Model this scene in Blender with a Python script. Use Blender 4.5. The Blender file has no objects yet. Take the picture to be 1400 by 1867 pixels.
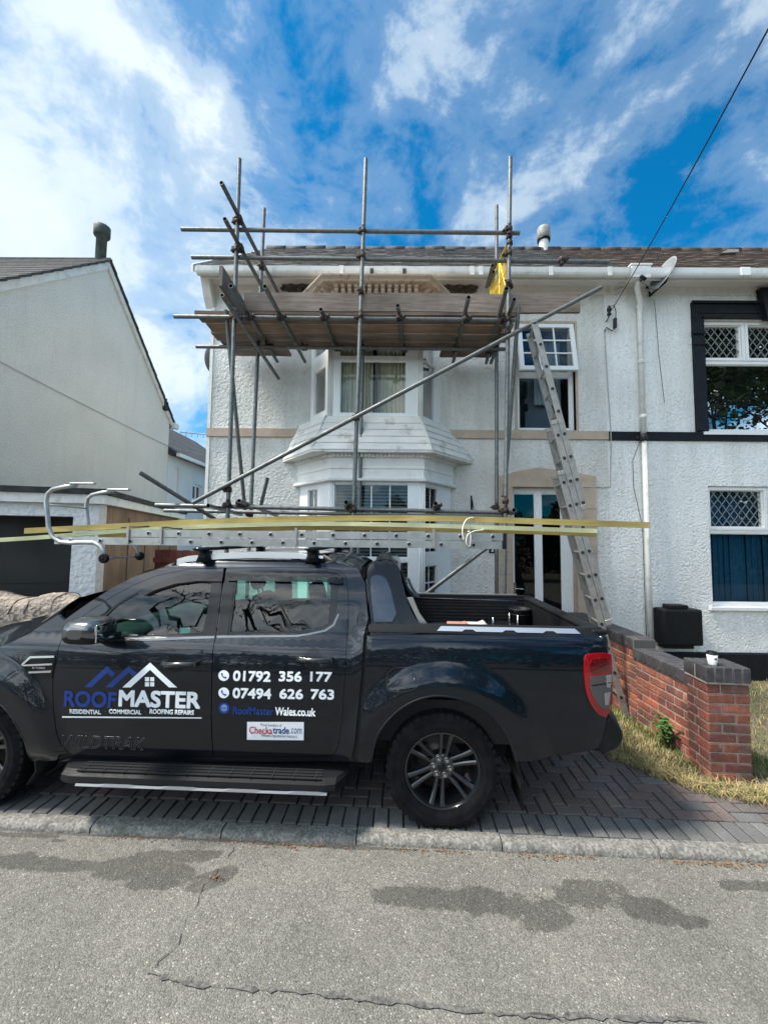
import bpy, math, random
from mathutils import Vector, Matrix
from mathutils.geometry import delaunay_2d_cdt
random.seed(7)
S = bpy.context.scene
# ------------------------------------------------------------------ camera
F, CX, CY = 735.0, 700.0, 933.5
YAW, PITCH, ROLL, CH = 0.00788566, 0.06511894, 0.01024067, 1.87
cy_, sy_, cp_, sp_ = math.cos(YAW), math.sin(YAW), math.cos(PITCH), math.sin(PITCH)
FW = Vector((-sy_*cp_, cy_*cp_, sp_)); RT0 = Vector((cy_, sy_, 0)); UP0 = RT0.cross(FW)
RT = RT0*math.cos(ROLL)+UP0*math.sin(ROLL); UPV = -RT0*math.sin(ROLL)+UP0*math.cos(ROLL)
CAM = Vector((0, 0, CH))
cam = bpy.data.objects.new('camera', bpy.data.cameras.new('camera'))
S.collection.objects.link(cam)
m3 = Matrix((RT, UPV, -FW)).transposed()
cam.matrix_world = Matrix.Translation(CAM) @ m3.to_4x4()
cam.data.sensor_fit = 'VERTICAL'; cam.data.sensor_height = 24; cam.data.lens = F/1867*24
cam.data.clip_end = 2000; cam.data.clip_start = 0.05
S.camera = cam

# ------------------------------------------------------------------ sky, sun, exposure
SUN_DIR = Vector((-0.62, -0.10, 1.05)).normalized()
SUN_EL = math.asin(SUN_DIR.z); SUN_AZ = math.atan2(SUN_DIR.x, SUN_DIR.y)
SKY_STRENGTH, SUN_STRENGTH = 0.15, 3.0
CLOUD_LUM = 2.95
W = bpy.data.worlds.new('World'); S.world = W; W.use_nodes = True
S.view_settings.view_transform = 'Standard'; S.view_settings.look = 'None'
S.view_settings.exposure = 1.28; S.view_settings.gamma = 1.0; S.view_settings.use_curve_mapping = False

def nd(nt, t, **kw):
    n = nt.nodes.new(t)
    for k, v in kw.items():
        if k.startswith('i_'): 
            n.inputs[k[2:].replace('_', ' ')].default_value = v
        elif k.startswith('n_'): n.inputs[int(k[2:])].default_value = v
        else: setattr(n, k, v)
    return n
def lk(nt, a, b): nt.links.new(a, b)
def ramp(nt, fac, stops, interp='LINEAR'):
    r = nt.nodes.new('ShaderNodeValToRGB'); r.color_ramp.interpolation = interp
    e = r.color_ramp.elements
    while len(e) < len(stops): e.new(0.5)
    for i, (p, c) in enumerate(stops):
        e[i].position = p; e[i].color = (c if len(c) == 4 else (*c, 1)) if hasattr(c, '__len__') else (c, c, c, 1)
    lk(nt, fac, r.inputs[0]); return r
def mth(nt, op, a, b=None, clamp=False):
    n = nt.nodes.new('ShaderNodeMath'); n.operation = op; n.use_clamp = clamp
    for i, v in enumerate((a, b)):
        if v is None: continue
        if hasattr(v, 'is_linked') or hasattr(v, 'links'): lk(nt, v, n.inputs[i])
        else: n.inputs[i].default_value = v
    return n.outputs[0]
def mixc(nt, f, a, b, mode='MIX'):
    n = nt.nodes.new('ShaderNodeMix'); n.data_type = 'RGBA'; n.blend_type = mode
    for s, v in ((n.inputs[0], f), (n.inputs[6], a), (n.inputs[7], b)):
        if hasattr(v, 'links'): lk(nt, v, s)
        elif hasattr(v, '__len__'): s.default_value = (*v[:3], 1)
        else: s.default_value = v
    return n.outputs[2]

def build_world():
    nt = W.node_tree; nt.nodes.clear()
    out = nd(nt, 'ShaderNodeOutputWorld'); bg = nd(nt, 'ShaderNodeBackground'); bg.inputs[1].default_value = SKY_STRENGTH
    sky = nd(nt, 'ShaderNodeTexSky', sky_type='NISHITA', sun_disc=False, sun_elevation=SUN_EL, sun_rotation=SUN_AZ)
    sky.air_density = 1.0; sky.dust_density = 0.3; sky.ozone_density = 3.0
    tc = nd(nt, 'ShaderNodeTexCoord'); sep = nd(nt, 'ShaderNodeSeparateXYZ'); lk(nt, tc.outputs['Generated'], sep.inputs[0])
    sc = nd(nt, 'ShaderNodeMapping'); sc.inputs['Scale'].default_value = (1.0, 1.0, 1.45); lk(nt, tc.outputs['Generated'], sc.inputs[0])
    def noise(scale, det, rough, dist, off):
        mp = nd(nt, 'ShaderNodeMapping'); mp.inputs['Location'].default_value = off; lk(nt, sc.outputs[0], mp.inputs[0])
        n = nd(nt, 'ShaderNodeTexNoise'); lk(nt, mp.outputs[0], n.inputs['Vector'])
        n.inputs['Scale'].default_value = scale; n.inputs['Detail'].default_value = det
        n.inputs['Roughness'].default_value = rough; n.inputs['Distortion'].default_value = dist
        return n.outputs[0]
    big = noise(1.7, 3, 0.5, 0.2, (3.1, 7.7, 1.0))
    mid = noise(4.2, 9, 0.60, 0.25, (1.3, 4.2, 2.0))
    fine = noise(13.0, 8, 0.65, 0.3, (9.3, 2.2, 4.0))
    u = mth(nt, 'DIVIDE', sep.outputs[0], mth(nt, 'ADD', mth(nt, 'MAXIMUM', sep.outputs[2], 0.0), 0.4))
    side = mth(nt, 'ADD', mth(nt, 'MULTIPLY', u, -0.15), 0.0)
    side = mth(nt, 'MINIMUM', mth(nt, 'MAXIMUM', side, -0.06), 0.12)
    # cloud banks and clear patches in particular quarters of the sky: (direction, cosine radius, amount)
    for (px, py, rad, amt) in ((60, 330, .42, .09), (330, 480, .22, .07), (1390, 400, .17, .17), (1150, 70, .34, .11), (620, 60, .40, -.04), (430, 130, .22, -.05), (900, 150, .2, .05), (1000, 300, .42, -.11), (1330, 250, .20, -.10), (560, 300, .16, -.04), (285, 610, .11, -.14), (310, 690, .12, .10)):
        dv = RT*((px-CX)/F)+UPV*((CY-py)/F)+FW; dv.normalize()
        dt = nd(nt, 'ShaderNodeVectorMath', operation='DISTANCE'); lk(nt, tc.outputs['Generated'], dt.inputs[0]); dt.inputs[1].default_value = dv
        w = mth(nt, 'SUBTRACT', 1.0, mth(nt, 'DIVIDE', dt.outputs['Value'], rad), True)
        side = mth(nt, 'ADD', side, mth(nt, 'MULTIPLY', mth(nt, 'MULTIPLY', w, mth(nt, 'SUBTRACT', 2.0, w)), amt))
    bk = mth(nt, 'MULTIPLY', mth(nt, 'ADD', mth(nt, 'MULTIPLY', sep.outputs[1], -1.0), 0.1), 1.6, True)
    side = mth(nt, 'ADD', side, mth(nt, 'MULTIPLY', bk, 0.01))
    d = mth(nt, 'ADD', mth(nt, 'ADD', mth(nt, 'MULTIPLY', big, 0.50), mth(nt, 'MULTIPLY', mid, 0.68)), mth(nt, 'MULTIPLY', fine, 0.26))
    d = mth(nt, 'ADD', mth(nt, 'ADD', d, side), -0.05)
    cov = ramp(nt, d, [(0.55, 0.0), (0.66, 0.18), (0.76, 0.58), (0.88, 0.98)], 'EASE')
    shade = ramp(nt, mid, [(0.3, (0.76, 0.84, 0.95)), (0.62, (1.0, 1.0, 1.0))])
    cl = mixc(nt, 1.0, shade.outputs[0], (CLOUD_LUM*0.86, CLOUD_LUM*0.97, CLOUD_LUM*1.02), 'MULTIPLY')
    gain = mth(nt, 'ADD', 1.0, mth(nt, 'MULTIPLY', bk, 2.9)); vm = nd(nt, 'ShaderNodeVectorMath', operation='SCALE'); lk(nt, cl, vm.inputs[0]); lk(nt, gain, vm.inputs['Scale']); cl = mixc(nt, bk, vm.outputs[0], mixc(nt, 1.0, vm.outputs[0], (1.1, 1.0, .93), 'MULTIPLY'))  # clouds behind the camera brightened and warmed to throw light on the facade
    skyt = mixc(nt, 1.0, sky.outputs[0], (0.010, 0.365, 0.50), 'MULTIPLY')
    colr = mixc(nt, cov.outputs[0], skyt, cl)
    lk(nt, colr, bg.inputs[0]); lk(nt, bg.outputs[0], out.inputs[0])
build_world()
sun = bpy.data.objects.new('sun', bpy.data.lights.new('sun', 'SUN')); S.collection.objects.link(sun)
sun.data.energy = SUN_STRENGTH; sun.data.angle = math.radians(9); sun.data.color = (1.0, 0.93, 0.83)
sun.rotation_euler = SUN_DIR.to_track_quat('Z', 'Y').to_euler()

# ------------------------------------------------------------------ pixel helpers (photo pixels, 1400 x 1867)
def ray(px, py): return RT*((px-CX)/F)+UPV*((CY-py)/F)+FW
def at(px, py, Y): d = ray(px, py); return CAM+d*(Y/d.y)
def atX(px, py, X): d = ray(px, py); return CAM+d*(X/d.x)
def atZ(px, py, Z): d = ray(px, py); return CAM+d*((Z-CH)/d.z)

# ------------------------------------------------------------------ mesh builder
class MB:
    def __init__(s): s.v = []; s.f = []; s.sm = []; s.mi = []; s.nrm = {}; s.col = None
    def add(s, vs, fs, smooth=False, mi=0):
        b = len(s.v); s.v += [Vector(v) for v in vs]
        for f in fs: s.f.append([b+i for i in f]); s.sm.append(smooth); s.mi.append(mi)
        return b
    def box(s, a, b, mi=0, M=None):
        (x0, y0, z0), (x1, y1, z1) = a, b
        vs = [Vector(p) for p in ((x0,y0,z0),(x1,y0,z0),(x1,y1,z0),(x0,y1,z0),(x0,y0,z1),(x1,y0,z1),(x1,y1,z1),(x0,y1,z1))]
        if M is not None: vs = [M @ v for v in vs]
        s.add(vs, [(0,3,2,1),(4,5,6,7),(0,1,5,4),(1,2,6,5),(2,3,7,6),(3,0,4,7)], False, mi)
    def rbox(s, a, b, r=0.01, M=None, mi=0, n=3, smooth=True):
        # box with rounded edges (rounded rectangle in xz lofted along y with bevelled ends)
        (x0,y0,z0),(x1,y1,z1) = a, b
        r = min(r, (x1-x0)/2*.99, (z1-z0)/2*.99, (y1-y0)/2*.99)
        def ring(ins, y):
            out = []
            rr = max(r-ins, 1e-4) 
            for cx, cz, a0 in ((x1-r, z1-r, 0), (x0+r, z1-r, 90), (x0+r, z0+r, 180), (x1-r, z0+r, 270)):
                for k in range(n+1):
                    t = math.radians(a0+90*k/n); out.append((cx+rr*math.cos(t), y, cz+rr*math.sin(t)))
            return out
        rings = []
        for k in range(n+1):
            t = math.pi/2*k/n; rings.append(ring(r*(1-math.sin(t)), y0+r*(1-math.cos(t))))
        for k in range(n, -1, -1):
            t = math.pi/2*k/n; rings.append(ring(r*(1-math.sin(t)), y1-r*(1-math.cos(t))))
        s.loft(rings, True, True, M, mi, smooth)
    def loft(s, rings, closed=True, cap=True, M=None, mi=0, smooth=True):
        vs = [Vector(p) for r in rings for p in r]
        if M is not None: vs = [M @ v for v in vs]
        n = len(rings[0]); fs = []
        for i in range(len(rings)-1):
            for j in range(n if closed else n-1):
                k = (j+1) % n; fs.append((i*n+j, i*n+k, (i+1)*n+k, (i+1)*n+j))
        s.add(vs, fs, smooth, mi)
        if cap:
            b = len(s.v)-len(vs)
            s.f.append([b+i for i in range(n-1, -1, -1)]); s.sm.append(False); s.mi.append(mi)
            s.f.append([b+(len(rings)-1)*n+i for i in range(n)]); s.sm.append(False); s.mi.append(mi)
    def tube(s, pts, r, n=10, cap=True, mi=0, rs=None):
        pts = [Vector(p) for p in pts]; rings = []; up = None
        for i, p in enumerate(pts):
            a = pts[max(i-1, 0)]; b = pts[min(i+1, len(pts)-1)]; t = (b-a).normalized()
            if up is None: up = Vector((0, 0, 1)) if abs(t.z) < .9 else Vector((1, 0, 0))
            x = up.cross(t).normalized(); y = t.cross(x); up = y
            rr = rs[i] if rs else r
            rings.append([p+(x*math.cos(2*math.pi*k/n)+y*math.sin(2*math.pi*k/n))*rr for k in range(n)])
        s.loft(rings, True, cap, None, mi, True)
    def hollow(s, a, b, r, t=0.004, n=14, mi=0, mi_in=0):
        # open scaffold tube with visible bore at both ends
        a, b = Vector(a), Vector(b); d = (b-a).normalized()
        s.tube([a, b], r, n, False, mi)
        up = Vector((0, 0, 1)) if abs(d.z) < .9 else Vector((1, 0, 0)); x = up.cross(d).normalized(); y = d.cross(x)
        for e, sg in ((a, 1), (b, -1)):
            R = []
            for rr, off in ((r, 0), (r-t, 0), (r-t, .12)):
                R.append([e+d*sg*off+(x*math.cos(2*math.pi*k/n)+y*math.sin(2*math.pi*k/n))*rr for k in range(n)])
            s.loft(R[:2], True, False, None, mi, False); s.loft(R[1:], True, False, None, mi_in, True)
            s.add(R[2], [list(range(n))], False, mi_in)
    def lathe(s, prof, n=32, M=None, mi=0, smooth=True, closed=False):
        rings = []
        for i in range(n):
            t = 2*math.pi*i/n
            rings.append([(r*math.cos(t), y, r*math.sin(t)) for r, y in prof])
        vs = [Vector(p) for r in rings for p in r]
        if M is not None: vs = [M @ v for v in vs]
        m = len(prof); fs = []
        for i in range(n):
            j = (i+1) % n
            for k in range(m if closed else m-1):
                l = (k+1) % m; fs.append((i*m+k, i*m+l, j*m+l, j*m+k))
        s.add(vs, fs, smooth, mi)
    def prism(s, poly, a, b, axis='y', M=None, mi=0):
        # extrude a 2D polygon between a and b along axis
        def P(u, v, w): return {'y': (u, w, v), 'x': (w, u, v), 'z': (u, v, w)}[axis]
        n = len(poly); vs = [Vector(P(u, v, a)) for u, v in poly]+[Vector(P(u, v, b)) for u, v in poly]
        if M is not None: vs = [M @ v for v in vs]
        s.add(vs, [list(range(n))[::-1], [n+i for i in range(n)]]+[(i, (i+1) % n, n+(i+1) % n, n+i) for i in range(n)], False, mi)
    def build(s, name, mats, parent=None, local=False, norm=True, sharp=None):
        me = bpy.data.meshes.new(name)
        off = Matrix.Identity(4)
        if parent is not None and not local: off = PW[parent.name].inverted()
        me.from_pydata([tuple(off @ v) for v in s.v], [], s.f)
        me.polygons.foreach_set('use_smooth', s.sm); me.polygons.foreach_set('material_index', s.mi)
        for m in (mats if isinstance(mats, (list, tuple)) else [mats]): me.materials.append(m)
        if s.col is not None:
            ca = me.color_attributes.new('Col', 'FLOAT_COLOR', 'CORNER'); k = 0
            for fi, f in enumerate(s.f):
                for _ in f: ca.data[k].color = (*s.col[fi], 1); k += 1
        if s.nrm:
            me.validate(clean_customdata=False)
            rot = off.to_3x3().normalized() if off else None
            me.update(); ns = []
            for i, v in enumerate(me.vertices):
                nn = s.nrm.get(i); ns.append((rot @ nn) if nn is not None else Vector((0, 0, 0)))
            me.normals_split_custom_set_from_vertices([tuple(n) for n in ns])
        elif norm:
            import bmesh
            bm = bmesh.new(); bm.from_mesh(me); bmesh.ops.recalc_face_normals(bm, faces=bm.faces); bm.to_mesh(me); bm.free()
            if sharp is not None: me.set_sharp_from_angle(angle=math.radians(sharp))
        o = bpy.data.objects.new(name, me); S.collection.objects.link(o)
        if parent is not None: o.parent = parent; PW[o.name] = PW[parent.name]
        else: PW[o.name] = Matrix.Identity(4)
        return o
PW = {}
def build_loose(mb, name, mats, parent, local=False, tol=.012):
    """build every separate piece of mb as an object of its own"""
    n = len(mb.v); par = list(range(n))
    def find(i):
        while par[i] != i: par[i] = par[par[i]]; i = par[i]
        return i
    for f in mb.f:
        for i in f[1:]: par[find(i)] = find(f[0])
    comp = {}
    for k, f in enumerate(mb.f): comp.setdefault(find(f[0]), []).append(k)
    items = []
    for fs in comp.values():
        vs = {i for k in fs for i in mb.f[k]}; lo = [min(mb.v[i][a] for i in vs)-tol for a in range(3)]; hi = [max(mb.v[i][a] for i in vs)+tol for a in range(3)]; items.append([lo, hi, fs])
    merged = True
    while merged:
        merged = False
        for i in range(len(items)):
            for j in range(i+1, len(items)):
                A, B = items[i], items[j]
                if all(A[0][a] <= B[1][a] and B[0][a] <= A[1][a] for a in range(3)):
                    A[0] = [min(A[0][a], B[0][a]) for a in range(3)]; A[1] = [max(A[1][a], B[1][a]) for a in range(3)]; A[2] += B[2]; items.pop(j); merged = True; break
            if merged: break
    out = []
    for lo, hi, fs in items:
        m2 = MB(); mp = {}
        for k in fs:
            q = []
            for i in mb.f[k]:
                if i not in mp: mp[i] = len(m2.v); m2.v.append(mb.v[i])
                q.append(mp[i])
            m2.f.append(q); m2.sm.append(mb.sm[k]); m2.mi.append(mb.mi[k])
        out.append(m2.build(name, mats, parent, local))
    return out
def tag(o, label=None, cat=None, group=None, kind=None):
    if label: o['label'] = label
    if cat: o['category'] = cat
    if group: o['group'] = group
    if kind: o['kind'] = kind
    return o
def thing(name, label, cat, loc=(0, 0, 0), rz=0.0, group=None):
    o = bpy.data.objects.new(name, None); S.collection.objects.link(o); o.empty_display_size = .2
    o.location = loc; o.rotation_euler = (0, 0, rz)
    PW[o.name] = Matrix.Translation(Vector(loc)) @ Matrix.Rotation(rz, 4, 'Z')
    return tag(o, label, cat, group)
def rebase(o):
    # move a single-mesh thing's origin to its own base
    vs = [v.co for v in o.data.vertices]; c = sum(vs, Vector())/len(vs); c.z = min(v.z for v in vs)
    o.data.transform(Matrix.Translation(-c)); o.location = c; return o

# ------------------------------------------------------------------ materials
def mat(name, col=(.5,.5,.5), rough=.6, metal=0.0, coat=0.0, var=0.0, vscale=8, bump=0.0, bscale=40, spec=.5, dark=None, coords='Object', detail=6, bdist=.01, dmix=(.45,.65), dscale=3):
    m = bpy.data.materials.new(name); m.use_nodes = True; nt = m.node_tree; b = nt.nodes['Principled BSDF']
    b.inputs['Base Color'].default_value = (*col, 1); b.inputs['Roughness'].default_value = rough
    b.inputs['Metallic'].default_value = metal; b.inputs['Coat Weight'].default_value = coat; b.inputs['Coat Roughness'].default_value = .03
    b.inputs['Specular IOR Level'].default_value = spec
    tc = nd(nt, 'ShaderNodeTexCoord'); co = tc.outputs[coords]
    cur = None
    if var:
        n = nd(nt, 'ShaderNodeTexNoise'); lk(nt, co, n.inputs['Vector']); n.inputs['Scale'].default_value = vscale; n.inputs['Detail'].default_value = detail
        r = ramp(nt, n.outputs[0], [(.3, tuple(c*(1-var) for c in col)), (.7, tuple(min(c*(1+var), 1) for c in col))]); cur = r.outputs[0]
        rr = ramp(nt, n.outputs[0], [(.3, min(rough*1.15, 1)), (.7, rough*.85)]); lk(nt, rr.outputs[0], b.inputs['Roughness'])
    if dark:
        n = nd(nt, 'ShaderNodeTexNoise'); lk(nt, co, n.inputs['Vector']); n.inputs['Scale'].default_value = dscale; n.inputs['Detail'].default_value = 9; n.inputs['Roughness'].default_value = .68
        r = ramp(nt, n.outputs[0], [(dmix[0], 0.0), (dmix[1], 1.0)]); cur = mixc(nt, r.outputs[0], cur if cur else col, dark)
    if cur: lk(nt, cur, b.inputs['Base Color'])
    if bump:
        n = nd(nt, 'ShaderNodeTexNoise'); lk(nt, co, n.inputs['Vector']); n.inputs['Scale'].default_value = bscale; n.inputs['Detail'].default_value = 5
        bp = nd(nt, 'ShaderNodeBump'); bp.inputs['Strength'].default_value = bump; bp.inputs['Distance'].default_value = bdist; lk(nt, n.outputs[0], bp.inputs['Height']); lk(nt, bp.outputs[0], b.inputs['Normal'])
    return m
def m_render(name, col, grime, scale=26, strength=1.0, streak=.25, gs=(.5,.75)):
    """roughcast: lumpy thrown render under paint, with grime of its own"""
    m = bpy.data.materials.new(name); m.use_nodes = True; nt = m.node_tree; b = nt.nodes['Principled BSDF']
    b.inputs['Roughness'].default_value = .85; b.inputs['Specular IOR Level'].default_value = .25
    tc = nd(nt, 'ShaderNodeTexCoord'); co = tc.outputs['Object']
    n1 = nd(nt, 'ShaderNodeTexNoise'); lk(nt, co, n1.inputs[0]); n1.inputs['Scale'].default_value = scale; n1.inputs['Detail'].default_value = 3; n1.inputs['Distortion'].default_value = .6
    n2 = nd(nt, 'ShaderNodeTexVoronoi'); n2.feature = 'SMOOTH_F1'; lk(nt, co, n2.inputs[0]); n2.inputs['Scale'].default_value = scale*1.3
    h = mth(nt, 'SUBTRACT', n1.outputs[0], mth(nt, 'MULTIPLY', n2.outputs[0], .35))
    bp = nd(nt, 'ShaderNodeBump'); bp.inputs['Strength'].default_value = strength; bp.inputs['Distance'].default_value = .022; lk(nt, h, bp.inputs['Height']); lk(nt, bp.outputs[0], b.inputs['Normal'])
    mp = nd(nt, 'ShaderNodeMapping'); mp.inputs['Scale'].default_value = (5, 5, .5); lk(nt, co, mp.inputs[0])
    n3 = nd(nt, 'ShaderNodeTexNoise'); lk(nt, mp.outputs[0], n3.inputs[0]); n3.inputs['Scale'].default_value = 1; n3.inputs['Detail'].default_value = 8; n3.inputs['Roughness'].default_value = .65
    g = ramp(nt, n3.outputs[0], [(gs[0], 0.0), (gs[1], streak)])
    n4 = nd(nt, 'ShaderNodeTexNoise'); lk(nt, co, n4.inputs[0]); n4.inputs['Scale'].default_value = .9; n4.inputs['Detail'].default_value = 6
    g2 = ramp(nt, n4.outputs[0], [(.4, 0.0), (.75, streak*1.2)])
    # darker tone of the wall colour in the hollows of the render
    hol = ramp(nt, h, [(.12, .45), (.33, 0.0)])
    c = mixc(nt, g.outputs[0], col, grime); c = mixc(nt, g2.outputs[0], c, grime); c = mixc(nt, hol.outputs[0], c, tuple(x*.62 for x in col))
    lk(nt, c, b.inputs['Base Color']); return m
def m_glass(name, tint=(.5,.6,.6), refl=1.0, rough=0.0, wave=.0):
    m = bpy.data.materials.new(name); m.use_nodes = True; nt = m.node_tree; nt.nodes.clear()
    out = nd(nt, 'ShaderNodeOutputMaterial'); tr = nd(nt, 'ShaderNodeBsdfTransparent'); gl = nd(nt, 'ShaderNodeBsdfGlossy')
    tr.inputs[0].default_value = (*tint, 1); gl.inputs['Roughness'].default_value = rough; gl.inputs[0].default_value = (1, 1, 1, 1)
    fr = nd(nt, 'ShaderNodeFresnel'); fr.inputs[0].default_value = 1.52
    f = mth(nt, 'MULTIPLY', fr.outputs[0], refl, True)
    mx = nd(nt, 'ShaderNodeMixShader'); lk(nt, f, mx.inputs[0]); lk(nt, tr.outputs[0], mx.inputs[1]); lk(nt, gl.outputs[0], mx.inputs[2]); lk(nt, mx.outputs[0], out.inputs[0])
    if wave:
        tc = nd(nt, 'ShaderNodeTexCoord'); n = nd(nt, 'ShaderNodeTexNoise'); lk(nt, tc.outputs['Object'], n.inputs[0]); n.inputs['Scale'].default_value = 2.2; n.inputs['Detail'].default_value = 1
        bp = nd(nt, 'ShaderNodeBump'); bp.inputs['Strength'].default_value = wave; bp.inputs['Distance'].default_value = .02; lk(nt, n.outputs[0], bp.inputs['Height']); lk(nt, bp.outputs[0], gl.inputs['Normal'])
    return m
def m_wood(name, c1, c2, axis=0, scale=1.0, rough=.8, bump=.35):
    m = bpy.data.materials.new(name); m.use_nodes = True; nt = m.node_tree; b = nt.nodes['Principled BSDF']; b.inputs['Roughness'].default_value = rough
    b.inputs['Specular IOR Level'].default_value = .25
    tc = nd(nt, 'ShaderNodeTexCoord'); mp = nd(nt, 'ShaderNodeMapping'); lk(nt, tc.outputs['Object'], mp.inputs[0])
    sc = [22*scale]*3; sc[axis] = 1.3*scale; mp.inputs['Scale'].default_value = sc
    n = nd(nt, 'ShaderNodeTexNoise'); lk(nt, mp.outputs[0], n.inputs[0]); n.inputs['Scale'].default_value = 2.2; n.inputs['Detail'].default_value = 8; n.inputs['Roughness'].default_value = .7; n.inputs['Distortion'].default_value = .5
    n2 = nd(nt, 'ShaderNodeTexNoise'); lk(nt, tc.outputs['Object'], n2.inputs[0]); n2.inputs['Scale'].default_value = 2.1; n2.inputs['Detail'].default_value = 6
    r = ramp(nt, n.outputs[0], [(.3, c1), (.7, c2)]); r2 = ramp(nt, n2.outputs[0], [(.3, .6), (.7, 1.15)])
    c = mixc(nt, 1.0, r.outputs[0], r2.outputs[0], 'MULTIPLY'); lk(nt, c, b.inputs['Base Color'])
    bp = nd(nt, 'ShaderNodeBump'); bp.inputs['Strength'].default_value = bump; bp.inputs['Distance'].default_value = .004; lk(nt, n.outputs[0], bp.inputs['Height']); lk(nt, bp.outputs[0], b.inputs['Normal'])
    return m
M = {}
M['white_render'] = m_render('white roughcast', (.70,.70,.67), (.42,.40,.35), 26, .9, .5, (.44,.72))
M['white_render_right'] = m_render('bright white roughcast', (.80,.81,.80), (.50,.50,.45), 30, .9, .42, (.44,.72))
M['pebble_grey'] = m_render('grey pebbledash', (.80,.79,.73), (.50,.49,.44), 60, 1.0, .25, (.5,.78))
M['white_paint'] = mat('white paint', (.74,.73,.70), .6, var=.06, vscale=3, dark=(.45,.43,.38), dmix=(.56,.8), dscale=5)
M['upvc'] = mat('white upvc', (.76,.77,.76), .32, var=.04, vscale=4, dark=(.5,.49,.45), dmix=(.58,.85), dscale=4)
M['upvc_aged'] = mat('weathered white upvc', (.70,.69,.65), .4, var=.07, vscale=6, dark=(.36,.34,.30), dmix=(.52,.78), dscale=7)
M['buff'] = mat('buff masonry paint', (.42,.33,.25), .75, var=.1, vscale=5, bump=.3, bscale=60, dark=(.30,.25,.2), dmix=(.55,.8), dscale=6)
M['cream_stone'] = mat('cream moulded stone', (.55,.46,.37), .8, var=.12, vscale=9, bump=.3, bscale=50, dark=(.22,.15,.11), dmix=(.5,.7), dscale=9)
M['black_paint'] = mat('black masonry paint', (.007,.008,.011), .55, spec=.25, var=.3, vscale=9, bump=.2, bscale=60)
M['black_plastic'] = mat('black plastic', (.009,.010,.011), .5, var=.15, vscale=14, spec=.22)
M['rubber'] = mat('tyre rubber', (.010,.010,.011), .85, var=.3, vscale=12, spec=.18, bump=.2, bscale=90, bdist=.003)
M['dark_trim'] = mat('gloss black trim', (.006,.007,.009), .14, spec=.35)
M['galv'] = mat('galvanised steel', (.15,.158,.155), .5, metal=.6, var=.22, vscale=22, dark=(.10,.085,.07), dmix=(.55,.78), dscale=13, bump=.1, bscale=60)
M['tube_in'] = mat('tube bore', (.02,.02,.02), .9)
M['coupler'] = mat('rusty coupler steel', (.055,.040,.033), .65, metal=.5, var=.45, vscale=30, bump=.3, bscale=80)
M['alu'] = mat('worn aluminium', (.40,.41,.40), .38, metal=.7, var=.18, vscale=12, dark=(.16,.15,.14), dmix=(.6,.8), dscale=16)
M['alu_dull'] = mat('dull aluminium', (.36,.34,.31), .55, metal=.45, var=.2, vscale=14, dark=(.18,.15,.12), dmix=(.58,.8), dscale=14)
M['chrome'] = mat('chrome', (.62,.63,.64), .1, metal=1.0)
M['satin'] = mat('satin silver', (.55,.56,.57), .28, metal=.85)
M['board'] = m_wood('weathered scaffold board', (.13,.098,.08), (.33,.265,.22), 0)
M['board_a'] = m_wood('darker scaffold board', (.09,.063,.048), (.25,.18,.14), 0)
M['board_b'] = m_wood('browner scaffold board', (.16,.105,.07), (.38,.27,.19), 0)
M['board_y'] = m_wood('weathered scaffold board end', (.13,.105,.09), (.25,.21,.18), 1)
M['batten'] = m_wood('green treated batten', (.30,.235,.065), (.50,.38,.15), 0, .8, .6, .15)
M['batten_pale'] = m_wood('pale sawn batten', (.44,.44,.24), (.62,.64,.40), 0, .8, .6, .15)
M['ply'] = m_wood('stained board', (.20,.135,.085), (.34,.25,.175), 2, .5)
M['yellow'] = mat('yellow painted steel', (.75,.50,.025), .45, var=.1, vscale=10, dark=(.35,.2,.02), dmix=(.6,.8), dscale=20)
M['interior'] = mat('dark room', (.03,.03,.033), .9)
M['seat'] = mat('seat fabric', (.02,.02,.022), .85, var=.2)
M['curtain'] = mat('cream curtain', (.62,.58,.42), .9, var=.05)
M['curtain_white'] = mat('white net curtain', (.55,.62,.70), .9)
M['blind_dark'] = mat('grey slat blind', (.17,.20,.20), .6)
M['blind_blue'] = mat('blue vertical blind', (.01,.14,.26), .7, var=.1, vscale=3)
M['glass'] = m_glass('window glass', (.74,.78,.78), 1.1, 0.0, .04)
M['glass_dark'] = m_glass('dark window glass', (.30,.34,.36), 1.0, 0.0, .05)
M['glass_car'] = m_glass('green tinted car glass', (.46,.74,.68), .95)
M['visor'] = m_glass('smoked acrylic', (.10,.10,.11), .8)
M['red_lens'] = mat('red lens', (.23,.003,.007), .12, coat=.6)
M['clear_lens'] = mat('clear lens', (.26,.27,.27), .15, coat=1, metal=.3)
M['smoke_lens'] = mat('smoked lens', (.05,.05,.055), .15, coat=1)
M['decal_white'] = mat('white vinyl', (.80,.83,.86), .4)
M['decal_blue'] = mat('blue vinyl', (.003,.032,.20), .35)
M['decal_red'] = mat('red print', (.55,.02,.04), .5)
M['decal_navy'] = mat('navy print', (.01,.05,.22), .5)
M['decal_grey'] = mat('grey vinyl', (.075,.085,.095), .35)
M['decal_dot'] = mat('soot print', (.10,.11,.12), .5)
M['mirror_glass'] = mat('mirror', (.8,.8,.8), .02, metal=1)
M['paper_white'] = mat('paper cup', (.78,.78,.76), .6)
M['cable'] = mat('black cable', (.015,.015,.016), .6)
M['cable_grey'] = mat('grey cable', (.36,.36,.34), .6)
M['terracotta'] = mat('brick red timber', (.16,.045,.03), .8, var=.2)
M['rope'] = mat('pale rope', (.62,.60,.52), .8)
M['rubble'] = mat('exposed rubble', (.10,.085,.075), .95, var=.5, vscale=14, bump=1.0, bscale=22, bdist=.05)
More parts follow.
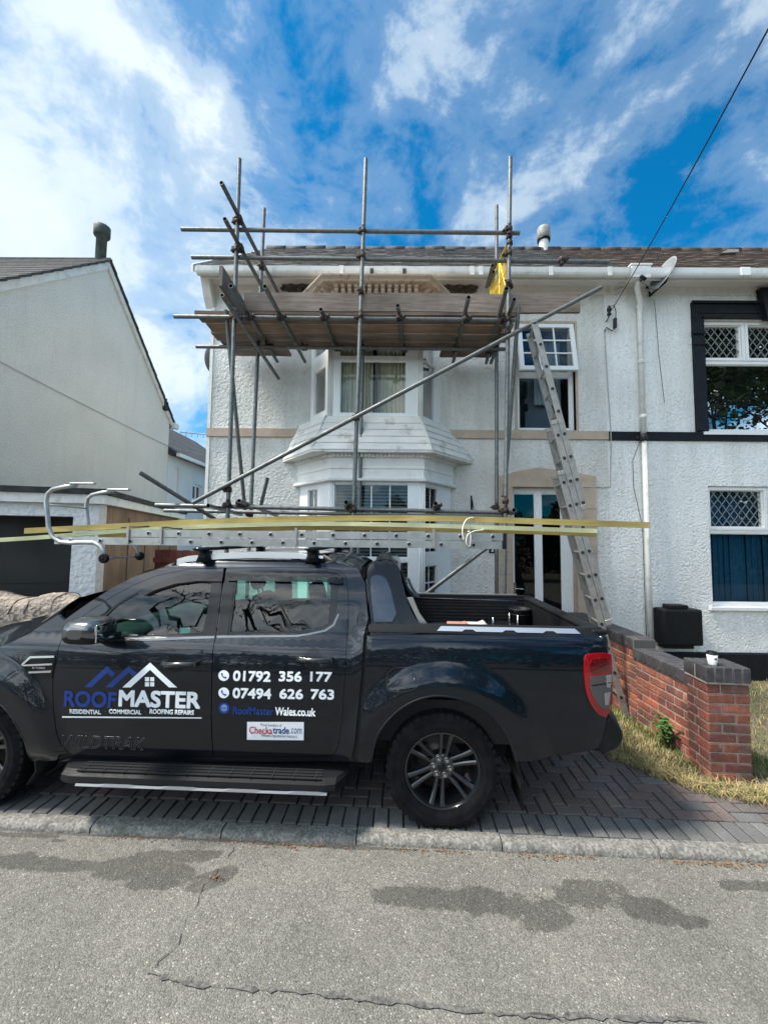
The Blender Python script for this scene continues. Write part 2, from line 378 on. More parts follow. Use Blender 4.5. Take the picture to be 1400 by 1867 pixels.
M['slab_pink'] = mat('old sandstone', (.34,.285,.235), .9, var=.22, vscale=9, bump=1.0, bscale=28, bdist=.04, dark=(.12,.10,.085), dmix=(.45,.62), dscale=13)

def m_paint():
    m = bpy.data.materials.new('dark blue grey metallic paint'); m.use_nodes = True; nt = m.node_tree; b = nt.nodes['Principled BSDF']
    b.inputs['Base Color'].default_value = (.0022,.0052,.0105, 1); b.inputs['Metallic'].default_value = .5; b.inputs['Roughness'].default_value = .36; b.inputs['Specular IOR Level'].default_value = .25
    b.inputs['Coat Weight'].default_value = 1; b.inputs['Coat Roughness'].default_value = .025; b.inputs['Coat IOR'].default_value = 1.42
    tc = nd(nt, 'ShaderNodeTexCoord'); n = nd(nt, 'ShaderNodeTexNoise'); lk(nt, tc.outputs['Object'], n.inputs[0]); n.inputs['Scale'].default_value = 9; n.inputs['Detail'].default_value = 6
    r = ramp(nt, n.outputs[0], [(.35, .33), (.75, .46)]); lk(nt, r.outputs[0], b.inputs['Roughness'])
    n2 = nd(nt, 'ShaderNodeTexNoise'); lk(nt, tc.outputs['Object'], n2.inputs[0]); n2.inputs['Scale'].default_value = 5; n2.inputs['Detail'].default_value = 2
    bp = nd(nt, 'ShaderNodeBump'); bp.inputs['Strength'].default_value = .06; bp.inputs['Distance'].default_value = .01; lk(nt, n2.outputs[0], bp.inputs['Height']); lk(nt, bp.outputs[0], b.inputs['Coat Normal'])
    return m
M['paint'] = m_paint()
def m_slate(name, c1, c2, moss, mossamt, sx=3.6, sz=7):
    m = bpy.data.materials.new(name); m.use_nodes = True; nt = m.node_tree; b = nt.nodes['Principled BSDF']; b.inputs['Roughness'].default_value = .8
    tc = nd(nt, 'ShaderNodeTexCoord'); sep = nd(nt, 'ShaderNodeSeparateXYZ'); lk(nt, tc.outputs['Object'], sep.inputs[0])
    cb = nd(nt, 'ShaderNodeCombineXYZ'); lk(nt, mth(nt, 'ADD', sep.outputs[0], 0.0), cb.inputs[0]); lk(nt, sep.outputs[2], cb.inputs[1])
    br = nd(nt, 'ShaderNodeTexBrick'); lk(nt, cb.outputs[0], br.inputs[0]); br.inputs['Scale'].default_value = 1; br.inputs['Brick Width'].default_value = 1/sx; br.inputs['Row Height'].default_value = 1/sz; br.inputs['Mortar Size'].default_value = .012
    br.inputs['Color1'].default_value = (*c1, 1); br.inputs['Color2'].default_value = (*c2, 1); br.inputs['Mortar'].default_value = (.015,.015,.015, 1); br.offset = .5
    n = nd(nt, 'ShaderNodeTexNoise'); lk(nt, tc.outputs['Object'], n.inputs[0]); n.inputs['Scale'].default_value = 5; n.inputs['Detail'].default_value = 10; n.inputs['Roughness'].default_value = .75
    r = ramp(nt, n.outputs[0], [(.42, 0.0), (.62, mossamt)]); c = mixc(nt, r.outputs[0], br.outputs[0], moss); lk(nt, c, b.inputs['Base Color'])
    bp = nd(nt, 'ShaderNodeBump'); bp.inputs['Strength'].default_value = .8; bp.inputs['Distance'].default_value = .03
    lk(nt, mth(nt, 'ADD', mth(nt, 'MULTIPLY', br.outputs[1], -.6), n.outputs[0]), bp.inputs['Height']); lk(nt, bp.outputs[0], b.inputs['Normal'])
    return m
M['slate'] = m_slate('grey slate', (.040,.039,.041), (.065,.062,.062), (.11,.10,.085), .8)
M['brown_tile'] = m_slate('mossy brown tile', (.060,.034,.025), (.095,.052,.038), (.07,.055,.032), .7)
M['dark_tile'] = m_slate('dark roof tile', (.032,.033,.036), (.055,.055,.058), (.08,.08,.075), .6)

def m_brick():
    m = bpy.data.materials.new('red garden brick'); m.use_nodes = True; nt = m.node_tree; b = nt.nodes['Principled BSDF']; b.inputs['Roughness'].default_value = .9
    at_ = nd(nt, 'ShaderNodeAttribute', attribute_name='Col'); tc = nd(nt, 'ShaderNodeTexCoord')
    n = nd(nt, 'ShaderNodeTexNoise'); lk(nt, tc.outputs['Object'], n.inputs[0]); n.inputs['Scale'].default_value = 26; n.inputs['Detail'].default_value = 8; n.inputs['Roughness'].default_value = .7
    r = ramp(nt, n.outputs[0], [(.3, .62), (.7, 1.25)]); c = mixc(nt, 1.0, at_.outputs[0], r.outputs[0], 'MULTIPLY')
    n2 = nd(nt, 'ShaderNodeTexNoise'); lk(nt, tc.outputs['Object'], n2.inputs[0]); n2.inputs['Scale'].default_value = 11; n2.inputs['Detail'].default_value = 9; n2.inputs['Roughness'].default_value = .8
    r2 = ramp(nt, n2.outputs[0], [(.55, 0.0), (.66, .7)]); c = mixc(nt, r2.outputs[0], c, (.34,.30,.27))
    n3 = nd(nt, 'ShaderNodeTexNoise'); lk(nt, tc.outputs['Object'], n3.inputs[0]); n3.inputs['Scale'].default_value = 4.5; n3.inputs['Detail'].default_value = 7
    r3 = ramp(nt, n3.outputs[0], [(.42, 0.0), (.66, .8)]); c = mixc(nt, r3.outputs[0], c, (.05,.035,.03))
    lk(nt, c, b.inputs['Base Color'])
    bp = nd(nt, 'ShaderNodeBump'); bp.inputs['Strength'].default_value = .6; bp.inputs['Distance'].default_value = .006; lk(nt, n.outputs[0], bp.inputs['Height']); lk(nt, bp.outputs[0], b.inputs['Normal'])
    return m
M['brick'] = m_brick()
def m_paver():
    m = bpy.data.materials.new('block paver'); m.use_nodes = True; nt = m.node_tree; b = nt.nodes['Principled BSDF']; b.inputs['Roughness'].default_value = .85
    at_ = nd(nt, 'ShaderNodeAttribute', attribute_name='Col'); tc = nd(nt, 'ShaderNodeTexCoord')
    n = nd(nt, 'ShaderNodeTexNoise'); lk(nt, tc.outputs['Object'], n.inputs[0]); n.inputs['Scale'].default_value = 70; n.inputs['Detail'].default_value = 6; n.inputs['Roughness'].default_value = .8
    r = ramp(nt, n.outputs[0], [(.3, .65), (.7, 1.4)]); c = mixc(nt, 1.0, at_.outputs[0], r.outputs[0], 'MULTIPLY')
    n2 = nd(nt, 'ShaderNodeTexNoise'); lk(nt, tc.outputs['Object'], n2.inputs[0]); n2.inputs['Scale'].default_value = 2.3; n2.inputs['Detail'].default_value = 8; n2.inputs['Roughness'].default_value = .7
    r2 = ramp(nt, n2.outputs[0], [(.35, .72), (.7, 1.2)]); c = mixc(nt, 1.0, c, r2.outputs[0], 'MULTIPLY')
    lk(nt, c, b.inputs['Base Color'])
    bp = nd(nt, 'ShaderNodeBump'); bp.inputs['Strength'].default_value = .7; bp.inputs['Distance'].default_value = .003; lk(nt, n.outputs[0], bp.inputs['Height']); lk(nt, bp.outputs[0], b.inputs['Normal'])
    return m
M['paver'] = m_paver()
M['sand'] = mat('joint sand', (.035,.032,.028), .95, var=.4, vscale=20)
def blobs(nt, co, lst, wob=.12, nscale=5.0, edge=.35):
    """0..1 mask of irregular patches: lst of (cx, cy, rx, ry, angle) on the ground in metres"""
    n = nd(nt, 'ShaderNodeTexNoise'); lk(nt, co, n.inputs[0]); n.inputs['Scale'].default_value = nscale; n.inputs['Detail'].default_value = 8; n.inputs['Roughness'].default_value = .68
    nn = mth(nt, 'MULTIPLY', mth(nt, 'SUBTRACT', n.outputs[0], .5), wob*10)
    acc = None
    for cx, cy, rx, ry, an in lst:
        mp = nd(nt, 'ShaderNodeMapping', vector_type='TEXTURE'); mp.inputs['Location'].default_value = (cx, cy, 0); mp.inputs['Rotation'].default_value = (0, 0, an); mp.inputs['Scale'].default_value = (rx, ry, 1000); lk(nt, co, mp.inputs[0])
        ln = nd(nt, 'ShaderNodeVectorMath', operation='LENGTH'); lk(nt, mp.outputs[0], ln.inputs[0])
        d = mth(nt, 'SUBTRACT', 1.0, ln.outputs['Value']); acc = d if acc is None else mth(nt, 'MAXIMUM', acc, d)
    v = mth(nt, 'ADD', acc, nn); return mth(nt, 'MULTIPLY', mth(nt, 'ADD', v, .06), 1/edge, True)
def m_asphalt(stains):
    m = bpy.data.materials.new('worn asphalt'); m.use_nodes = True; nt = m.node_tree; b = nt.nodes['Principled BSDF']; b.inputs['Roughness'].default_value = .88
    tc = nd(nt, 'ShaderNodeTexCoord'); co = tc.outputs['Object']
    v = nd(nt, 'ShaderNodeTexVoronoi'); lk(nt, co, v.inputs[0]); v.inputs['Scale'].default_value = 165; v.inputs['Randomness'].default_value = 1
    hs = nd(nt, 'ShaderNodeSeparateColor'); lk(nt, v.outputs['Color'], hs.inputs[0])
    agg = ramp(nt, hs.outputs[0], [(0, (.115,.112,.104)), (.5, (.15,.147,.136)), (.88, (.185,.181,.168)), (.98, (.225,.22,.205)), (.992, (.36,.35,.33))])
    gap = ramp(nt, v.outputs['Distance'], [(.35, 1.0), (.8, .55)]); c = mixc(nt, 1.0, agg.outputs[0], gap.outputs[0], 'MULTIPLY')
    n = nd(nt, 'ShaderNodeTexNoise'); lk(nt, co, n.inputs[0]); n.inputs['Scale'].default_value = 1.6; n.inputs['Detail'].default_value = 9; n.inputs['Roughness'].default_value = .65
    c = mixc(nt, 1.0, c, ramp(nt, n.outputs[0], [(.3, (.96,.96,.91)), (.7, (1.45,1.43,1.34))]).outputs[0], 'MULTIPLY')
    n2 = nd(nt, 'ShaderNodeTexNoise'); lk(nt, co, n2.inputs[0]); n2.inputs['Scale'].default_value = 34; n2.inputs['Detail'].default_value = 4
    c = mixc(nt, 1.0, c, ramp(nt, n2.outputs[0], [(.3, .86), (.7, 1.12)]).outputs[0], 'MULTIPLY')
    dk = blobs(nt, co, stains, .27, 5.0, .20)
    dkf = mth(nt, 'MULTIPLY', dk, .68)
    c2 = mixc(nt, 1.0, c, (.30,.295,.30), 'MULTIPLY'); c = mixc(nt, dkf, c, c2)
    lk(nt, c, b.inputs['Base Color'])
    bp = nd(nt, 'ShaderNodeBump'); bp.inputs['Strength'].default_value = .9; bp.inputs['Distance'].default_value = .004; lk(nt, mth(nt, 'ADD', mth(nt, 'MULTIPLY', v.outputs['Distance'], -1.0), n2.outputs[0]), bp.inputs['Height']); lk(nt, bp.outputs[0], b.inputs['Normal'])
    return m
M['concrete'] = mat('weathered kerb concrete', (.19,.185,.168), .9, var=.5, vscale=60, bump=.8, bscale=70, bdist=.008, dark=(.09,.088,.078), dmix=(.47,.66), dscale=14)
M['soil'] = mat('dry soil', (.12,.095,.065), .95, var=.35, vscale=7, bump=.6, bscale=30, dark=(.09,.085,.04), dmix=(.45,.6), dscale=4)
M['belt'] = mat('polished belt trim', (.16,.17,.18), .18, metal=.85)
M['moss'] = mat('moss and dirt', (.035,.033,.022), .95, var=.5, vscale=25, bump=.6, bscale=60)
M['grass_green'] = mat('green grass blades', (.10,.15,.035), .7, var=.35, vscale=9)
M['grass_dry'] = mat('dry straw grass', (.33,.26,.12), .75, var=.3, vscale=9)
M['red_deep'] = mat('deep red lens', (.085,.004,.006), .1, coat=1)
M['leaf'] = mat('leaf', (.045,.10,.022), .55, var=.4, vscale=11)
M['leaf_dark'] = mat('dark leaf', (.028,.055,.017), .6, var=.4, vscale=2)
M['bark'] = mat('bark', (.07,.055,.042), .9, var=.3, vscale=9, bump=.6, bscale=30)
M['leaf_litter'] = mat('dead leaf litter', (.20,.10,.045), .85, var=.4, vscale=30)

# ------------------------------------------------------------------ 2D helpers
def inpoly(x, y, poly):
    c = False; n = len(poly); j = n-1
    for i in range(n):
        xi, yi = poly[i]; xj, yj = poly[j]
        if (yi > y) != (yj > y) and x < (xj-xi)*(y-yi)/(yj-yi)+xi: c = not c
        j = i
    return c
def area(p): return .5*sum(p[i][0]*p[(i+1) % len(p)][1]-p[(i+1) % len(p)][0]*p[i][1] for i in range(len(p)))
def shrink(p, d):
    """offset a polygon inwards by d (negative grows it)"""
    s = 1 if area(p) > 0 else -1; n = len(p); out = []
    for i in range(n):
        a, b, c = Vector(p[i-1]), Vector(p[i]), Vector(p[(i+1) % n])
        e1 = (b-a); e2 = (c-b)
        if e1.length < 1e-6 or e2.length < 1e-6: out.append(tuple(b)); continue
        e1.normalize(); e2.normalize(); n1 = Vector((-e1.y, e1.x))*s; n2 = Vector((-e2.y, e2.x))*s
        m = n1+n2
        if m.length < .3: m = n1
        m.normalize(); k = d/max(m.dot(n1), .5); out.append((b.x+m.x*k, b.y+m.y*k))
    return out
def resample(p, step, closed=True):
    out = []; n = len(p)
    for i in range(n if closed else n-1):
        a, b = Vector(p[i]), Vector(p[(i+1) % n]); k = max(1, int(math.ceil((b-a).length/step)))
        for j in range(k): out.append(tuple(a+(b-a)*(j/k)))
    if not closed: out.append(tuple(p[-1]))
    return out
def smooth_poly(p, keep=(), it=2):
    """Chaikin corner cutting on a closed polygon, leaving vertices whose index is in keep"""
    kp = set(keep); cur = [(q, i in kp) for i, q in enumerate(p)]
    for _ in range(it):
        out = []; n = len(cur)
        for i in range(n):
            (b, kb) = cur[i]
            if kb: out.append((b, True)); continue
            a = cur[i-1][0]; c = cur[(i+1) % n][0]
            out.append(((b[0]*.75+a[0]*.25, b[1]*.75+a[1]*.25), False)); out.append(((b[0]*.75+c[0]*.25, b[1]*.75+c[1]*.25), False))
        cur = out
    return [q for q, _ in cur]
def triangulate(outer, holes, grid=None, step=None):
    pts = []; edges = []
    for lp in [outer]+holes:
        lp = resample(lp, step) if step else lp
        b = len(pts); n = len(lp); pts += [Vector(q) for q in lp]; edges += [(b+i, b+(i+1) % n) for i in range(n)]
    if grid:
        xs = [q[0] for q in outer]; zs = [q[1] for q in outer]
        x = min(xs)+grid*.4; r = 0
        loops = [outer]+holes
        while x < max(xs):
            z = min(zs)+grid*(.3+.5*(r % 2))
            while z < max(zs):
                if inpoly(x, z, outer) and not any(inpoly(x, z, h) for h in holes):
                    pts.append(Vector((x, z)))
                z += grid
            x += grid; r += 1
    vs, es, fs, ov, oe, of = delaunay_2d_cdt(pts, edges, [], 0, 1e-5)
    tris = []
    for f in fs:
        c = (vs[f[0]]+vs[f[1]]+vs[f[2]])/3
        if inpoly(c.x, c.y, outer) and not any(inpoly(c.x, c.y, h) for h in holes): tris.append(tuple(f))
    return vs, tris
def plate(outer, holes, fn, depth, mb, grid=None, step=None, mi=0, smooth=False, mi_rim=None, back=False):
    """flat or curved plate: fn(u, v, d) -> 3D point at depth d behind the face; rims run back by depth"""
    vs, tris = triangulate(outer, holes, grid, step)
    b = mb.add([fn(v.x, v.y, 0) for v in vs], tris, smooth, mi)
    cnt = {}
    for t in tris:
        for i in range(3):
            e = (t[i], t[(i+1) % 3]); cnt.setdefault(tuple(sorted(e)), []).append(e)
    if depth:
        bd = [e[0] for e in cnt.values() if len(e) == 1]; base = len(mb.v); mp = {}
        for e in bd:
            for i in e:
                if i not in mp: mp[i] = (len(mb.v), len(mb.v)+1); mb.v.append(Vector(fn(vs[i].x, vs[i].y, 0))); mb.v.append(Vector(fn(vs[i].x, vs[i].y, depth)))
        for a, c in bd: mb.f.append([mp[c][0], mp[a][0], mp[a][1], mp[c][1]]); mb.sm.append(False); mb.mi.append(mi if mi_rim is None else mi_rim)
        if back:
            b2 = mb.add([fn(v.x, v.y, depth) for v in vs], [t[::-1] for t in tris], smooth, mi)
    return b, vs, tris
def rect(x0, z0, x1, z1): return [(x0, z0), (x1, z0), (x1, z1), (x0, z1)]
def wallfn(Y): return lambda u, v, d: Vector((u, Y+d, v))
# ================================================================== GROUND
def gz(y):
    return 0.0 if y < 3.7 else -0.11*min((y-3.7)/2.2, 1.0)
TA = math.radians(-2.1); TO = Vector((0.376, 2.689, 0.0))
TUX = Vector((math.cos(TA), math.sin(TA), 0)); TUY = Vector((-math.sin(TA), math.cos(TA), 0))
KA = TO+TUY*0.028          # a point on the back edge of the kerb
def kp(s, t, z): return KA+TUX*s+TUY*t+Vector((0, 0, z))   # kerb frame: s along the kerb, t away from the camera
ROADZ = -0.042
mb = MB()
for x0, x1 in ((-400, 400),):
    mb.add([(x0, -400, -.30), (x1, -400, -.30), (x1, 400, -.30), (x0, 400, -.30)], [(0, 1, 2, 3)])
ground = mb.build('ground', M['soil']); tag(ground, kind='structure')
# road
def stain(px, py, rx, ry, an=0):
    p = atZ(px, py, ROADZ); return (p.x, p.y, rx, ry, an)
stains = [stain(80, 1573, .42, .06, -.06), stain(250, 1585, .34, .085, -.06), stain(330, 1560, .25, .05, 0), stain(280, 1610, .17, .05, 0), stain(390, 1600, .13, .07, .4), stain(35, 1522, .30, .022, -.03), stain(110, 1533, .06, .02, 0),
          stain(720, 1632, .22, .07, -.1), stain(860, 1640, .24, .085, 0), stain(985, 1660, .17, .12, 0), stain(1060, 1632, .24, .085, .1), stain(1180, 1660, .20, .09, -.25), stain(1255, 1680, .10, .05, 0), stain(1370, 1615, .2, .04, 0), stain(250, 1524, 1.0, .022, -.035), stain(640, 1545, .5, .015, -.035), stain(1150, 1562, .5, .013, -.035), stain(160, 1578, .5, .05, -.05)]
mb = MB()
mb.add([kp(-60, -.09, ROADZ), kp(60, -.09, ROADZ), kp(60, -9, ROADZ-.03), kp(-60, -9, ROADZ-.03)], [(0, 1, 2, 3)])
road = mb.build('road', m_asphalt(stains)); tag(road, kind='structure')
# cracks and an old trench seam in the asphalt
def strip(pts, w, z, jit=.006, name='road_crack', material=None, seed=1):
    rnd = random.Random(seed); pts = [atZ(px, py, ROADZ) for px, py in pts]; fine = []
    for a, b in zip(pts[:-1], pts[1:]):
        k = max(2, int((b-a).length/.025))
        for i in range(k): fine.append(a.lerp(b, i/k))
    mb = MB(); vs = []; ph = 0
    for i, p in enumerate(fine):
        d = (fine[min(i+1, len(fine)-1)]-fine[max(i-1, 0)]).normalized(); n = Vector((-d.y, d.x, 0)); ph += rnd.uniform(-1, 1)*jit*.7; ph *= .93
        ww = w*(rnd.uniform(.15, 1.5) if rnd.random() < .8 else .08); vs += [p+n*(ph-ww), p+n*(ph+ww)]
    for v in vs: v.z = ROADZ+z
    mb.add(vs, [(2*i, 2*i+1, 2*i+3, 2*i+2) for i in range(len(fine)-1)])
    return mb.build(name, material)
m_crack = mat('bitumen filled crack', (.055,.053,.05), .9, var=.5, vscale=50)
m_seam = mat('old bitumen seam', (.095,.093,.088), .85, var=.55, vscale=60)
for args in (([(270, 1772), (330, 1790), (420, 1800), (560, 1812), (700, 1828), (860, 1842), (1000, 1854), (1180, 1862), (1300, 1866)], .010, .003, .004, 3),
             ):
    tag(strip(args[0], args[1], args[2], args[3], 'road_seam', m_seam, args[4]), kind='structure')
tag(strip([(425, 1545), (405, 1580), (375, 1625), (345, 1670), (310, 1730), (268, 1778)], .0022, .004, .022, 'road_crack', m_crack, 5), kind='structure')
tag(strip([(960, 1850), (975, 1858), (1010, 1866), (1060, 1880)], .004, .005, .02, 'road_crack', m_crack, 9), kind='structure')
# kerb: bull-nosed stones with joints
def kerb():
    mb = MB(); prof = [(0, -.002-.0), (-.055, .0), (-.078, -.006), (-.092, -.020), (-.098, -.040), (-.099, -.09), (0, -.09)]
    prof = [(t, z+.004) for t, z in prof]
    s = -13.9
    joints = []
    for px in (149, 400, 650, 910, 1178): joints.append((atZ(px, 1525, -.01)-KA).dot(TUX))
    L = (joints[-1]-joints[0])/4
    js = [joints[0]-L*i for i in range(13, 0, -1)]+joints+[joints[-1]+L*i for i in range(1, 10)]
    rnd = random.Random(4)
    for a, b in zip(js[:-1], js[1:]):
        dz = rnd.uniform(-.003, .003); dt = rnd.uniform(-.003, .003); k = 22
        rings = []
        for i in range(k+1):
            s_ = a+.004+(b-a-.008)*i/k
            rings.append([kp(s_, t+dt+(rnd.uniform(-.0035, .0035) if t < -.05 and t>-.0975 else 0), z+dz+rnd.uniform(-.002, .002)) for t, z in prof])
        mb.loft(rings, True, True, None, 0, True)
    return mb
tag(kerb().build('kerb', M['concrete'], sharp=50), kind='structure')
mb = MB(); mb.add([kp(-14, -.02, -.035), kp(12, -.02, -.035), kp(12, -.095, -.035), kp(-14, -.095, -.035)], [(0, 1, 2, 3)])
tag(mb.build('kerb_bed', M['moss']), kind='structure')
# driveway: herringbone block paving with a soldier course along the kerb
def driveway():
    rnd = random.Random(11); mb = MB(); mb.col = []
    reds = [(.118,.094,.088), (.128,.10,.094), (.108,.092,.088), (.12,.103,.097), (.108,.096,.092), (.135,.101,.092)]; greys = [(.118,.119,.114), (.107,.108,.105), (.128,.128,.123)]
    def paver(s0, t0, s1, t1, col):
        g = .0055; dz = rnd.uniform(-.002, .002); tx = rnd.uniform(-.0015, .0015); b_ = .005
        s0 += g; t0 += g; s1 -= g; t1 -= g
        def P(s, t, z): p = kp(s, t, 0); p.z = gz(p.y)+z+dz+tx*(s-s0)*10; return p
        vs = [P(s0+b_, t0+b_, 0), P(s1-b_, t0+b_, 0), P(s1-b_, t1-b_, 0), P(s0+b_, t1-b_, 0), P(s0, t0, -b_), P(s1, t0, -b_), P(s1, t1, -b_), P(s0, t1, -b_), P(s0, t0, -.03), P(s1, t0, -.03), P(s1, t1, -.03), P(s0, t1, -.03)]
        fs = [(0, 1, 2, 3)]+[(4+i, 4+(i+1) % 4, (i+1) % 4, i) for i in range(4)]+[(8+i, 8+(i+1) % 4, 4+(i+1) % 4, 4+i) for i in range(4)]
        mb.add(vs, fs); k = rnd.uniform(.88, 1.12); mb.col += [tuple(c*k for c in col)]*len(fs)
    s_end = 2.42
    u = .1
    n = 0
    s = -5.65
    while s < 6.2:   # soldier course
        paver(s, .006, s+.1, .206, rnd.choice(greys)); s += .1
    t = .206
    while t < 3.1:   # grey course turning away from the kerb beside the grass
        paver(s_end, t, s_end+.2, t+.1, rnd.choice(greys)); t += .1
    # herringbone (90 degrees)
    def cell(i, j): return (i-j) % 4
    done = set()
    for seg in ((-5.6, s_end, 3.15), (s_end+.2, 6.2, 1.2)):
        n_i = int(round((seg[1]-seg[0])/u)); n_j = int(seg[2]/u); i0 = int(round((seg[0]+5.6)/u))
        for j in range(n_j):
            for i in range(n_i):
                ii = i+i0; c = cell(ii, j); x = seg[0]+i*u; y = .206+j*u
                col = rnd.choice(reds) if rnd.random() < .94 else rnd.choice(greys)
                if c == 0:
                    if i+1 < n_i: paver(x, y, x+2*u, y+u, col)
                    else: paver(x, y, x+u, y+u, col)
                elif c == 1:
                    if i == 0: paver(x, y, x+u, y+u, col)
                elif c == 2:
                    if j == 0: paver(x, y, x+u, y+u, col)
                elif c == 3:
                    if j+1 < n_j: paver(x, y, x+u, y+2*u, col)
                    else: paver(x, y, x+u, y+u, col)
    return mb
tag(driveway().build('driveway', M['paver'], norm=False), kind='structure')
mb = MB(); vs = []
for t in (0, .9, 3.3, 20):
    for s in (-20, 12): p = kp(s, t, 0); p.z = gz(p.y)-.012; vs.append(p)
mb.add(vs, [(0, 1, 3, 2), (2, 3, 5, 4), (4, 5, 7, 6)])
tag(mb.build('joint_sand', M['sand']), kind='structure')
# soil of the verge and garden on the right
mb = MB(); vs = []; nx, ny = 40, 30; rnd = random.Random(2)
def interp1(tab, x):
    for (a, u), (b, v) in zip(tab[:-1], tab[1:]):
        if x <= b: return u+(v-u)*max(x-a, 0)/(b-a)
    return tab[-1][1]
def verge_edge(x):   # near edge of the grass as y
    return interp1([(1.7, 3.85), (2.0, 3.58), (2.2, 3.34), (2.4, 3.17), (2.6, 3.09), (2.9, 3.02), (3.6, 2.97), (9, 2.9)], x)
def verge_z(x, y, e):
    k = min(max((y-e)/.9, 0), 1); return gz(y)-.004+.022*k+.012*math.sin(x*5+y*3)*k
for i in range(nx+1):
    x = 1.75+i*(7.5/nx)
    e = verge_edge(x)
    for j in range(ny+1):
        y = e+(5.98-e)*j/ny; vs.append((x+rnd.uniform(-.03, .03), y, verge_z(x, y, e)+(rnd.uniform(-.006, .008) if j else -.006)))
mb.add(vs, [(i*(ny+1)+j, (i+1)*(ny+1)+j, (i+1)*(ny+1)+j+1, i*(ny+1)+j+1) for i in range(nx) for j in range(ny)], True)
tag(mb.build('verge_soil', M['soil']), kind='structure')
# grass blades
def grass(name, mats, n, region, hmin, hmax, lean, seed, wid=.0035):
    rnd = random.Random(seed); mb = MB()
    cnt = 0
    while cnt < n:
        x, y, dens = region(rnd)
        if x is None: continue
        cnt += 1
        z = verge_z(x, y, verge_edge(x))-.004; h = rnd.uniform(hmin, hmax); a = rnd.uniform(0, 6.28); l = rnd.uniform(*lean)*h
        dx, dy = math.cos(a), math.sin(a); w = wid*rnd.uniform(.6, 1.3); px, py = -dy*w, dx*w
        p1 = (x+dx*l*.3, y+dy*l*.3, z+h*.55); p2 = (x+dx*l, y+dy*l, z+h*(1-.35*min(l/h, 1)**2) if l < h*1.2 else z+h*.35)
        mb.add([(x-px, y-py, z), (x+px, y+py, z), (p1[0]+px*.8, p1[1]+py*.8, p1[2]), (p1[0]-px*.8, p1[1]-py*.8, p1[2]), p2], [(0, 1, 2, 3), (3, 2, 4)], False, 0 if rnd.random() < dens else 1)
    o = mb.build(name, mats, norm=False); tag(o, 'patchy green and straw grass growing on the verge round the brick garden wall', 'grass', kind='stuff'); return o
def reg_green(r):
    x = r.uniform(1.8, 3.25); y = r.uniform(3.3, 5.85); e = verge_edge(x)
    if y < e+.05: return None, None, 0
    if r.random() > (y-e)/.9+.12: return None, None, 0
    near_wall = x > 2.3
    return x, y, .72 if (y > 4.3 or x > 2.45) else .22
grass('grass', [M['grass_green'], M['grass_dry']], 17000, reg_green, .02, .095, (.2, 1.0), 3)
def reg_dry(r):
    # straw swept against the foot of the pier and along the kerb-side edge
    t = r.random(); x = 1.95+t*2.6; b_ = verge_edge(x)+.02
    y = b_+abs(r.gauss(0, .12))-.05
    if x > 2.45 and x < 2.95 and y > 3.24: return None, None, 0
    return x, y, .2
grass('dry_grass', [M['grass_green'], M['grass_dry']], 6500, reg_dry, .02, .12, (.7, 1.7), 5, .0028)
bpy.data.objects['dry_grass']['label'] = 'dry straw coloured grass lying at the foot of the brick pier'
def reg_right(r):
    x = r.uniform(2.95, 6.0); y = r.uniform(3.35, 5.85)
    return x, y, .5
grass('garden_grass', [M['grass_green'], M['grass_dry']], 9000, reg_right, .02, .07, (.2, 1.1), 8)
bpy.data.objects['garden_grass']['label'] = 'thin green and straw grass in the front garden right of the brick pier'
# litter lying in the gutter and road
def litter():
    rnd = random.Random(21); mb = MB()
    def flake(p, s):
        a = rnd.uniform(0, 6.28); b_ = rnd.uniform(.25, .7); c, d = math.cos(a)*s, math.sin(a)*s
        q = [(p.x+c, p.y+d, p.z+rnd.uniform(0, .006)), (p.x-d*b_, p.y+c*b_, p.z+rnd.uniform(0, .01)), (p.x-c, p.y-d, p.z+.002), (p.x+d*b_, p.y-c*b_, p.z+rnd.uniform(0, .008))]
        mb.add(q, [(0, 1, 2, 3)])
    for c, sp, n in ((-1.2, .25, 60), (-.9, .2, 60), (-.15, .12, 40), (.05, .1, 25), (.55, .15, 60), (.75, .1, 40), (1.45, .1, 60), (1.65, .12, 90), (1.9, .1, 30), (-1.9, .2, 40), (2.1, .1, 12)):
        for _ in range(n):
            p = kp(rnd.gauss(c, sp), -.106-abs(rnd.gauss(0, .022)), ROADZ+.004); flake(p, rnd.uniform(.003, .011))
    for px, py, n in ((395, 1602, 22), (1112, 1624, 3), (640, 1548, 4)):
        q = atZ(px, py, ROADZ+.004)
        for _ in range(n): flake(q+Vector((rnd.gauss(0, .02), rnd.gauss(0, .015), 0)), rnd.uniform(.004, .012))
    for _ in range(60):
        q = atZ(rnd.uniform(0, 1400), rnd.uniform(1560, 1860), ROADZ+.004); flake(q, rnd.uniform(.002, .004))
    return mb
tag(litter().build('leaf_litter', M['leaf_litter'], norm=False), 'brown leaf litter and grit gathered in the gutter along the kerb', 'leaf litter', kind='stuff')

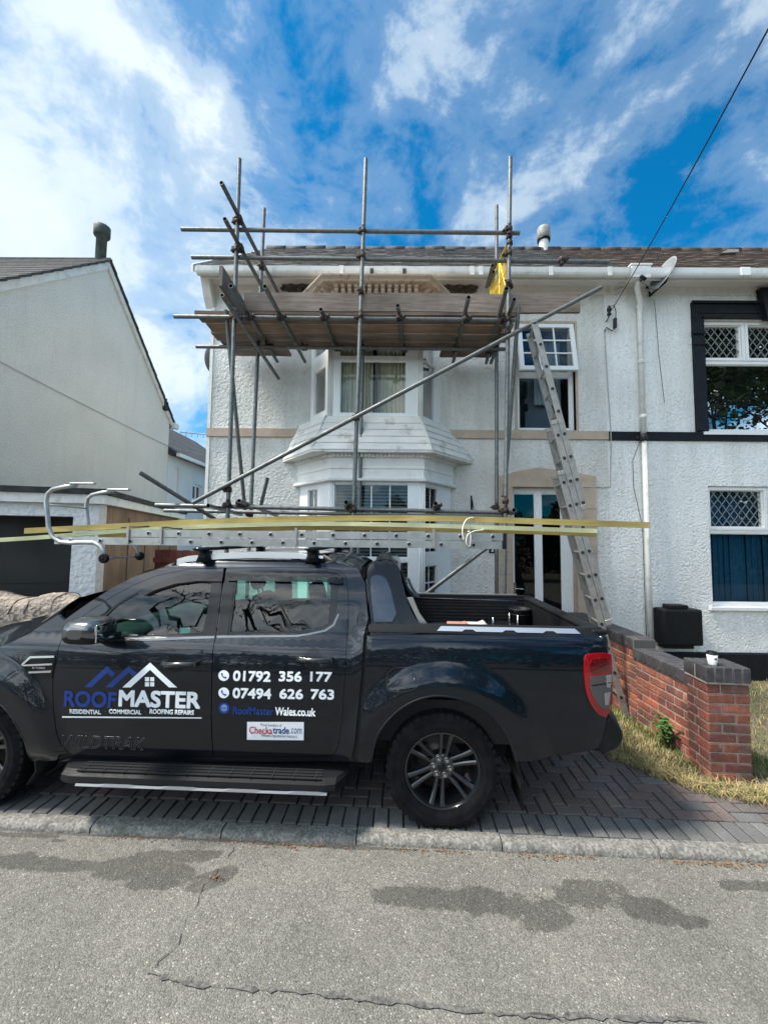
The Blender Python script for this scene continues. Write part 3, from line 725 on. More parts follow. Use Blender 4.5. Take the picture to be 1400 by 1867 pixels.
# ================================================================== HOUSES
YW = 5.9
def XR(px, py, Y): return at(px, py, Y).x
def ZR(px, py, Y): return at(px, py, Y).z
def pxrect(x0, y0, x1, y1, Y):
    a = at(x0, y1, Y); b = at(x1, y0, Y); return (a.x, a.z, b.x, b.z)
def facet(P0, P1):
    P0 = Vector(P0); P1 = Vector(P1); d = (P1-P0); L = d.length; d.normalize(); n = Vector((-d.y, d.x, 0))  # n points inwards (+y for a left-to-right facet)
    return (lambda u, v, dd: P0+d*u+n*dd+Vector((0, 0, v))), L, P0, d, n
def on_facet(px, py, fc):
    fn, L, P0, d, n = fc; r = ray(px, py); t = (P0-CAM).dot(n)/r.dot(n); p = CAM+r*t; return ((p-P0).dot(d), p.z-P0.z)
def window(parent, fn, outer, panes, depth=.06, fm=None, gm=None, name='window', inset=.0, bars=(), barw=.011, pane_d=.035):
    """frame with holes; one pane per hole; bars = list of (u0,v0,u1,v1) strips"""
    mb = MB(); f2 = lambda u, v, d: fn(u, v, d+inset)
    plate(rect(*outer), [rect(*p) for p in panes], f2, depth, mb)
    for u0, v0, u1, v1 in panes:    # glazing bead, set 6 mm proud inside the hole
        w_ = .012
        plate(rect(u0, v0, u1, v1), [rect(u0+w_, v0+w_, u1-w_, v1-w_)], lambda u, v, d: f2(u, v, d+.014), .03, mb)
    fr = mb.build(name, fm or M['upvc'], parent)
    for u0, v0, u1, v1 in panes:
        g = MB(); g.add([f2(u0, v0, pane_d), f2(u1, v0, pane_d), f2(u1, v1, pane_d), f2(u0, v1, pane_d)], [(0, 1, 2, 3)]); g.build('pane', gm or M['glass'], fr)
    if bars:
        bm_ = MB()
        for a in bars:
            (ua, va, ub, vb) = a; dv = Vector((ub-ua, vb-va)).normalized(); nn = Vector((-dv.y, dv.x))*barw/2
            q = [(ua+nn.x, va+nn.y), (ub+nn.x, vb+nn.y), (ub-nn.x, vb-nn.y), (ua-nn.x, va-nn.y)]
            plate(q, [], lambda u, v, d: f2(u, v, pane_d-.008+d), .006, bm_)
        bm_.build('glazing_bars', fm or M['upvc'], fr)
    return fr
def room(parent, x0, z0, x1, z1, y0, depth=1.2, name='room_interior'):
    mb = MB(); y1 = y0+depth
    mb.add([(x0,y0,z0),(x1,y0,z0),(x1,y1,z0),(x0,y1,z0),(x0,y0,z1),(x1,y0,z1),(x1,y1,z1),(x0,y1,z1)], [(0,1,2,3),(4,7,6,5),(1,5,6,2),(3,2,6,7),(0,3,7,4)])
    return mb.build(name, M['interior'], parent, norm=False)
def drape(parent, x0, x1, z0, z1, y, m, folds=14, amp=.025, name='curtain'):
    mb = MB(); n = folds*6; rnd = random.Random(int(x0*100)); ph = rnd.uniform(0, 6)
    vs = []
    for k in range(5):
        z = z0+(z1-z0)*k/4
        for i in range(n+1):
            t = i/n; vs.append((x0+(x1-x0)*t, y+amp*math.sin(t*folds*6.28+ph+math.sin(t*9)*1.5), z))
    mb.add(vs, [(k*(n+1)+i, k*(n+1)+i+1, (k+1)*(n+1)+i+1, (k+1)*(n+1)+i) for k in range(4) for i in range(n)], True)
    return mb.build(name, m, parent, norm=False)
def along_x(mb, prof, x0, x1, mi=0, smooth=False):
    """closed profile (y, z) swept from x0 to x1"""
    mb.loft([[(x0, y, z) for y, z in prof], [(x1, y, z) for y, z in prof]], True, True, None, mi, smooth)

HL = thing('terraced_house', 'white roughcast end house with two storey bay and buff band behind the scaffolding', 'house', (0.2, YW, -.11))
XL, XM = XR(387, 600, YW), XR(1107, 790, YW)
XEND = 9.2
ZE = ZR(700, 517, YW)                     # underside of eaves at the wall
ZT = ZR(700, 488, 5.52)                   # top of gutter
WZ0 = -.25
W1 = pxrect(943, 590, 1046, 784, YW)      # bedroom window opening
DOOR = pxrect(936, 888, 1048, 1290, YW); DOOR = (DOOR[0], -.1, DOOR[2], DOOR[3])
bayU = (XR(574, 700, YW), ZR(700, 775, YW), XR(800, 700, YW), ZR(700, 600, YW))
bayL = (XR(556, 950, YW), .55, XR(812, 950, YW), ZR(700, 880, YW))
mb = MB()
plate([(XL, WZ0), (XM, WZ0), (XM, ZE+.3), (XL, ZE+.3)], [rect(*W1), rect(*DOOR), rect(bayU[0], bayU[1], bayU[2], bayU[3]), rect(bayL[0], bayL[1], bayL[2], bayL[3])], wallfn(YW), .14, mb, step=None)
mb.box((XL, YW+.145, WZ0), (XL+.2, 11.6, ZE+.2)); mb.box((XL+.2, 11.4, WZ0), (XM, 11.6, ZE+.2))
mb.prism([(5.9+.15, ZE+.2), (11.55, ZE+.2), (8.8, ZR(900, 457, 8.8)-.1)], XL+.01, XL+.19, 'x')
mb.build('wall', M['white_render'], HL)
# quoin bead down the left corner
mb = MB(); mb.box((XL-.012, YW-.012, WZ0), (XL+.035, YW-.002, ZE)); mb.build('corner_bead', M['upvc_aged'], HL)
# buff string course, left and right of the bay
zs0, zs1 = ZR(700, 800, YW), ZR(700, 782, YW)
for x0, x1 in ((XL-.012, XR(552, 790, YW)), (XR(812, 790, YW), XM)):
    mb = MB(); along_x(mb, [(YW+.02, zs0), (YW-.035, zs0+.012), (YW-.035, zs1-.015), (YW+.02, zs1)], x0, x1); mb.build('string_course', M['buff'], HL)
# eaves: frieze, soffit, fascia, gutter
def eaves(parent, x0, x1, m_fr, gut_m, aged=True):
    mb = MB(); along_x(mb, [(YW-.02, ZE-.16), (YW-.02, ZE), (YW+.05, ZE), (YW+.05, ZE-.16)], x0, x1)
    mb.build('frieze', m_fr, parent)
    mb = MB(); along_x(mb, [(YW+.05, ZE+.002), (5.66, ZE+.002), (5.655, ZE+.05), (5.62, ZE+.06), (5.60, ZT-.12), (5.60, ZT-.03), (YW+.05, ZT-.03)], x0-.0, x1); mb.build('fascia', M['white_paint'], parent)
    prof = []
    for k in range(9): t = math.pi+math.pi*k/8; prof.append((5.545+.055*math.cos(t), ZT-.045+.065*math.sin(t)))
    prof = [(5.485, ZT)]+prof+[(5.605, ZT), (5.595, ZT)]
    for k in range(8, -1, -1): t = math.pi+math.pi*k/8; prof.append((5.545+.047*math.cos(t), ZT-.042+.055*math.sin(t)))
    prof.append((5.495, ZT-.002))
    mb = MB(); along_x(mb, prof, x0-.02, x1, 0, False); g = mb.build('gutter', gut_m, parent)
    return g
XG = XR(1147, 490, 5.52)
g1 = eaves(HL, XL-.06, XG, M['white_paint'], M['upvc_aged'])
mb = MB()
for px in (623, 860, 876, 1003, 1110): x = XR(px, 490, 5.5); mb.box((x-.03, 5.478, ZT-.125), (x+.03, 5.484, ZT+.004))
build_loose(mb, 'union_bracket', M['upvc_aged'], g1)
mb = MB()
for px in (678, 737): x = XR(px, 490, 5.5); mb.box((x-.025, 5.462, ZT-.19), (x+.025, 5.475, ZT-.05)); mb.box((x-.01, 5.45, ZT-.24), (x+.03, 5.47, ZT-.17))
build_loose(mb, 'gutter_clip', M['coupler'], g1)
# corner console at left end
mb = MB(); mb.prism([(5.5, ZT+.0), (5.5, ZT-.08), (5.66, ZE-.05), (5.80, ZE-.30), (YW, ZE-.42), (YW, ZT)], XL-.10, XL+.02, 'x'); mb.build('eaves_console', M['upvc_aged'], HL)
# roof
ZRG = ZR(900, 456, 8.8); ZRB = ZT+.01
def roof(parent, x0, x1, m, seed):
    rnd = random.Random(seed); mb = MB(); n = int((x1-x0)/.14); vs = []; rows = 16
    for k in range(rows+1):
        t = k/rows; y = 5.53+(8.8-5.53)*t; z = ZRB+(ZRG-ZRB)*t
        for i in range(n+1): vs.append((x0+(x1-x0)*i/n, y, z+(rnd.uniform(-.012, .018) if 0 < i < n else 0)))
    # stepped courses
    for k in range(rows):
        a = [Vector(vs[k*(n+1)+i])+Vector((0, 0, .025)) for i in range(n+1)]; b_ = [Vector(vs[(k+1)*(n+1)+i]) for i in range(n+1)]; lo = [Vector(v)-Vector((0, 0, .03)) for v in a]
        base = mb.add(lo+a+b_, []); m_ = n+1
        for i in range(n):
            mb.f += [[base+i, base+i+1, base+m_+i+1, base+m_+i], [base+m_+i, base+m_+i+1, base+2*m_+i+1, base+2*m_+i]]; mb.sm += [False, False]; mb.mi += [0, 0]
    mb.add([(x0, 8.8, ZRG), (x1, 8.8, ZRG), (x1, 12.0, ZRB), (x0, 12.0, ZRB)], [(0, 1, 2, 3)])
    mb.add([(x0, 5.53, ZRB-.02), (x1, 5.53, ZRB-.02), (x1, 8.8, ZRG-.06), (x0, 8.8, ZRG-.06)], [(0, 3, 2, 1)])
    o = mb.build('roof', m, parent, norm=False)
    rd = MB(); x = x0
    while x < x1-.05:
        l = min(.45, x1-x); rd.tube([(x, 8.8, ZRG-.035+rnd.uniform(-.01, .01)), (x+l-.01, 8.8, ZRG-.035+rnd.uniform(-.01, .01))], .10, 12, True); x += l
    rd.build('ridge_tiles', m, o); return o
XRL = XL-.12; XSPL = XR(1012, 470, 7.0)
r1 = roof(HL, XRL, XM+.15, M['slate'], 1)
mb = MB()
d = Vector((0, 8.8-5.5, ZRG-ZRB)); mb.prism([(5.5, ZRB-.10), (8.8, ZRG-.12), (8.8, ZRG+.0), (5.5, ZRB+.02)], XRL-.035, XRL-.005, 'x'); mb.build('verge_board', M['white_paint'], r1)
for px, w_ in ((818, .2), (671, .12)):
    mb = MB(); p = at(px, 461, 8.35); mb.box((p.x-w_/2, p.y-.1, p.z-.12), (p.x+w_/2, p.y+.2, p.z-.0)); mb.build('vent_tile', M['black_plastic'], r1)
# flue terminal on the ridge
fl = at(991, 455, 8.8)
mb = MB()
s_ = 8.8/F
mb.lathe([(.105, -.5), (.105, .26)], 20, Matrix.Translation((fl.x, 8.8, fl.z-.05)) @ Matrix.Rotation(math.radians(90), 4, 'X'))
fo = mb.build('flue', mat('white flue pipe', (.62,.62,.60), .6, var=.1, vscale=9), HL)
FM = Matrix.Translation((fl.x, 8.8, fl.z-.05)) @ Matrix.Rotation(math.radians(90), 4, 'X'); mb = MB(); mb.lathe([(.10, .24), (.142, .25), (.142, .29), (.10, .30)], 20, FM); mb.build('flue_band', M['black_plastic'], fo); mb = MB(); mb.lathe([(.125, .292), (.142, .31), (.142, .54), (.13, .56), (.11, .56), (.105, .5), (0, .5)], 20, FM); mb.build('flue_cap', mat('grey flue metal', (.27,.27,.25), .6, var=.3, vscale=12), fo)

# --- bedroom window (fanlight open)
fnw = wallfn(YW+.07)
u0, v0, u1, v1 = W1
tr = ZR(1000, 683, YW+.07)
P_low = (u0+.05, v0+.045, u1-.05, tr-.04); P_top = (u0+.05, tr+.03, u1-.05, v1-.05)
wf = window(HL, fnw, (u0, v0, u1, v1), [P_low, P_top], gm=M['glass'])
# open top sash tilted out from its head
sw, sh = (u1-u0)-.02, v1-tr+.02
th = math.radians(10)
Rm = Matrix.Translation((u0+.01, YW+.05, v1-.01)) @ Matrix.Rotation(-th, 4, 'X')
fs_ = lambda u, v, d: Rm @ Vector((u, d-.05, v-sh))
mb = MB(); plate(rect(0, 0, sw, sh), [rect(.065, .065, sw-.065, sh-.065)], fs_, .05, mb, back=True); sa = mb.build('sash', M['upvc'], wf)
mb = MB()
gu0, gu1, gv0, gv1 = .065, sw-.065, .065, sh-.065
for k in (1, 2):
    u = gu0+(gu1-gu0)*k/3; plate(rect(u-.009, gv0, u+.009, gv1), [], lambda a, b, d: fs_(a, b, d+.008), .02, mb)
    v = gv0+(gv1-gv0)*k/3; plate(rect(gu0, v-.009, gu1, v+.009), [], lambda a, b, d: fs_(a, b, d+.0065), .02, mb)
mb.add([fs_(gu0, gv0, .028), fs_(gu1, gv0, .028), fs_(gu1, gv1, .028), fs_(gu0, gv1, .028)], [(0, 1, 2, 3)], False, 1)
mb.build('sash_pane', [M['upvc'], M['glass']], wf, norm=False)
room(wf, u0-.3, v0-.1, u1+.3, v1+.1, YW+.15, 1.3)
drape(wf, u0+.38, u1-.08, v0+.5, v1-.12, YW+.35, M['curtain_white'], 7, .03); drape(wf, u0+.05, u0+.12, v0+.1, v1-.12, YW+.3, M['curtain_white'], 2, .02)
mb = MB(); mb.box((u0+.02, YW+.45, v0+.02), (u1-.02, YW+.47, v0+1.0)); mb.build('net_blind', mat('pale blue net', (.20,.26,.32), .9), wf)
mb = MB()   # dark ornament stand on the sill
x_ = u0+.13; mb.tube([(x_, YW+.2, v0+.05), (x_, YW+.2, v0+.7)], .05, 8); mb.rbox((x_-.07, YW+.17, v0+.55), (x_+.09, YW+.26, v0+.82), .03); mb.rbox((x_-.07, YW+.17, v0+.35), (x_+.1, YW+.26, v0+.47), .03)
mb.build('window_ornament', M['black_plastic'], wf)
mb = MB(); w_ = .035
plate(rect(u0-w_, v0-.02, u1+w_, v1+w_), [rect(u0+.0, v0+.0, u1-.0, v1-.0)], wallfn(YW-.008), .078, mb); mb.build('window_reveal', M['buff'], HL)

# --- front door with buff moulded surround
fnd = wallfn(YW+.11); u0, v0, u1, v1 = DOOR
def X_(px, py=1000, Y=YW): return XR(px, py, Y)
def Z_(py, px=1000, Y=YW): return ZR(px, py, Y)
zh = Z_(868)
so = [(X_(903), -.1), (u0+.005, -.1), (u0+.005, v1-.005), (u1-.005, v1-.005), (u1-.005, -.1), (X_(1087), -.1), (X_(1087), zh), (X_(1034), Z_(859)), (X_(982), Z_(853)), (X_(935), Z_(862)), (X_(903), zh-.03)]
mb = MB(); plate(so, [], wallfn(YW-.03), .18, mb); sr = mb.build('door_surround', M['buff'], HL)
mb = MB()
for k in range(1, 6):     # coursed joints moulded in the jamb
    z = v1-.32*k; mb.box((u1+.07, YW-.0325, z-.006), (X_(1087), YW-.029, z+.006)); mb.box((X_(903), YW-.0325, z-.006), (u0-.02, YW-.029, z+.006))
mb.build('moulded_joint', mat('dark joint', (.30,.25,.20), .9), sr)
dz1 = v1-.04
gl1 = (X_(940, 1000, YW+.11), 1.0, X_(980, 1000, YW+.11), dz1-.06); 
gl = [(X_(941), .16, X_(981), dz1-.05), (X_(993), .16, X_(1030), dz1-.05)]
df = window(HL, fnd, (u0+.006, -.1, u1-.006, v1-.006), gl, .06, gm=M['glass_dark'], name='door', pane_d=.02)
mb = MB(); hx = X_(937.5)+.03; hz = Z_(1075)
mb.rbox((hx-.014, YW+.098, hz-.09), (hx+.014, YW+.109, hz+.09), .008); mb.tube([(hx, YW+.10, hz), (hx, YW+.06, hz), (hx+.02, YW+.055, hz), (hx+.12, YW+.055, hz-.004)], .010, 8); mb.build('handle', M['chrome'], df)
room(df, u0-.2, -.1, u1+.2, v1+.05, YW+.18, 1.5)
# house number plaque and wall bracket
pc = at(897, 1001.5, YW-.02)
mb = MB(); mb.rbox((pc.x-.045, YW-.022, pc.z-.055), (pc.x+.045, YW-.004, pc.z+.055), .006); pq = mb.build('number_plaque', M['black_plastic'], HL)
def text_mesh(s, size=1.0, bold=0.0, shear=0.0, extr=0.0):
    cu = bpy.data.curves.new('t', 'FONT'); cu.body = s; cu.size = size; cu.offset = bold; cu.shear = shear; cu.extrude = extr; cu.resolution_u = 4
    o = bpy.data.objects.new('t', cu); S.collection.objects.link(o); bpy.context.view_layer.update()
    me = bpy.data.meshes.new_from_object(o.evaluated_get(bpy.context.evaluated_depsgraph_get()))
    vs = [v.co.copy() for v in me.vertices]; fs = [list(p.vertices) for p in me.polygons]
    bpy.data.objects.remove(o); bpy.data.curves.remove(cu); bpy.data.meshes.remove(me)
    return vs, fs
def text_into(mb, s, box, fn, bold=0.0, shear=0.0, mi=0, sub=False, lift=Vector((0, -.0002, 0))):
    """fit a string into box (u0, v0, u1, v1) and map it by fn(u, v); bold thickens the strokes"""
    vs, fs = text_mesh(s, 1.0, 0.0, shear)
    x0 = min(v.x for v in vs); x1 = max(v.x for v in vs); y0 = min(v.y for v in vs); y1 = max(v.y for v in vs)
    u0, v0, u1, v1 = box; e = bold*(v1-v0)
    offs = [(0, 0)] if not bold else [(-e, -e), (-e, e), (e, -e), (e, e), (-e, 0), (e, 0), (0, e), (0, -e), (0, 0)]
    for k, (du, dv) in enumerate(offs):
        mb.add([fn(u0+e+(v.x-x0)/(x1-x0)*(u1-u0-2*e)+du, v0+e+(v.y-y0)/(y1-y0)*(v1-v0-2*e)+dv)+lift*k for v in vs], fs, False, mi)
mb = MB(); text_into(mb, '2', (pc.x-.02, pc.z-.032, pc.x+.024, pc.z+.036), lambda u, v: Vector((u, YW-.0235, v)), .02); mb.build('numeral', M['decal_white'], pq, norm=False)
bx = at(860, 918, YW-.05)
mb = MB(); mb.box((bx.x-.01, YW-.012, bx.z-.10), (bx.x+.012, YW-.001, bx.z+.12)); mb.tube([(bx.x, YW-.012, bx.z+.10), (bx.x, YW-.10, bx.z+.02), (bx.x, YW-.13, bx.z-.06), (bx.x, YW-.10, bx.z-.07)], .007, 6); mb.tube([(bx.x, YW-.012, bx.z-.08), (bx.x, YW-.09, bx.z-.0)], .006, 6); mb.rbox((bx.x-.02, YW-.06, bx.z-.16), (bx.x+.03, YW-.004, bx.z-.08), .01)
mb.build('hanging_bracket', M['black_paint'], HL)

# --- two storey bay
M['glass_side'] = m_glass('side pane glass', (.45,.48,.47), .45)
YB1 = 5.30      # lower bay front
YB2 = 5.46      # upper bay front
def bay_plan(px, py, Yf): 
    """px = wall-left, front-left, front-right, wall-right"""
    return [Vector((XR(px[0], py, YW), YW, 0)), Vector((XR(px[1], py, Yf), Yf, 0)), Vector((XR(px[2], py, Yf), Yf, 0)), Vector((XR(px[3], py, YW), YW, 0))]
def bay_band(parent, name, m, levels, close=True, smooth=False):
    """levels: list of (plan (4 points), z); lofted as an open-backed solid"""
    mb = MB(); rings = []
    for plan, z in levels: rings.append([(p.x, p.y, z) for p in plan])
    n = 4; base = mb.add([p for r in rings for p in r], [])
    for i in range(len(rings)-1):
        for j in range(3): mb.f.append([base+i*4+j, base+i*4+j+1, base+(i+1)*4+j+1, base+(i+1)*4+j]); mb.sm.append(smooth); mb.mi.append(0)
    for r in (0, len(rings)-1): mb.f.append([base+r*4+k for k in range(4)]); mb.sm.append(False); mb.mi.append(0)
    return mb.build(name, m, parent, norm=False)
def grow(plan, d):
    """push the bay plan outwards by d, ends sliding along the wall"""
    out = []
    e = [(plan[i+1]-plan[i]).normalized() for i in range(3)]; n = [Vector((v.y, -v.x, 0)) for v in e]
    def isect(p, d1, q, d2):
        den = d1.x*d2.y-d1.y*d2.x; t = ((q.x-p.x)*d2.y-(q.y-p.y)*d2.x)/den; return p+d1*t
    l = [(plan[i]+n[i]*d, e[i]) for i in range(3)]
    out.append(isect(*l[0], Vector((0, YW, 0)), Vector((1, 0, 0)))); out.append(isect(*l[0], *l[1])); out.append(isect(*l[1], *l[2])); out.append(isect(*l[2], Vector((0, YW, 0)), Vector((1, 0, 0))))
    return out
PL = bay_plan((546, 604, 770, 821), 950, YB1); PU = bay_plan((567, 602, 766, 803), 720, YB2)
zl_top = ZR(690, 879, YB1)
bw = bay_band(HL, 'bay_base_wall', M['white_render'], [(PL, WZ0), (PL, .62)])
bay_band(bw, 'bay_sill', M['white_paint'], [(grow(PL, .05), .62), (grow(PL, .05), .67), (PL, .69)])
def bay_windows(plan, z0, z1, front, left, right, glassm, bars_f, bars_s, insets=(0, 0, 0)):
    fr = []
    for i, holes in enumerate((left, front, right)):
        P0, P1 = plan[i].copy(), plan[i+1].copy(); P0.z = P1.z = 0; fc = facet(P0, P1)
        hs = []
        for (a, b_) in holes:
            (ua, va), (ub, vb) = on_facet(a[0], a[1], fc), on_facet(b_[0], b_[1], fc)
            hs.append((max(min(ua, ub), .03), max(min(va, vb), z0+.03), min(max(ua, ub), fc[1]-.03), max(va, vb)))
        bars = []
        for h in hs:
            if h[3]-h[1] < .25 and i == 1: continue
            nb = (bars_f if i == 1 else bars_s)
            for k in range(1, nb[0]): u = h[0]+(h[2]-h[0])*k/nb[0]; bars.append((u, h[1], u, h[3]))
            for k in range(1, nb[1]): v = h[1]+(h[3]-h[1])*k/nb[1]; bars.append((h[0], v, h[2], v))
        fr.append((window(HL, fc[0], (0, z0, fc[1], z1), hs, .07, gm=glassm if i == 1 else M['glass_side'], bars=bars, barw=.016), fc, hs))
    return fr
wl = bay_windows(PL, .69, zl_top, [((607, 1016), (745, 883)), ((607, 1130), (745, 1025))], [((559, 1008), (579, 891)), ((559, 1130), (579, 1030))], [((775, 1008), (798, 891)), ((768, 1130), (797, 1030))], M['glass'], (4, 3), (2, 3))
# slatted blinds
for k, (w_, fc, hs) in enumerate(wl):
    mb = MB(); fn = fc[0]
    u0_, u1_ = min(h[0] for h in hs)-.03, max(h[2] for h in hs)+.03; z = .75
    while z < zl_top-.05:
        p = [fn(u0_, z, .10), fn(u1_, z, .10), fn(u1_, z+.026, .135), fn(u0_, z+.026, .135)]
        mb.add(p+[q-Vector((0, 0, .003)) for q in p], [(0, 1, 2, 3), (7, 6, 5, 4)]); z += .045
    mb.build('blind', M['blind_dark'], w_, norm=False)
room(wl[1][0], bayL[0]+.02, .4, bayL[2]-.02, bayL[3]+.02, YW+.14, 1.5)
# joint posts on the bay corners (reeded)
for plan, z0_, z1_, w2 in ((PL, .69, zl_top, wl), (PU, ZR(690, 764, YB2), ZR(690, 640, YB2)+.5, None)):
    mb = MB()
    for j, sgn in ((1, -1), (2, 1)):
        c = plan[j]
        for k in (-1, 0, 1): mb.tube([(c.x+k*.026, c.y-.006+abs(k)*.006, z0_), (c.x+k*.026, c.y-.006+abs(k)*.006, z1_)], .013, 8)
    build_loose(mb, 'corner_post', M['upvc'], HL, tol=.03)
# entablature over the lower bay
zb = ZR(690, 822, 5.22)
bay_band(HL, 'bay_entablature', M['white_paint'], [(grow(PL, .0), zl_top-.002), (grow(PL, .075), zl_top+.01), (grow(PL, .08), zl_top+.035), (grow(PL, .045), zl_top+.05), (grow(PL, .03), zl_top+.06), (grow(PL, .03), zl_top+.17), (grow(PL, .042), zl_top+.175), (grow(PL, .042), zl_top+.20), (grow(PL, .03), zl_top+.205), (grow(PL, .035), zb-.09), (grow(PL, .06), zb-.08), (grow(PL, .06), zb-.001)])
def dentils(parent, plan, z0, z1, off, dep, m, w_=.035, gap=.03, name='dentils', console=False):
    mb = MB(); g = grow(plan, off)
    for i in range(3):
        a, b_ = g[i], g[i+1]; d = b_-a; L = d.length; d.normalize(); n = Vector((d.y, -d.x, 0)); k = int((L-.02)/(w_+gap)); st = (L-k*(w_+gap)+gap)/2
        for q in range(k):
            p = a+d*(st+q*(w_+gap))
            Mx = Matrix(((d.x, n.x, 0, p.x), (d.y, n.y, 0, p.y), (0, 0, 1, 0), (0, 0, 0, 1)))
            if console:
                h = z1-z0
                mb.prism([(-.01, z0), (dep*.45, z0), (dep*.75, z0+h*.25), (dep*.7, z0+h*.5), (dep, z0+h*.62), (dep, z1), (-.01, z1)], 0, w_, 'x', Mx)
            else: mb.box((0, -.01, z0), (w_, dep, z1), 0, Mx)
    return mb.build(name, m, parent)
dentils(HL, PL, zb-.078, zb-.012, .06, .03, M['white_paint'], .028, .024)
# skirt roof between the bays
ST = bay_plan((544, 594, 766, 816), 762, 5.40); zst = ZR(690, 760, 5.40)
SB_ = bay_plan((516, 568, 789, 862), 822, 5.13); zsb = ZR(690, 820, 5.13)
def lerp_plan(a, b, t): return [p.lerp(q, t) for p, q in zip(a, b)]
lv = [(SB_, zsb-.028), (SB_, zsb)]
nC = 5
for k in range(nC):
    t = k/nC; t2 = (k+1)/nC; lv.append((lerp_plan(SB_, ST, t-.04), zsb+(zst-zsb)*t+.001)); lv.append((lerp_plan(SB_, ST, t-.036), zsb+(zst-zsb)*t+.012)); lv.append((lerp_plan(SB_, ST, t2), zsb+(zst-zsb)*t2)); 
lv.append((ST, zst+.01))
m_sk = mat('painted bay roof', (.70,.69,.65), .75, var=.06, vscale=6, dark=(.34,.30,.22), dmix=(.55,.72), dscale=5, bump=.3, bscale=25)
sk = bay_band(HL, 'bay_skirt_roof', m_sk, lv)
m_lead = mat('painted hip roll', (.60,.59,.56), .7, var=.15)
mb = MB()
for j in (1, 2): mb.tube([SB_[j]+Vector((0, 0, zsb+.01)), ST[j]+Vector((0, 0, zst+.008))], .014, 8)
for j in (0, 3): mb.tube([SB_[j]+Vector((0, -.012, zsb+.01)), ST[j]+Vector((0, -.012, zst+.01))], .010, 8)
mb.build('hip_roll', m_lead, sk)
# mossy growth on the right skirt facet
# upper bay windows
zu0 = zst+.012; zu1 = ZR(690, 600, YB2)
tz = ZR(690, 655, YB2)
wu = bay_windows(PU, zu0, zu1, [((619, 753), (741, 658)), ((619, 649), (741, 606))], [((572, 758), (594, 668)), ((572, 655), (594, 615))], [((769, 758), (794, 668)), ((769, 655), (794, 615))], M['glass'], (1, 1), (1, 1))
fnU = wu[1][1][0]
h = wu[1][2][0]
mb = MB(); um = on_facet(686, 700, wu[1][1])[0]; plate(rect(um-.02, h[1], um+.02, h[3]), [], lambda u, v, d: fnU(u, v, d+.03), .03, mb); mb.build('mullion', mat('grey mullion', (.10,.10,.10), .5), wu[1][0])
drape(wu[1][0], PU[1].x+.12, um+PU[1].x-.05, zu0+.02, zu1, YB2+.11, M['curtain'], 9, .02); drape(wu[1][0], um+PU[1].x+.0, PU[2].x-.1, zu0+.02, zu1, YB2+.12, M['curtain'], 9, .02)
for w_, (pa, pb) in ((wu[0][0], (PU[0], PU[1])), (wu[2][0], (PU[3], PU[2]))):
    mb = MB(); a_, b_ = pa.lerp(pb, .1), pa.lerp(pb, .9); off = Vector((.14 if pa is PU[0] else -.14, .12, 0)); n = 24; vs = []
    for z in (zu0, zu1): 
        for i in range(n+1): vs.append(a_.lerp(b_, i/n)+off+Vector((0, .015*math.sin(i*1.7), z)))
    mb.add(vs, [(i, i+1, n+2+i, n+1+i) for i in range(n)], True); mb.build('curtain', mat('shaded curtain', (.30,.28,.22), .9), w_, norm=False)  # darker copy of the cream curtain, shade put into its colour
room(wu[1][0], bayU[0]+.02, bayU[1]+.02, bayU[2]-.02, bayU[3]-.02, YW+.14, 1.6)
# cornice of the upper bay: wall, consoles, broken moulding
zc = ZR(690, 505, 5.2)
bay_band(HL, 'bay_head', M['white_paint'], [(PU, zu1-.002), (grow(PU, .04), zu1+.03), (grow(PU, .04), zu1+.07), (grow(PU, .01), zu1+.09), (grow(PU, .012), zc-.14)])
dentils(HL, PU, zc-.105, zc-.01, .015, .12, M['cream_stone'], .052, .040, 'cornice_consoles', True)
bay_band(HL, 'bay_cornice', M['cream_stone'], [(grow(PU, .012), zc-.142), (grow(PU, .012), zc-.012), (grow(PU, .19), zc-.008), (grow(PU, .205), zc+.012), (grow(PU, .245), zc+.035), (grow(PU, .25), zc+.055), (grow(PU, .1), zc+.075), (PU, zc+.08)])
# bare rubble where the plaster has come away beside the cornice
def rag(cx, cz, w_, h_, seed):
    rnd = random.Random(seed); q = [(cx+w_*math.cos(a)*rnd.uniform(.7, 1.1), cz+h_*math.sin(a)*rnd.uniform(.7, 1.1)) for a in [6.283*k/22 for k in range(22)]]
    mb = MB(); plate(q, [], lambda u, v, d: Vector((u, YW-.045-.02*math.sin(u*37)*math.sin(v*41)+d, v)), .03, mb, grid=.04); return mb
zz = ZR(700, 528, YW)
rag(XR(540, 527, YW), zz, .27, .10, 2).build('bare_masonry', M['rubble'], HL); rag(XR(838, 527, YW), zz, .28, .10, 5).build('bare_masonry', M['rubble'], HL)
# satellite dish on the side wall
def dish(parent, c, facing, r, name_m, arm):
    pass

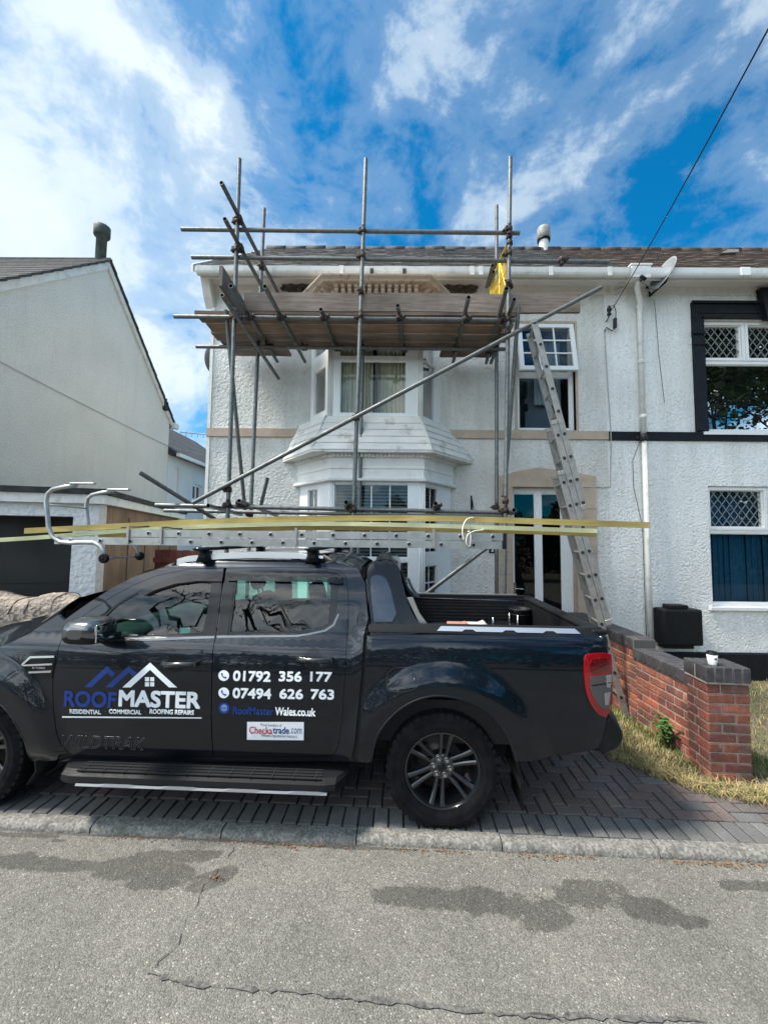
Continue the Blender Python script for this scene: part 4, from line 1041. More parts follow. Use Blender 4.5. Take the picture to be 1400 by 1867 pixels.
# ================================================================== RIGHT HOUSE
HR = thing('terraced_house', 'bright white roughcast house with black window surrounds and brown tiled roof on the right', 'house', (6.2, YW, -.11))
WU = pxrect(1286, 585, 1524, 788, YW); WL = pxrect(1299, 888, 1512, 1106, YW)
mb = MB(); plate([(XM, WZ0), (XEND, WZ0), (XEND, ZE+.3), (XM, ZE+.3)], [rect(*WU), rect(*WL)], wallfn(YW+.002), .14, mb)
mb.box((XEND-.2, YW+.15, WZ0), (XEND, 11.6, ZE+.2)); mb.box((XM+.003, 11.4, WZ0), (XEND-.2, 11.6, ZE+.2)); mb.prism([(6.05, ZE+.2), (11.55, ZE+.2), (8.8, ZRG-.1)], XEND-.19, XEND-.01, 'x')
mb.build('wall', M['white_render_right'], HR)
mb = MB(); along_x(mb, [(YW+.02, zs0-.004), (YW-.033, zs0+.008), (YW-.033, zs1-.019), (YW+.02, zs1-.004)], XM+.004, XEND+.01); mb.build('string_course', M['black_paint'], HR)
zp = ZR(1300, 1189, YW); mb = MB(); along_x(mb, [(YW+.02, WZ0), (YW-.03, WZ0), (YW-.03, zp-.02), (YW-.01, zp), (YW+.02, zp)], XM+.5, XEND+.01); mb.build('plinth', M['black_paint'], HR)
g2 = eaves(HR, XG+.004, XEND+.1, M['white_render_right'], M['upvc'])
mb = MB()
for px in (1357,): x = XR(px, 492, 5.5); mb.rbox((x-.07, 5.478, ZT-.115), (x+.07, 5.5, ZT+.01), .02)
mb.build('union_bracket', M['upvc'], g2)
r2 = roof(HR, XM+.16, XEND+.1, M['brown_tile'], 2)
mb = MB(); p = at(1318, 469, 7.6); mb.prism([(p.x-.17, p.z-.02), (p.x+.17, p.z+.0), (p.x+.17, p.z+.05), (p.x-.03, p.z+.05)], p.y-.15, p.y, 'y'); mb.build('vent_tile', mat('pale vent tile', (.35,.32,.30), .8), r2)
# downpipe and hopper
hp = at(1164, 497, 5.56)
hs_ = at(1164, 540, 5.80); ds_ = at(1183, 1172, 5.84)
mb = MB(); mb.rbox((hp.x-.14, 5.50, hp.z-.11), (hp.x+.14, 5.64, hp.z+.07), .012); mb.box((hp.x-.15, 5.49, hp.z+.071), (hp.x+.15, 5.65, hp.z+.095)); mb.build('rainwater_hopper', M['upvc_aged'], HR)
px_x = (XR(1166, 560, 5.82)+XR(1181, 1100, 5.82))/2
mb = MB(); mb.tube([(hp.x, 5.57, hp.z-.1), (hp.x+.005, 5.62, hp.z-.17), (px_x, 5.79, hp.z-.33), (px_x, 5.82, hp.z-.42), (px_x, 5.82, ZR(1178, 792, 5.82))], .036, 12)
mb.tube([(px_x+.006, 5.823, ZR(1178, 800, 5.82)), (px_x+.012, 5.823, -.1)], .034, 12)
dp = mb.build('downpipe', M['upvc_aged'], HR)
mb = MB()
for py in (560, 660, 760): z = ZR(1170, py, 5.82); mb.tube([(px_x, 5.82, z-.03), (px_x, 5.82, z+.03)], .042, 12); 
build_loose(mb, 'pipe_collar', M['upvc_aged'], dp)
mb = MB(); z = ZR(1175, 797, 5.82); mb.tube([(px_x, 5.82, z-.06), (px_x, 5.82, z+.05)], .045, 12); mb.box((px_x-.09, 5.84, z-.02), (px_x+.09, 5.865, z+.02)); mb.build('pipe_bracket', M['cable'], dp)
# upper window
def leads(rc, step=.115, rr=1.35):
    u0, v0, u1, v1 = rc; out = []
    # lines v = +-rr*u + c clipped to rect
    for sg in (1, -1):
        c = -10.0
        while c < 14:
            pts = []
            for u in (u0, u1):
                v = sg*rr*u+c
                if v0 <= v <= v1: pts.append((u, v))
            for v in (v0, v1):
                u = (v-c)/(sg*rr)
                if u0 < u < u1: pts.append((u, v))
            if len(pts) == 2: out.append((*pts[0], *pts[1]))
            c += step*rr
    return out
def leaded_window(rc, tops, tz_, sill, gm, low_m):
    u0, v0, u1, v1 = rc; n = tops; pn = []; w_ = (u1-u0)/n
    for k in range(n): pn.append((u0+w_*k+.05+(.0 if k else .0), tz_+.055, u0+w_*(k+1)-.05, v1-.055))
    lo = (u0+.04, v0+.05, u1-.04, tz_-.035); bars = []
    for p in pn: bars += leads(p)
    wf_ = window(HR, wallfn(YW+.05), rc, pn+[lo], .07, gm=gm); mb = MB()
    for (ua, va, ub, vb) in bars:
        dv = Vector((ub-ua, vb-va)).normalized(); nn = Vector((-dv.y, dv.x))*.004; q = [(ua+nn.x, va+nn.y), (ub+nn.x, vb+nn.y), (ub-nn.x, vb-nn.y), (ua-nn.x, va-nn.y)]
        plate(q, [], lambda u, v, d: Vector((u, YW+.05+.028+d, v)), .004, mb)
    mb.build('lead_lattice', M['decal_grey'] if False else mat('lead came', (.30,.31,.31), .5, metal=.4), wf_)
    # casement frames standing proud of the fixed frame
    mb = MB()
    for p in pn: plate(rect(p[0]-.04, p[1]-.04, p[2]+.04, p[3]+.04), [rect(*p)], wallfn(YW+.035), .016, mb)
    mb.build('casement', M['upvc'], wf_)
    mb = MB(); mb.box((u0-.06, YW-.05, v0-.045), (u1+.06, YW+.06, v0-.004)); mb.build('window_sill', M['upvc'], wf_)
    room(wf_, u0-.2, v0-.1, u1+.2, v1+.1, YW+.16, 1.6)
    return wf_
M['glass_side2'] = m_glass('low reflection pane glass', (.55,.60,.62), .5)  # reflects less than the other window glass
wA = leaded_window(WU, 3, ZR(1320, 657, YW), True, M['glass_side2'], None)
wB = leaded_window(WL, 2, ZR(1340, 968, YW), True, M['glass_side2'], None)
mb = MB(); u0, v0, u1, v1 = WL; x = u0+.02; rnd = random.Random(3)
while x < u1-.02:
    a = rnd.uniform(.0, .25); mb.add([(x, YW+.20, v0), (x+.084*math.cos(a), YW+.20+.084*math.sin(a), v0), (x+.084*math.cos(a), YW+.20+.084*math.sin(a), v1), (x, YW+.20, v1)], [(0, 1, 2, 3)]); x += .083
mb.build('vertical_blind', M['blind_blue'], wB, norm=False)
# black moulded surround of the upper window
u0, v0, u1, v1 = WU; zt_ = ZR(1300, 553, YW); pw = .155
mb = MB()
for x0, x1 in ((u0-pw, u0+.012), (u1-.012, u1+pw)):
    mb.box((x0, YW-.04, zs1-.005), (x1, YW+.0, v1+.01)); 
    zc_ = ZR(1270, 608, YW); zc2 = ZR(1270, 630, YW); e = .035
    mb.box((x0-e, YW-.065, zc_-.03), (x1+.0, YW-.041, zc_+.01)); mb.box((x0-e*.4, YW-.056, zc2-.01), (x1, YW-.041, zc2+.01)); mb.box((x0-.01, YW-.05, zs1), (x1, YW-.041, zs1+.14))
mb.box((u0-pw, YW-.045, v1+.012), (u1+pw, YW+.0, zt_)); mb.box((u0-pw-.02, YW-.075, zt_-.035), (u1+pw+.02, YW-.046, zt_+.0)); mb.box((u0-.02, YW-.06, v1+.012), (u1+.02, YW-.046, v1+.05)); mb.box((u0-.07, YW-.053, v1+.08), (u1+.07, YW-.046, v1+.12))
sr2 = mb.build('window_surround', M['black_paint'], HR)
mb = MB(); kx = (u0+u1)/2; kz0, kz1 = v1-.0, ZR(1400, 533, YW); mb.prism([(kx-.13, kz0-.03), (kx+.13, kz0-.03), (kx+.20, kz1), (kx-.20, kz1)], YW-.12, YW-.03, 'y'); mb.build('keystone', M['black_paint'], sr2)
# flue box on the wall
a = at(1211, 1178, 5.66); b_ = at(1281, 1112, 5.66)
mb = MB(); mb.rbox((a.x, 5.66, a.z), (b_.x, YW-.002, b_.z), .03, n=3); fx = mb.build('flue_box', M['black_plastic'], HR)
mb = MB(); mb.rbox((a.x+.11, 5.68, b_.z+.002), (b_.x-.18, 5.85, b_.z+.055), .01); mb.box((a.x+.05, 5.72, a.z-.05), (b_.x-.1, YW-.031, a.z-.002)); build_loose(mb, 'vent_cowl', M['black_plastic'], fx)

# ---------------- cables, phone line, dishes
def cable(name, pts, r, m, label, cat, sag=0.0, parent=None):
    mb = MB(); P = []
    for a, b in zip(pts[:-1], pts[1:]):
        a, b = Vector(a), Vector(b)
        for k in range(12): t = k/12; p = a.lerp(b, t); p.z -= sag*4*t*(1-t)*(b-a).length; P.append(p)
    P.append(Vector(pts[-1])); mb.tube(P, r, 6)
    o = mb.build(name, m, parent)
    if parent is None: rebase(o); tag(o, label, cat)
    return o
ins = at(1110, 568, 5.80)
far = at(1400, 52, 2.2); d = far-ins
cable('overhead_cable', [ins+Vector((.02, 0, 0)), ins+d*1.0, ins+d*2.2], .006, M['cable'], 'black overhead cable running down from top right to the wall bracket', 'overhead cable', .012)
mb = MB(); c = ins; mb.tube([c+Vector((0, 0, .08)), c+Vector((0, 0, -.06))], .018, 8); mb.tube([c+Vector((0, 0, .05)), c+Vector((0, 0, .01))], .032, 10); mb.tube([c+Vector((0, 0, -.03)), c+Vector((0, 0, -.055))], .028, 10)
mb.tube([c+Vector((0, 0, -.06)), c+Vector((0, .06, -.1)), c+Vector((0, .11, -.1))], .008, 6); mb.tube([c+Vector((.02, 0, .08)), c+Vector((.07, 0, .1)), c+Vector((.1, 0, 0)), c+Vector((.105, .02, -.09))], .006, 6)
mb.rbox((c.x+.075, 5.80, c.z-.24), (c.x+.115, 5.85, c.z-.09), .008); mb.tube([c+Vector((.09, .02, -.24)), c+Vector((.06, .04, -.28)), c+Vector((0, .08, -.2)), c+Vector((-.03, .08, -.26))], .008, 6)
mb.build('cable_bracket', M['cable'], HL)
wx = XR(1107, 700, YW-.01)
cable('wall_cable', [(ins.x-.03, YW-.012, ins.z-.24), (wx, YW-.012, ZR(1107, 700, YW)), (wx+.01, YW-.046, zs1+.02), (wx+.01, YW-.046, zs0-.02), (wx+.012, YW-.012, ZR(1109, 860, YW)), (wx-.0, YW-.012, ZR(1109, 888, YW)), (XR(1060, 888, YW), YW-.04, ZR(1060, 888, YW))], .007, M['cable_grey'], '', '', 0, HL)
cable('loose_wire', [(px_x-.02, 5.84, ZR(1170, 800, YW)), (px_x-.13, 5.88, ZR(1155, 840, YW)), (px_x-.12, 5.89, ZR(1155, 890, YW)), (px_x-.03, 5.86, ZR(1170, 960, YW)), (px_x-.03, 5.85, 0)], .004, M['cable'], '', '', 0, HR)
cable('eaves_wire', [(XR(1112, 530, YW), YW-.012, ZE-.12), (XR(1140, 512, YW), YW-.03, ZE+.0-.02), (XEND, YW-.03, ZE-.03)], .006, M['cable_grey'], '', '', 0, HR)
cable('aerial_wire', [(XR(1192, 550, YW), YW-.008, ZR(1192, 550, YW)), (XR(1200, 650, YW), YW-.008, ZR(1200, 650, YW)), (XR(1210, 735, YW), YW-.008, ZR(1210, 735, YW))], .003, M['cable'], '', '', 0, HR)
def dish_thing(c, normal, rx, rz, label, mount, m, seed=0):
    """c = centre of bowl, normal = look direction (pointing out), mount = wall point"""
    o = thing('satellite_dish', label, 'satellite dish', tuple(mount)); n = Vector(normal).normalized()
    x = Vector((0, 0, 1)).cross(n).normalized(); z = n.cross(x); c = Vector(c)
    mb = MB(); rings = []
    for k in range(9):
        r = k/8; rings.append([c+x*rx*r*math.cos(t)+z*rz*r*math.sin(t)+n*(.10*r*r*rz*2-.05) for t in [6.283*i/36 for i in range(36)]])
    for k in range(8, -1, -1):
        r = k/8; rings.append([c+x*rx*(r*1.0+.004)*math.cos(t)+z*rz*(r+.004)*math.sin(t)+n*(.10*r*r*rz*2-.058) for t in [6.283*i/36 for i in range(36)]])
    mb.loft(rings, True, False, None, 0, True); mb.build('bowl', m, o, norm=False)
    mb = MB(); tip = c-z*rz*1.02+n*rx*1.25
    mb.tube([c-z*rz*.7-n*.06, c-z*rz*1.05+n*.03, tip], .011, 8); mb.build('feed_arm', M['galv'], o)
    mb = MB(); q = tip+z*.05; mb.tube([q+n*.04, q-n*.05], .025, 10); mb.tube([tip-z*.01, q+z*.02], .016, 8); mb.build('receiver', M['black_plastic'], o)
    mb = MB(); w_ = Vector(mount); bk = c-n*.09
    mb.tube([c-n*.04, bk], .035, 8); mb.tube([bk, bk-z*.08, Vector((w_.x, w_.y, bk.z-.08)), w_], .017, 8); mb.rbox((w_.x-.06, w_.y-.012, w_.z-.08), (w_.x+.06, w_.y-.002, w_.z+.08), .01) if abs(w_.y-YW) < .2 else mb.box((w_.x-.012, w_.y-.06, w_.z-.08), (w_.x-.001, w_.y+.06, w_.z+.08))
    mb.build('wall_mount', M['black_plastic'], o); return o
m_dish = mat('grey dish', (.20,.215,.22), .5, var=.08)
dc = at(1207, 500, 5.55)
dish_thing(dc, (-.80, -.16, .42), .20, .28, 'grey satellite dish on the right house beside the downpipe', (XR(1181, 520, YW), YW-.03, ZR(1181, 520, YW)), m_dish)
dc = atX(381, 655, XL-.18)
dish_thing((XL-.16, 6.5, ZR(384, 655, 6.5)), (-.35, .85, .3), .20, .27, 'dark satellite dish on the side wall of the end house, left of the scaffolding', (XL-.003, 6.55, ZR(384, 665, 6.5)), mat('dark dish', (.07,.075,.08), .5))
# aerial on the side wall
ay = 6.9; az = ZR(380, 796, ay)
ta = thing('tv_aerial', 'thin television aerial sticking out from the left side of the end house', 'aerial', (XL, ay, az-.05)); mb = MB()
tipA = at(330, 788, ay+.1); mb.tube([(XL, ay, az), tipA], .008, 6); mb.build('boom', M['galv'], ta)
for k in range(9):
    p = Vector((XL, ay, az)).lerp(tipA, .12+.88*k/8); mb = MB(); mb.tube([p-Vector((0, .02, .075)), p+Vector((0, .02, .075))], .0035, 5); mb.build('element', M['galv'], ta)
# ================================================================== LEFT HOUSE, GARAGE, REAR HOUSE
XH = -5.98
pr = atX(196, 474, XH); pe = atX(313, 768, XH); pn = atX(0, 508, XH)
slope_n = (pr.z-pn.z)/(pr.y-pn.y); yn = 5.3; zn = pr.z-slope_n*(pr.y-yn)
ye, ze = pe.y, pe.z
LH = thing('gabled_house', 'grey pebbledashed house with dark tiled roof, its gable wall facing right beside the garage', 'house', (XH-3, 7.8, -.11))
mb = MB(); T_ = .14
gp = [(5.6, -.2), (ye-.1, -.2), (ye-.1, ze-.05), (pr.y, pr.z-T_), (5.6, zn+slope_n*.3-T_)]
mb.prism(gp, XH-.3, XH, 'x'); mb.box((XH-9, 5.6, -.2), (XH-.301, 5.8, zn+.0)); mb.box((XH-9, ye-.3, -.2), (XH-.301, ye-.1, ze-.1))
mb.build('wall', M['pebble_grey'], LH)
def slab(p0, p1, th, x0, x1, mb):
    mb.prism([(p0[0], p0[1]-th), (p1[0], p1[1]-th), (p1[0], p1[1]), (p0[0], p0[1])], x0, x1, 'x')
mb = MB(); rows = 14
for (a, b_) in (((yn, zn), (pr.y, pr.z)), ((ye+.1, ze-.1*(pr.z-ze)/(ye-pr.y)), (pr.y, pr.z))):
    for k in range(rows):
        t0, t1 = k/rows, (k+1)/rows+.01; q0 = (a[0]+(b_[0]-a[0])*t0, a[1]+(b_[1]-a[1])*t0+.03); q1 = (a[0]+(b_[0]-a[0])*t1, a[1]+(b_[1]-a[1])*t1+.005)
        mb.prism([(q0[0], q0[1]-.05), (q1[0], q1[1]-.05), q1, q0], XH-9.2, XH+.09+.004*(k % 2), 'x')
rf = mb.build('roof', M['dark_tile'], LH)
mb = MB()
for (a, b_) in (((yn, zn-.04), (pr.y, pr.z-.04)), ((ye+.05, ze-.07), (pr.y, pr.z-.04))):
    slab(a, b_, .16, XH+.004, XH+.05, mb)
mb.build('verge_board', M['upvc_aged'], rf)
mb = MB(); mb.tube([(XH-.2, ye+.12, ze-.12), (XH+.13, ye+.12, ze-.12)], .06, 8); mb.box((XH+.05, ye-.05, ze-.2), (XH+.12, ye+.16, ze-.05)); mb.build('gutter_end', M['upvc_aged'], rf)
# chimney flue: ceramic pipe at the ridge
fp = at(184, 470, pr.y+.05)
mb = MB(); mb.lathe([(.10, -.3), (.10, .46), (.145, .47), (.155, .49), (.155, .68), (.145, .69), (.125, .68), (.12, .5), (0, .5)], 20, Matrix.Translation((fp.x, fp.y, fp.z)) @ Matrix.Rotation(math.radians(90), 4, 'X'))
mb.build('flue', mat('dark flue pipe', (.055,.06,.055), .7, var=.3, vscale=10), LH)
# finial at the far verge
mb = MB(); p = atX(303, 735, XH+.05); mb.rbox((p.x-.06, p.y-.08, p.z-.2), (p.x+.04, p.y+.08, p.z+.05), .03); mb.tube([p, p+Vector((0, 0, .12))], .03, 8); mb.build('verge_finial', M['cable'], rf)
c0 = atX(0, 659, XH+.02); c1 = atX(309, 814, XH+.02); d = c0-c1
cable('wall_cable', [c1, c0, c0+(c0-c1)*.2], .006, M['cable_grey'], '', '', .004, LH)
e1 = at(375, 830, 13.0); cable('gap_cable', [c1, e1], .006, M['cable_grey'], 'thin grey cable crossing the gap between the two houses', 'cable')
# rear house
RH = thing('rear_house', 'small white house with dark roof seen in the gap behind the gabled house', 'house', (XH-1.5, 13.5, -.11))
ra = atX(311, 815, XH-.02); rb_ = atX(380, 858, XH-.02)
XRH = XH-.02; y0, y1 = ye-.05, 17.5
def hh(px, py): return atX(px, py, XRH)
we = hh(330, 837).z
wins = []
for (a0, b0, a1, b1) in ((318, 855, 327, 903), (351, 886, 369, 912)):
    p, q = hh(a0, b1), hh(a1, b0); wins.append((p.y, p.z, q.y, q.z))
mb = MB(); plate([(y0, -.2), (y1, -.2), (y1, we), (y0, we)], [rect(*w) for w in wins], lambda u, v, d: Vector((XRH-d, u, v)), .1, mb); mb.box((XRH-6, y1-.01, -.2), (XRH, y1+.1, we)); mb.build('wall', mat('far white wall', (.62,.66,.68), .85, var=.04, vscale=2), RH)
mb = MB(); zr_ = ra.z+.6
mb.prism([(XRH+.22, we+.0), (XRH+.22, we+.06), (XRH-2.6, we+2.0), (XRH-5.4, we+.06), (XRH-5.4, we)], y0-.05, y1+.3, 'y'); mb.build('roof', M['dark_tile'], RH)
mb = MB(); mb.box((XRH+.223, y0, we-.05), (XRH+.32, y1+.3, we+.04)); mb.build('gutter', M['upvc'], RH)
for w in wins:
    mb = MB(); plate(rect(*w), [shrink(rect(*w), .07)], lambda u, v, d: Vector((XRH-.05-d, u, v)), .05, mb)
    um = (w[0]+w[2])/2; mb.box((XRH-.09, um-.03, w[1]+.07), (XRH-.055, um+.03, w[3]-.07)); wf_ = mb.build('window', M['upvc'], RH)
    g = MB(); g.box((XRH-.14, w[0]+.02, w[1]+.02), (XRH-.092, w[2]-.02, w[3]-.02)); g.build('pane', mat('far dark pane', (.02,.025,.03), .08), wf_)
# garage, turned about 15 degrees
GA = math.radians(15.2); GX = Vector((math.cos(GA), math.sin(GA), 0)); GY = Vector((-math.sin(GA), math.cos(GA), 0))
G0 = at(183, 903, 5.3); ZG = G0.z; G0.z = 0
def gp_(u, v, z): p = G0+GX*u+GY*v; p.z = z; return p
def on_g(px, py, front=True):
    n = GY if front else GX; r = ray(px, py); t = (G0-CAM).dot(n)/r.dot(n); p = CAM+r*t; return ((p-G0).dot(GX if front else GY), p.z)
GMx = Matrix(((GX.x, GY.x, 0, G0.x), (GX.y, GY.y, 0, G0.y), (0, 0, 1, 0), (0, 0, 0, 1)))
GR = thing('garage', 'flat roofed garage with open dark doorway, white fascia and brown boarded side', 'garage', tuple(gp_(-2, 2, -.1)))
GL = 4.6; GWd = 3.6
zop = on_g(60, 940)[1]; uop = on_g(131, 1000)[0]; zf0 = on_g(100, 917)[1]
mb = MB(); plate([(-GWd, -.2), (0, -.2), (0, ZG-.05), (-GWd, ZG-.05)], [rect(-GWd+.3, -.15, uop, zop)], lambda u, v, d: gp_(u, d, v), .25, mb)
mb.box((-GWd, .26, -.2), (-GWd+.15, GL, ZG-.05), 0, GMx); mb.box((-GWd+.15, GL-.15, -.2), (0, GL, ZG-.05), 0, GMx)
mb.build('wall', m_render('garage roughcast', (.70,.71,.70), (.5,.5,.48), 16, 1.2, .2), GR)
mb = MB(); mb.box((-.12, .26, -.2), (-.004, GL-.16, ZG-.05), 0, GMx); mb.build('side_wall', M['ply'], GR)
mb = MB()   # board joints and rust streaked battens on the side
for k in range(1, 5): mb.box((-.0035, .26+k*.86, -.2), (.012, .26+k*.86+.02, ZG-.25), 0, GMx)
mb.build('cover_strip', mat('weathered strip', (.20,.16,.12), .85), GR)
mb = MB(); 
for (a, b_) in (((-GWd-.06, -.09, zf0), (.09, -.012, ZG-.0)), ((.012, -.0085, zf0), (.09, GL+.1, ZG-.0))): mb.box(a, b_, 0, GMx)
mb.build('fascia', M['upvc_aged'], GR)
mb = MB(); mb.box((-GWd-.1, -.13, ZG+.003), (.13, GL+.15, ZG+.075), 0, GMx); mb.build('roof', mat('black felt edge', (.022,.022,.022), .8, var=.3), GR)
mb = MB(); mb.box((-GWd+.2, .27, -.12), (-.14, GL-.17, -.1), 0, GMx); mb.build('floor', M['interior'], GR)
mb = MB(); mb.add([tuple(gp_(-GWd+.16, GL-.16, -.1)), tuple(gp_(-.13, GL-.16, -.1)), tuple(gp_(-.13, GL-.16, ZG-.06)), tuple(gp_(-GWd+.16, GL-.16, ZG-.06))], [(0, 1, 2, 3)])
mb.add([tuple(gp_(-.125, .27, -.1)), tuple(gp_(-.125, GL-.17, -.1)), tuple(gp_(-.125, GL-.17, ZG-.06)), tuple(gp_(-.125, .27, ZG-.06))], [(0, 1, 2, 3)]); mb.build('lining', M['interior'], GR, norm=False)
mb = MB(); mb.box((-GWd+.3, .6, -.1), (uop+.1, .64, zop+.02), 0, GMx); mb.box((-GWd+.3, .585, 1.2), (uop+.1, .598, 1.23), 0, GMx); mb.build('door', mat('doorway shade panel', (.007,.009,.009), .6, var=.2, vscale=2), GR)  # near-black panel set back in the open doorway, standing for the shade inside
# brown shed front behind the truck
sa_ = at(285, 1080, 6.3)
SH = thing('timber_screen', 'dark red brown timber screen in the passage behind the roof rack ladder', 'screen', (at(330, 1010, 6.6).x, 6.6, -.1)); rnd = random.Random(5)
x0_, x1_ = at(283, 1000, 6.6).x, XL-.02; z1_ = at(300, 1003, 6.6).z; mb = MB(); x = x0_
while x < x1_-.02: mb.box((x, 6.6+rnd.uniform(0, .006), -.1), (min(x+.11, x1_), 6.625, z1_+rnd.uniform(-.01, .01))); x += .115
mb.build('boards', M['terracotta'], SH); mb = MB(); mb.box((x0_, 6.56, z1_-.2), (x1_, 6.595, z1_-.12)); mb.box((x0_, 6.56, .3), (x1_, 6.595, .4)); build_loose(mb, 'rail', M['terracotta'], SH)
# stone garden wall behind the bonnet
def stone_wall():
    rnd = random.Random(8); o = thing('stone_garden_wall', 'low weathered stone wall with rounded coping behind the truck bonnet', 'stone wall', (-3.6, 4.9, 0))
    y = 4.85; x0, x1 = -5.6, at(186, 1090, y).x; zt = at(100, 1078, y).z
    mb = MB(); L = x1-x0; n = 46; rings = []; m_ = 12
    for i in range(n+1):
        x = x0+L*i/n; h = zt-.05+.035*math.sin(i*.4)+rnd.uniform(-.012, .012)-(.08*max(0, (i-n+5)/5)**2); w_ = .19+rnd.uniform(-.01, .01); r = []
        for k in range(m_+1):
            t = math.pi*k/m_; r.append((x, y-w_*math.cos(t), h-.17+.17*math.sin(t)**.7+rnd.uniform(-.006, .006)))
        rings.append([(x, y-w_, -.1)]+r+[(x, y+w_, -.1)])
    mb.loft(rings, True, True, None, 0, True); mb.build('wall', M['slab_pink'], o)
    mb = MB()
    for k in range(1, 9):
        x = x0+L*k/9+rnd.uniform(-.05, .05); pts = []
        for q in range(11): t = math.pi*q/10; pts.append((x+.012*math.sin(q*2+k)+(.10*(t/math.pi)), y-.193*math.cos(t), zt-.05-.168+.171*math.sin(t)**.7+.035*math.sin(n*k/9*.4)))
        mb.tube(pts, .0055, 5)
    mb.build('mortar_joint', mat('dark mortar', (.15,.125,.10), .95), o)
stone_wall()

# ================================================================== BRICK GARDEN WALL
m_mortar = mat('lime mortar', (.30,.27,.235), .95, var=.25, vscale=20, bump=.4, bscale=60)
m_cop = mat('blue engineering brick', (.050,.048,.052), .6, var=.3, vscale=14, bump=.3, bscale=50, dark=(.12,.115,.11), dmix=(.56,.7), dscale=12)
def bricks(mb, P0, d, L, z0, z1, W_, seed, tone=1.0):
    """one skin of bricks on each face of a wall running from P0 along d, thickness W_"""
    rnd = random.Random(seed); n = Vector((-d.y, d.x, 0)); bl, bh, g = .215, .065, .010; c = 0; z = z0
    while z+bh <= z1+.02:
        s = 0 if c % 2 else -bl/2-.005
        while s < L:
            a, b_ = max(s, 0), min(s+bl, L)
            if b_-a > .02:
                col = rnd.choice([(.30,.085,.045), (.26,.07,.042), (.34,.115,.065), (.22,.06,.04), (.29,.10,.07), (.18,.065,.05)]); k = rnd.uniform(.75, 1.15)*tone; col = tuple(x*k for x in col)
                j = rnd.uniform(-.002, .003); r_ = .004
                Mx = Matrix(((d.x, n.x, 0, P0.x), (d.y, n.y, 0, P0.y), (0, 0, 1, 0), (0, 0, 0, 1)))
                a2, b2, y0_, y1_, za, zb_ = a+(0 if a == 0 else 0), b_, -j, W_+j, z, z+bh
                i0 = len(mb.f); mb.rbox((a2, y0_, za), (b2, y1_, zb_), .006, Mx, n=1, smooth=False); mb.col += [col]*(len(mb.f)-i0)
            s += bl+g
        z += bh+g; c += 1
GW = thing('brick_garden_wall', 'low red brick garden wall with dark coping and an end pier', 'garden wall', (2.75, 3.6, -.03))
pc0 = atZ(1295, 1425, -.0); pc1 = atZ(1368, 1429, -.0)
pd = (pc1-pc0); pW = .315; pd.z = 0; pd.normalize(); pn_ = Vector((-pd.y, pd.x, 0)); PD = .25
pc0.z = 0
ztop = at(1296, 1246, pc0.y).z; zcap = at(1296, 1216, pc0.y).z
def pmx(o, d): n = Vector((-d.y, d.x, 0)); return Matrix(((d.x, n.x, 0, o.x), (d.y, n.y, 0, o.y), (0, 0, 1, 0), (0, 0, 0, 1)))
PMX = pmx(pc0, pd)
nb = int((ztop+.06)/.075); zst0 = ztop-nb*.075
mb = MB(); mb.col = []
rnd = random.Random(17); z = zst0; c = 0
while z+.065 < ztop+.02:
    lay = [[(0, 0, .205, .12), (.215, 0, pW, .12), (0, .13, .10, PD), (.11, .13, pW, PD)], [(0, 0, .10, .16), (.11, 0, pW, .16), (0, .17, .2, PD), (.21, .17, pW, PD)]][c % 2]
    for (a0, b0, a1, b1) in lay:
        i0 = len(mb.f); j = rnd.uniform(-.002, .002); mb.rbox((a0, b0-j, z), (a1, b1+j, z+.065), .006, PMX, n=1, smooth=False)
        col = rnd.choice([(.24,.07,.045), (.20,.055,.04), (.27,.09,.055), (.17,.055,.045), (.22,.085,.065)]); k = rnd.uniform(.75, 1.1); mb.col += [tuple(x*k for x in col)]*(len(mb.f)-i0)
    z += .075; c += 1
pier = mb.build('pier', M['brick'], GW)
mb = MB(); mb.box((.007, .007, zst0-.05), (pW-.007, PD-.007, ztop-.004), 0, PMX); mb.build('pier_mortar', m_mortar, pier)
mb = MB(); ov = .012; cx = 0; rnd = random.Random(3)
for k in range(5):    # headers on edge across the front and side of the cap
    w_ = (pW+2*ov)/5
    for (y0_, y1_) in ((-ov, .12), (.128, PD+ov)):
        mb.rbox((-ov+k*w_+.003, y0_, ztop+.012), (-ov+(k+1)*w_-.003, y1_, zcap), .006, PMX, n=2)
pcap = mb.build('pier_cap', m_cop, pier)
mb = MB(); mb.box((-ov+.006, -ov+.006, ztop-.002), (pW+ov-.006, PD+ov-.006, zcap-.012), 0, PMX); mb.build('cap_mortar', m_mortar, pcap)
ZCAP = zcap
# wall run from the pier back to the house
wa = pc0+pn_*(PD-.004)+pd*.245
wall_end = Vector((wa.x-.03, YW-.04, 0)); wd = (wall_end-wa); wd.z = 0; WLn = wd.length; wd.normalize()
Lm = .76; zA = at(1250, 1248, wa.y).z; zBt = atX(1172, 1186, (wa+wd*Lm).x)
zA = at(1250, 1250, wa.y).z; zB = zA+.095
mb = MB(); mb.col = []; bricks(mb, wa, wd, Lm, zA-.01-.075*10, zA-.01, .215, 5, 1.2); bricks(mb, wa+wd*(Lm+.006), wd, WLn-Lm-.006, zB-.01-.075*11, zB-.01, .215, 6, 1.1)
wb = mb.build('brickwork', M['brick'], GW)
WMX = pmx(wa, wd); mb = MB(); mb.box((.004, .006, -.2), (Lm, .209, zA-.012), 0, WMX); mb.box((Lm+.001, .006, -.2), (WLn, .209, zB-.012), 0, WMX); mb.build('mortar', m_mortar, wb)
mb = MB(); s = .004
while s < WLn-.06:
    z0_ = zA if s < Lm else zB; mb.rbox((s, -.012, z0_), (s+.064, .227, z0_+.105), .006, WMX, n=2); s += .072
cp = mb.build('coping', m_cop, GW)
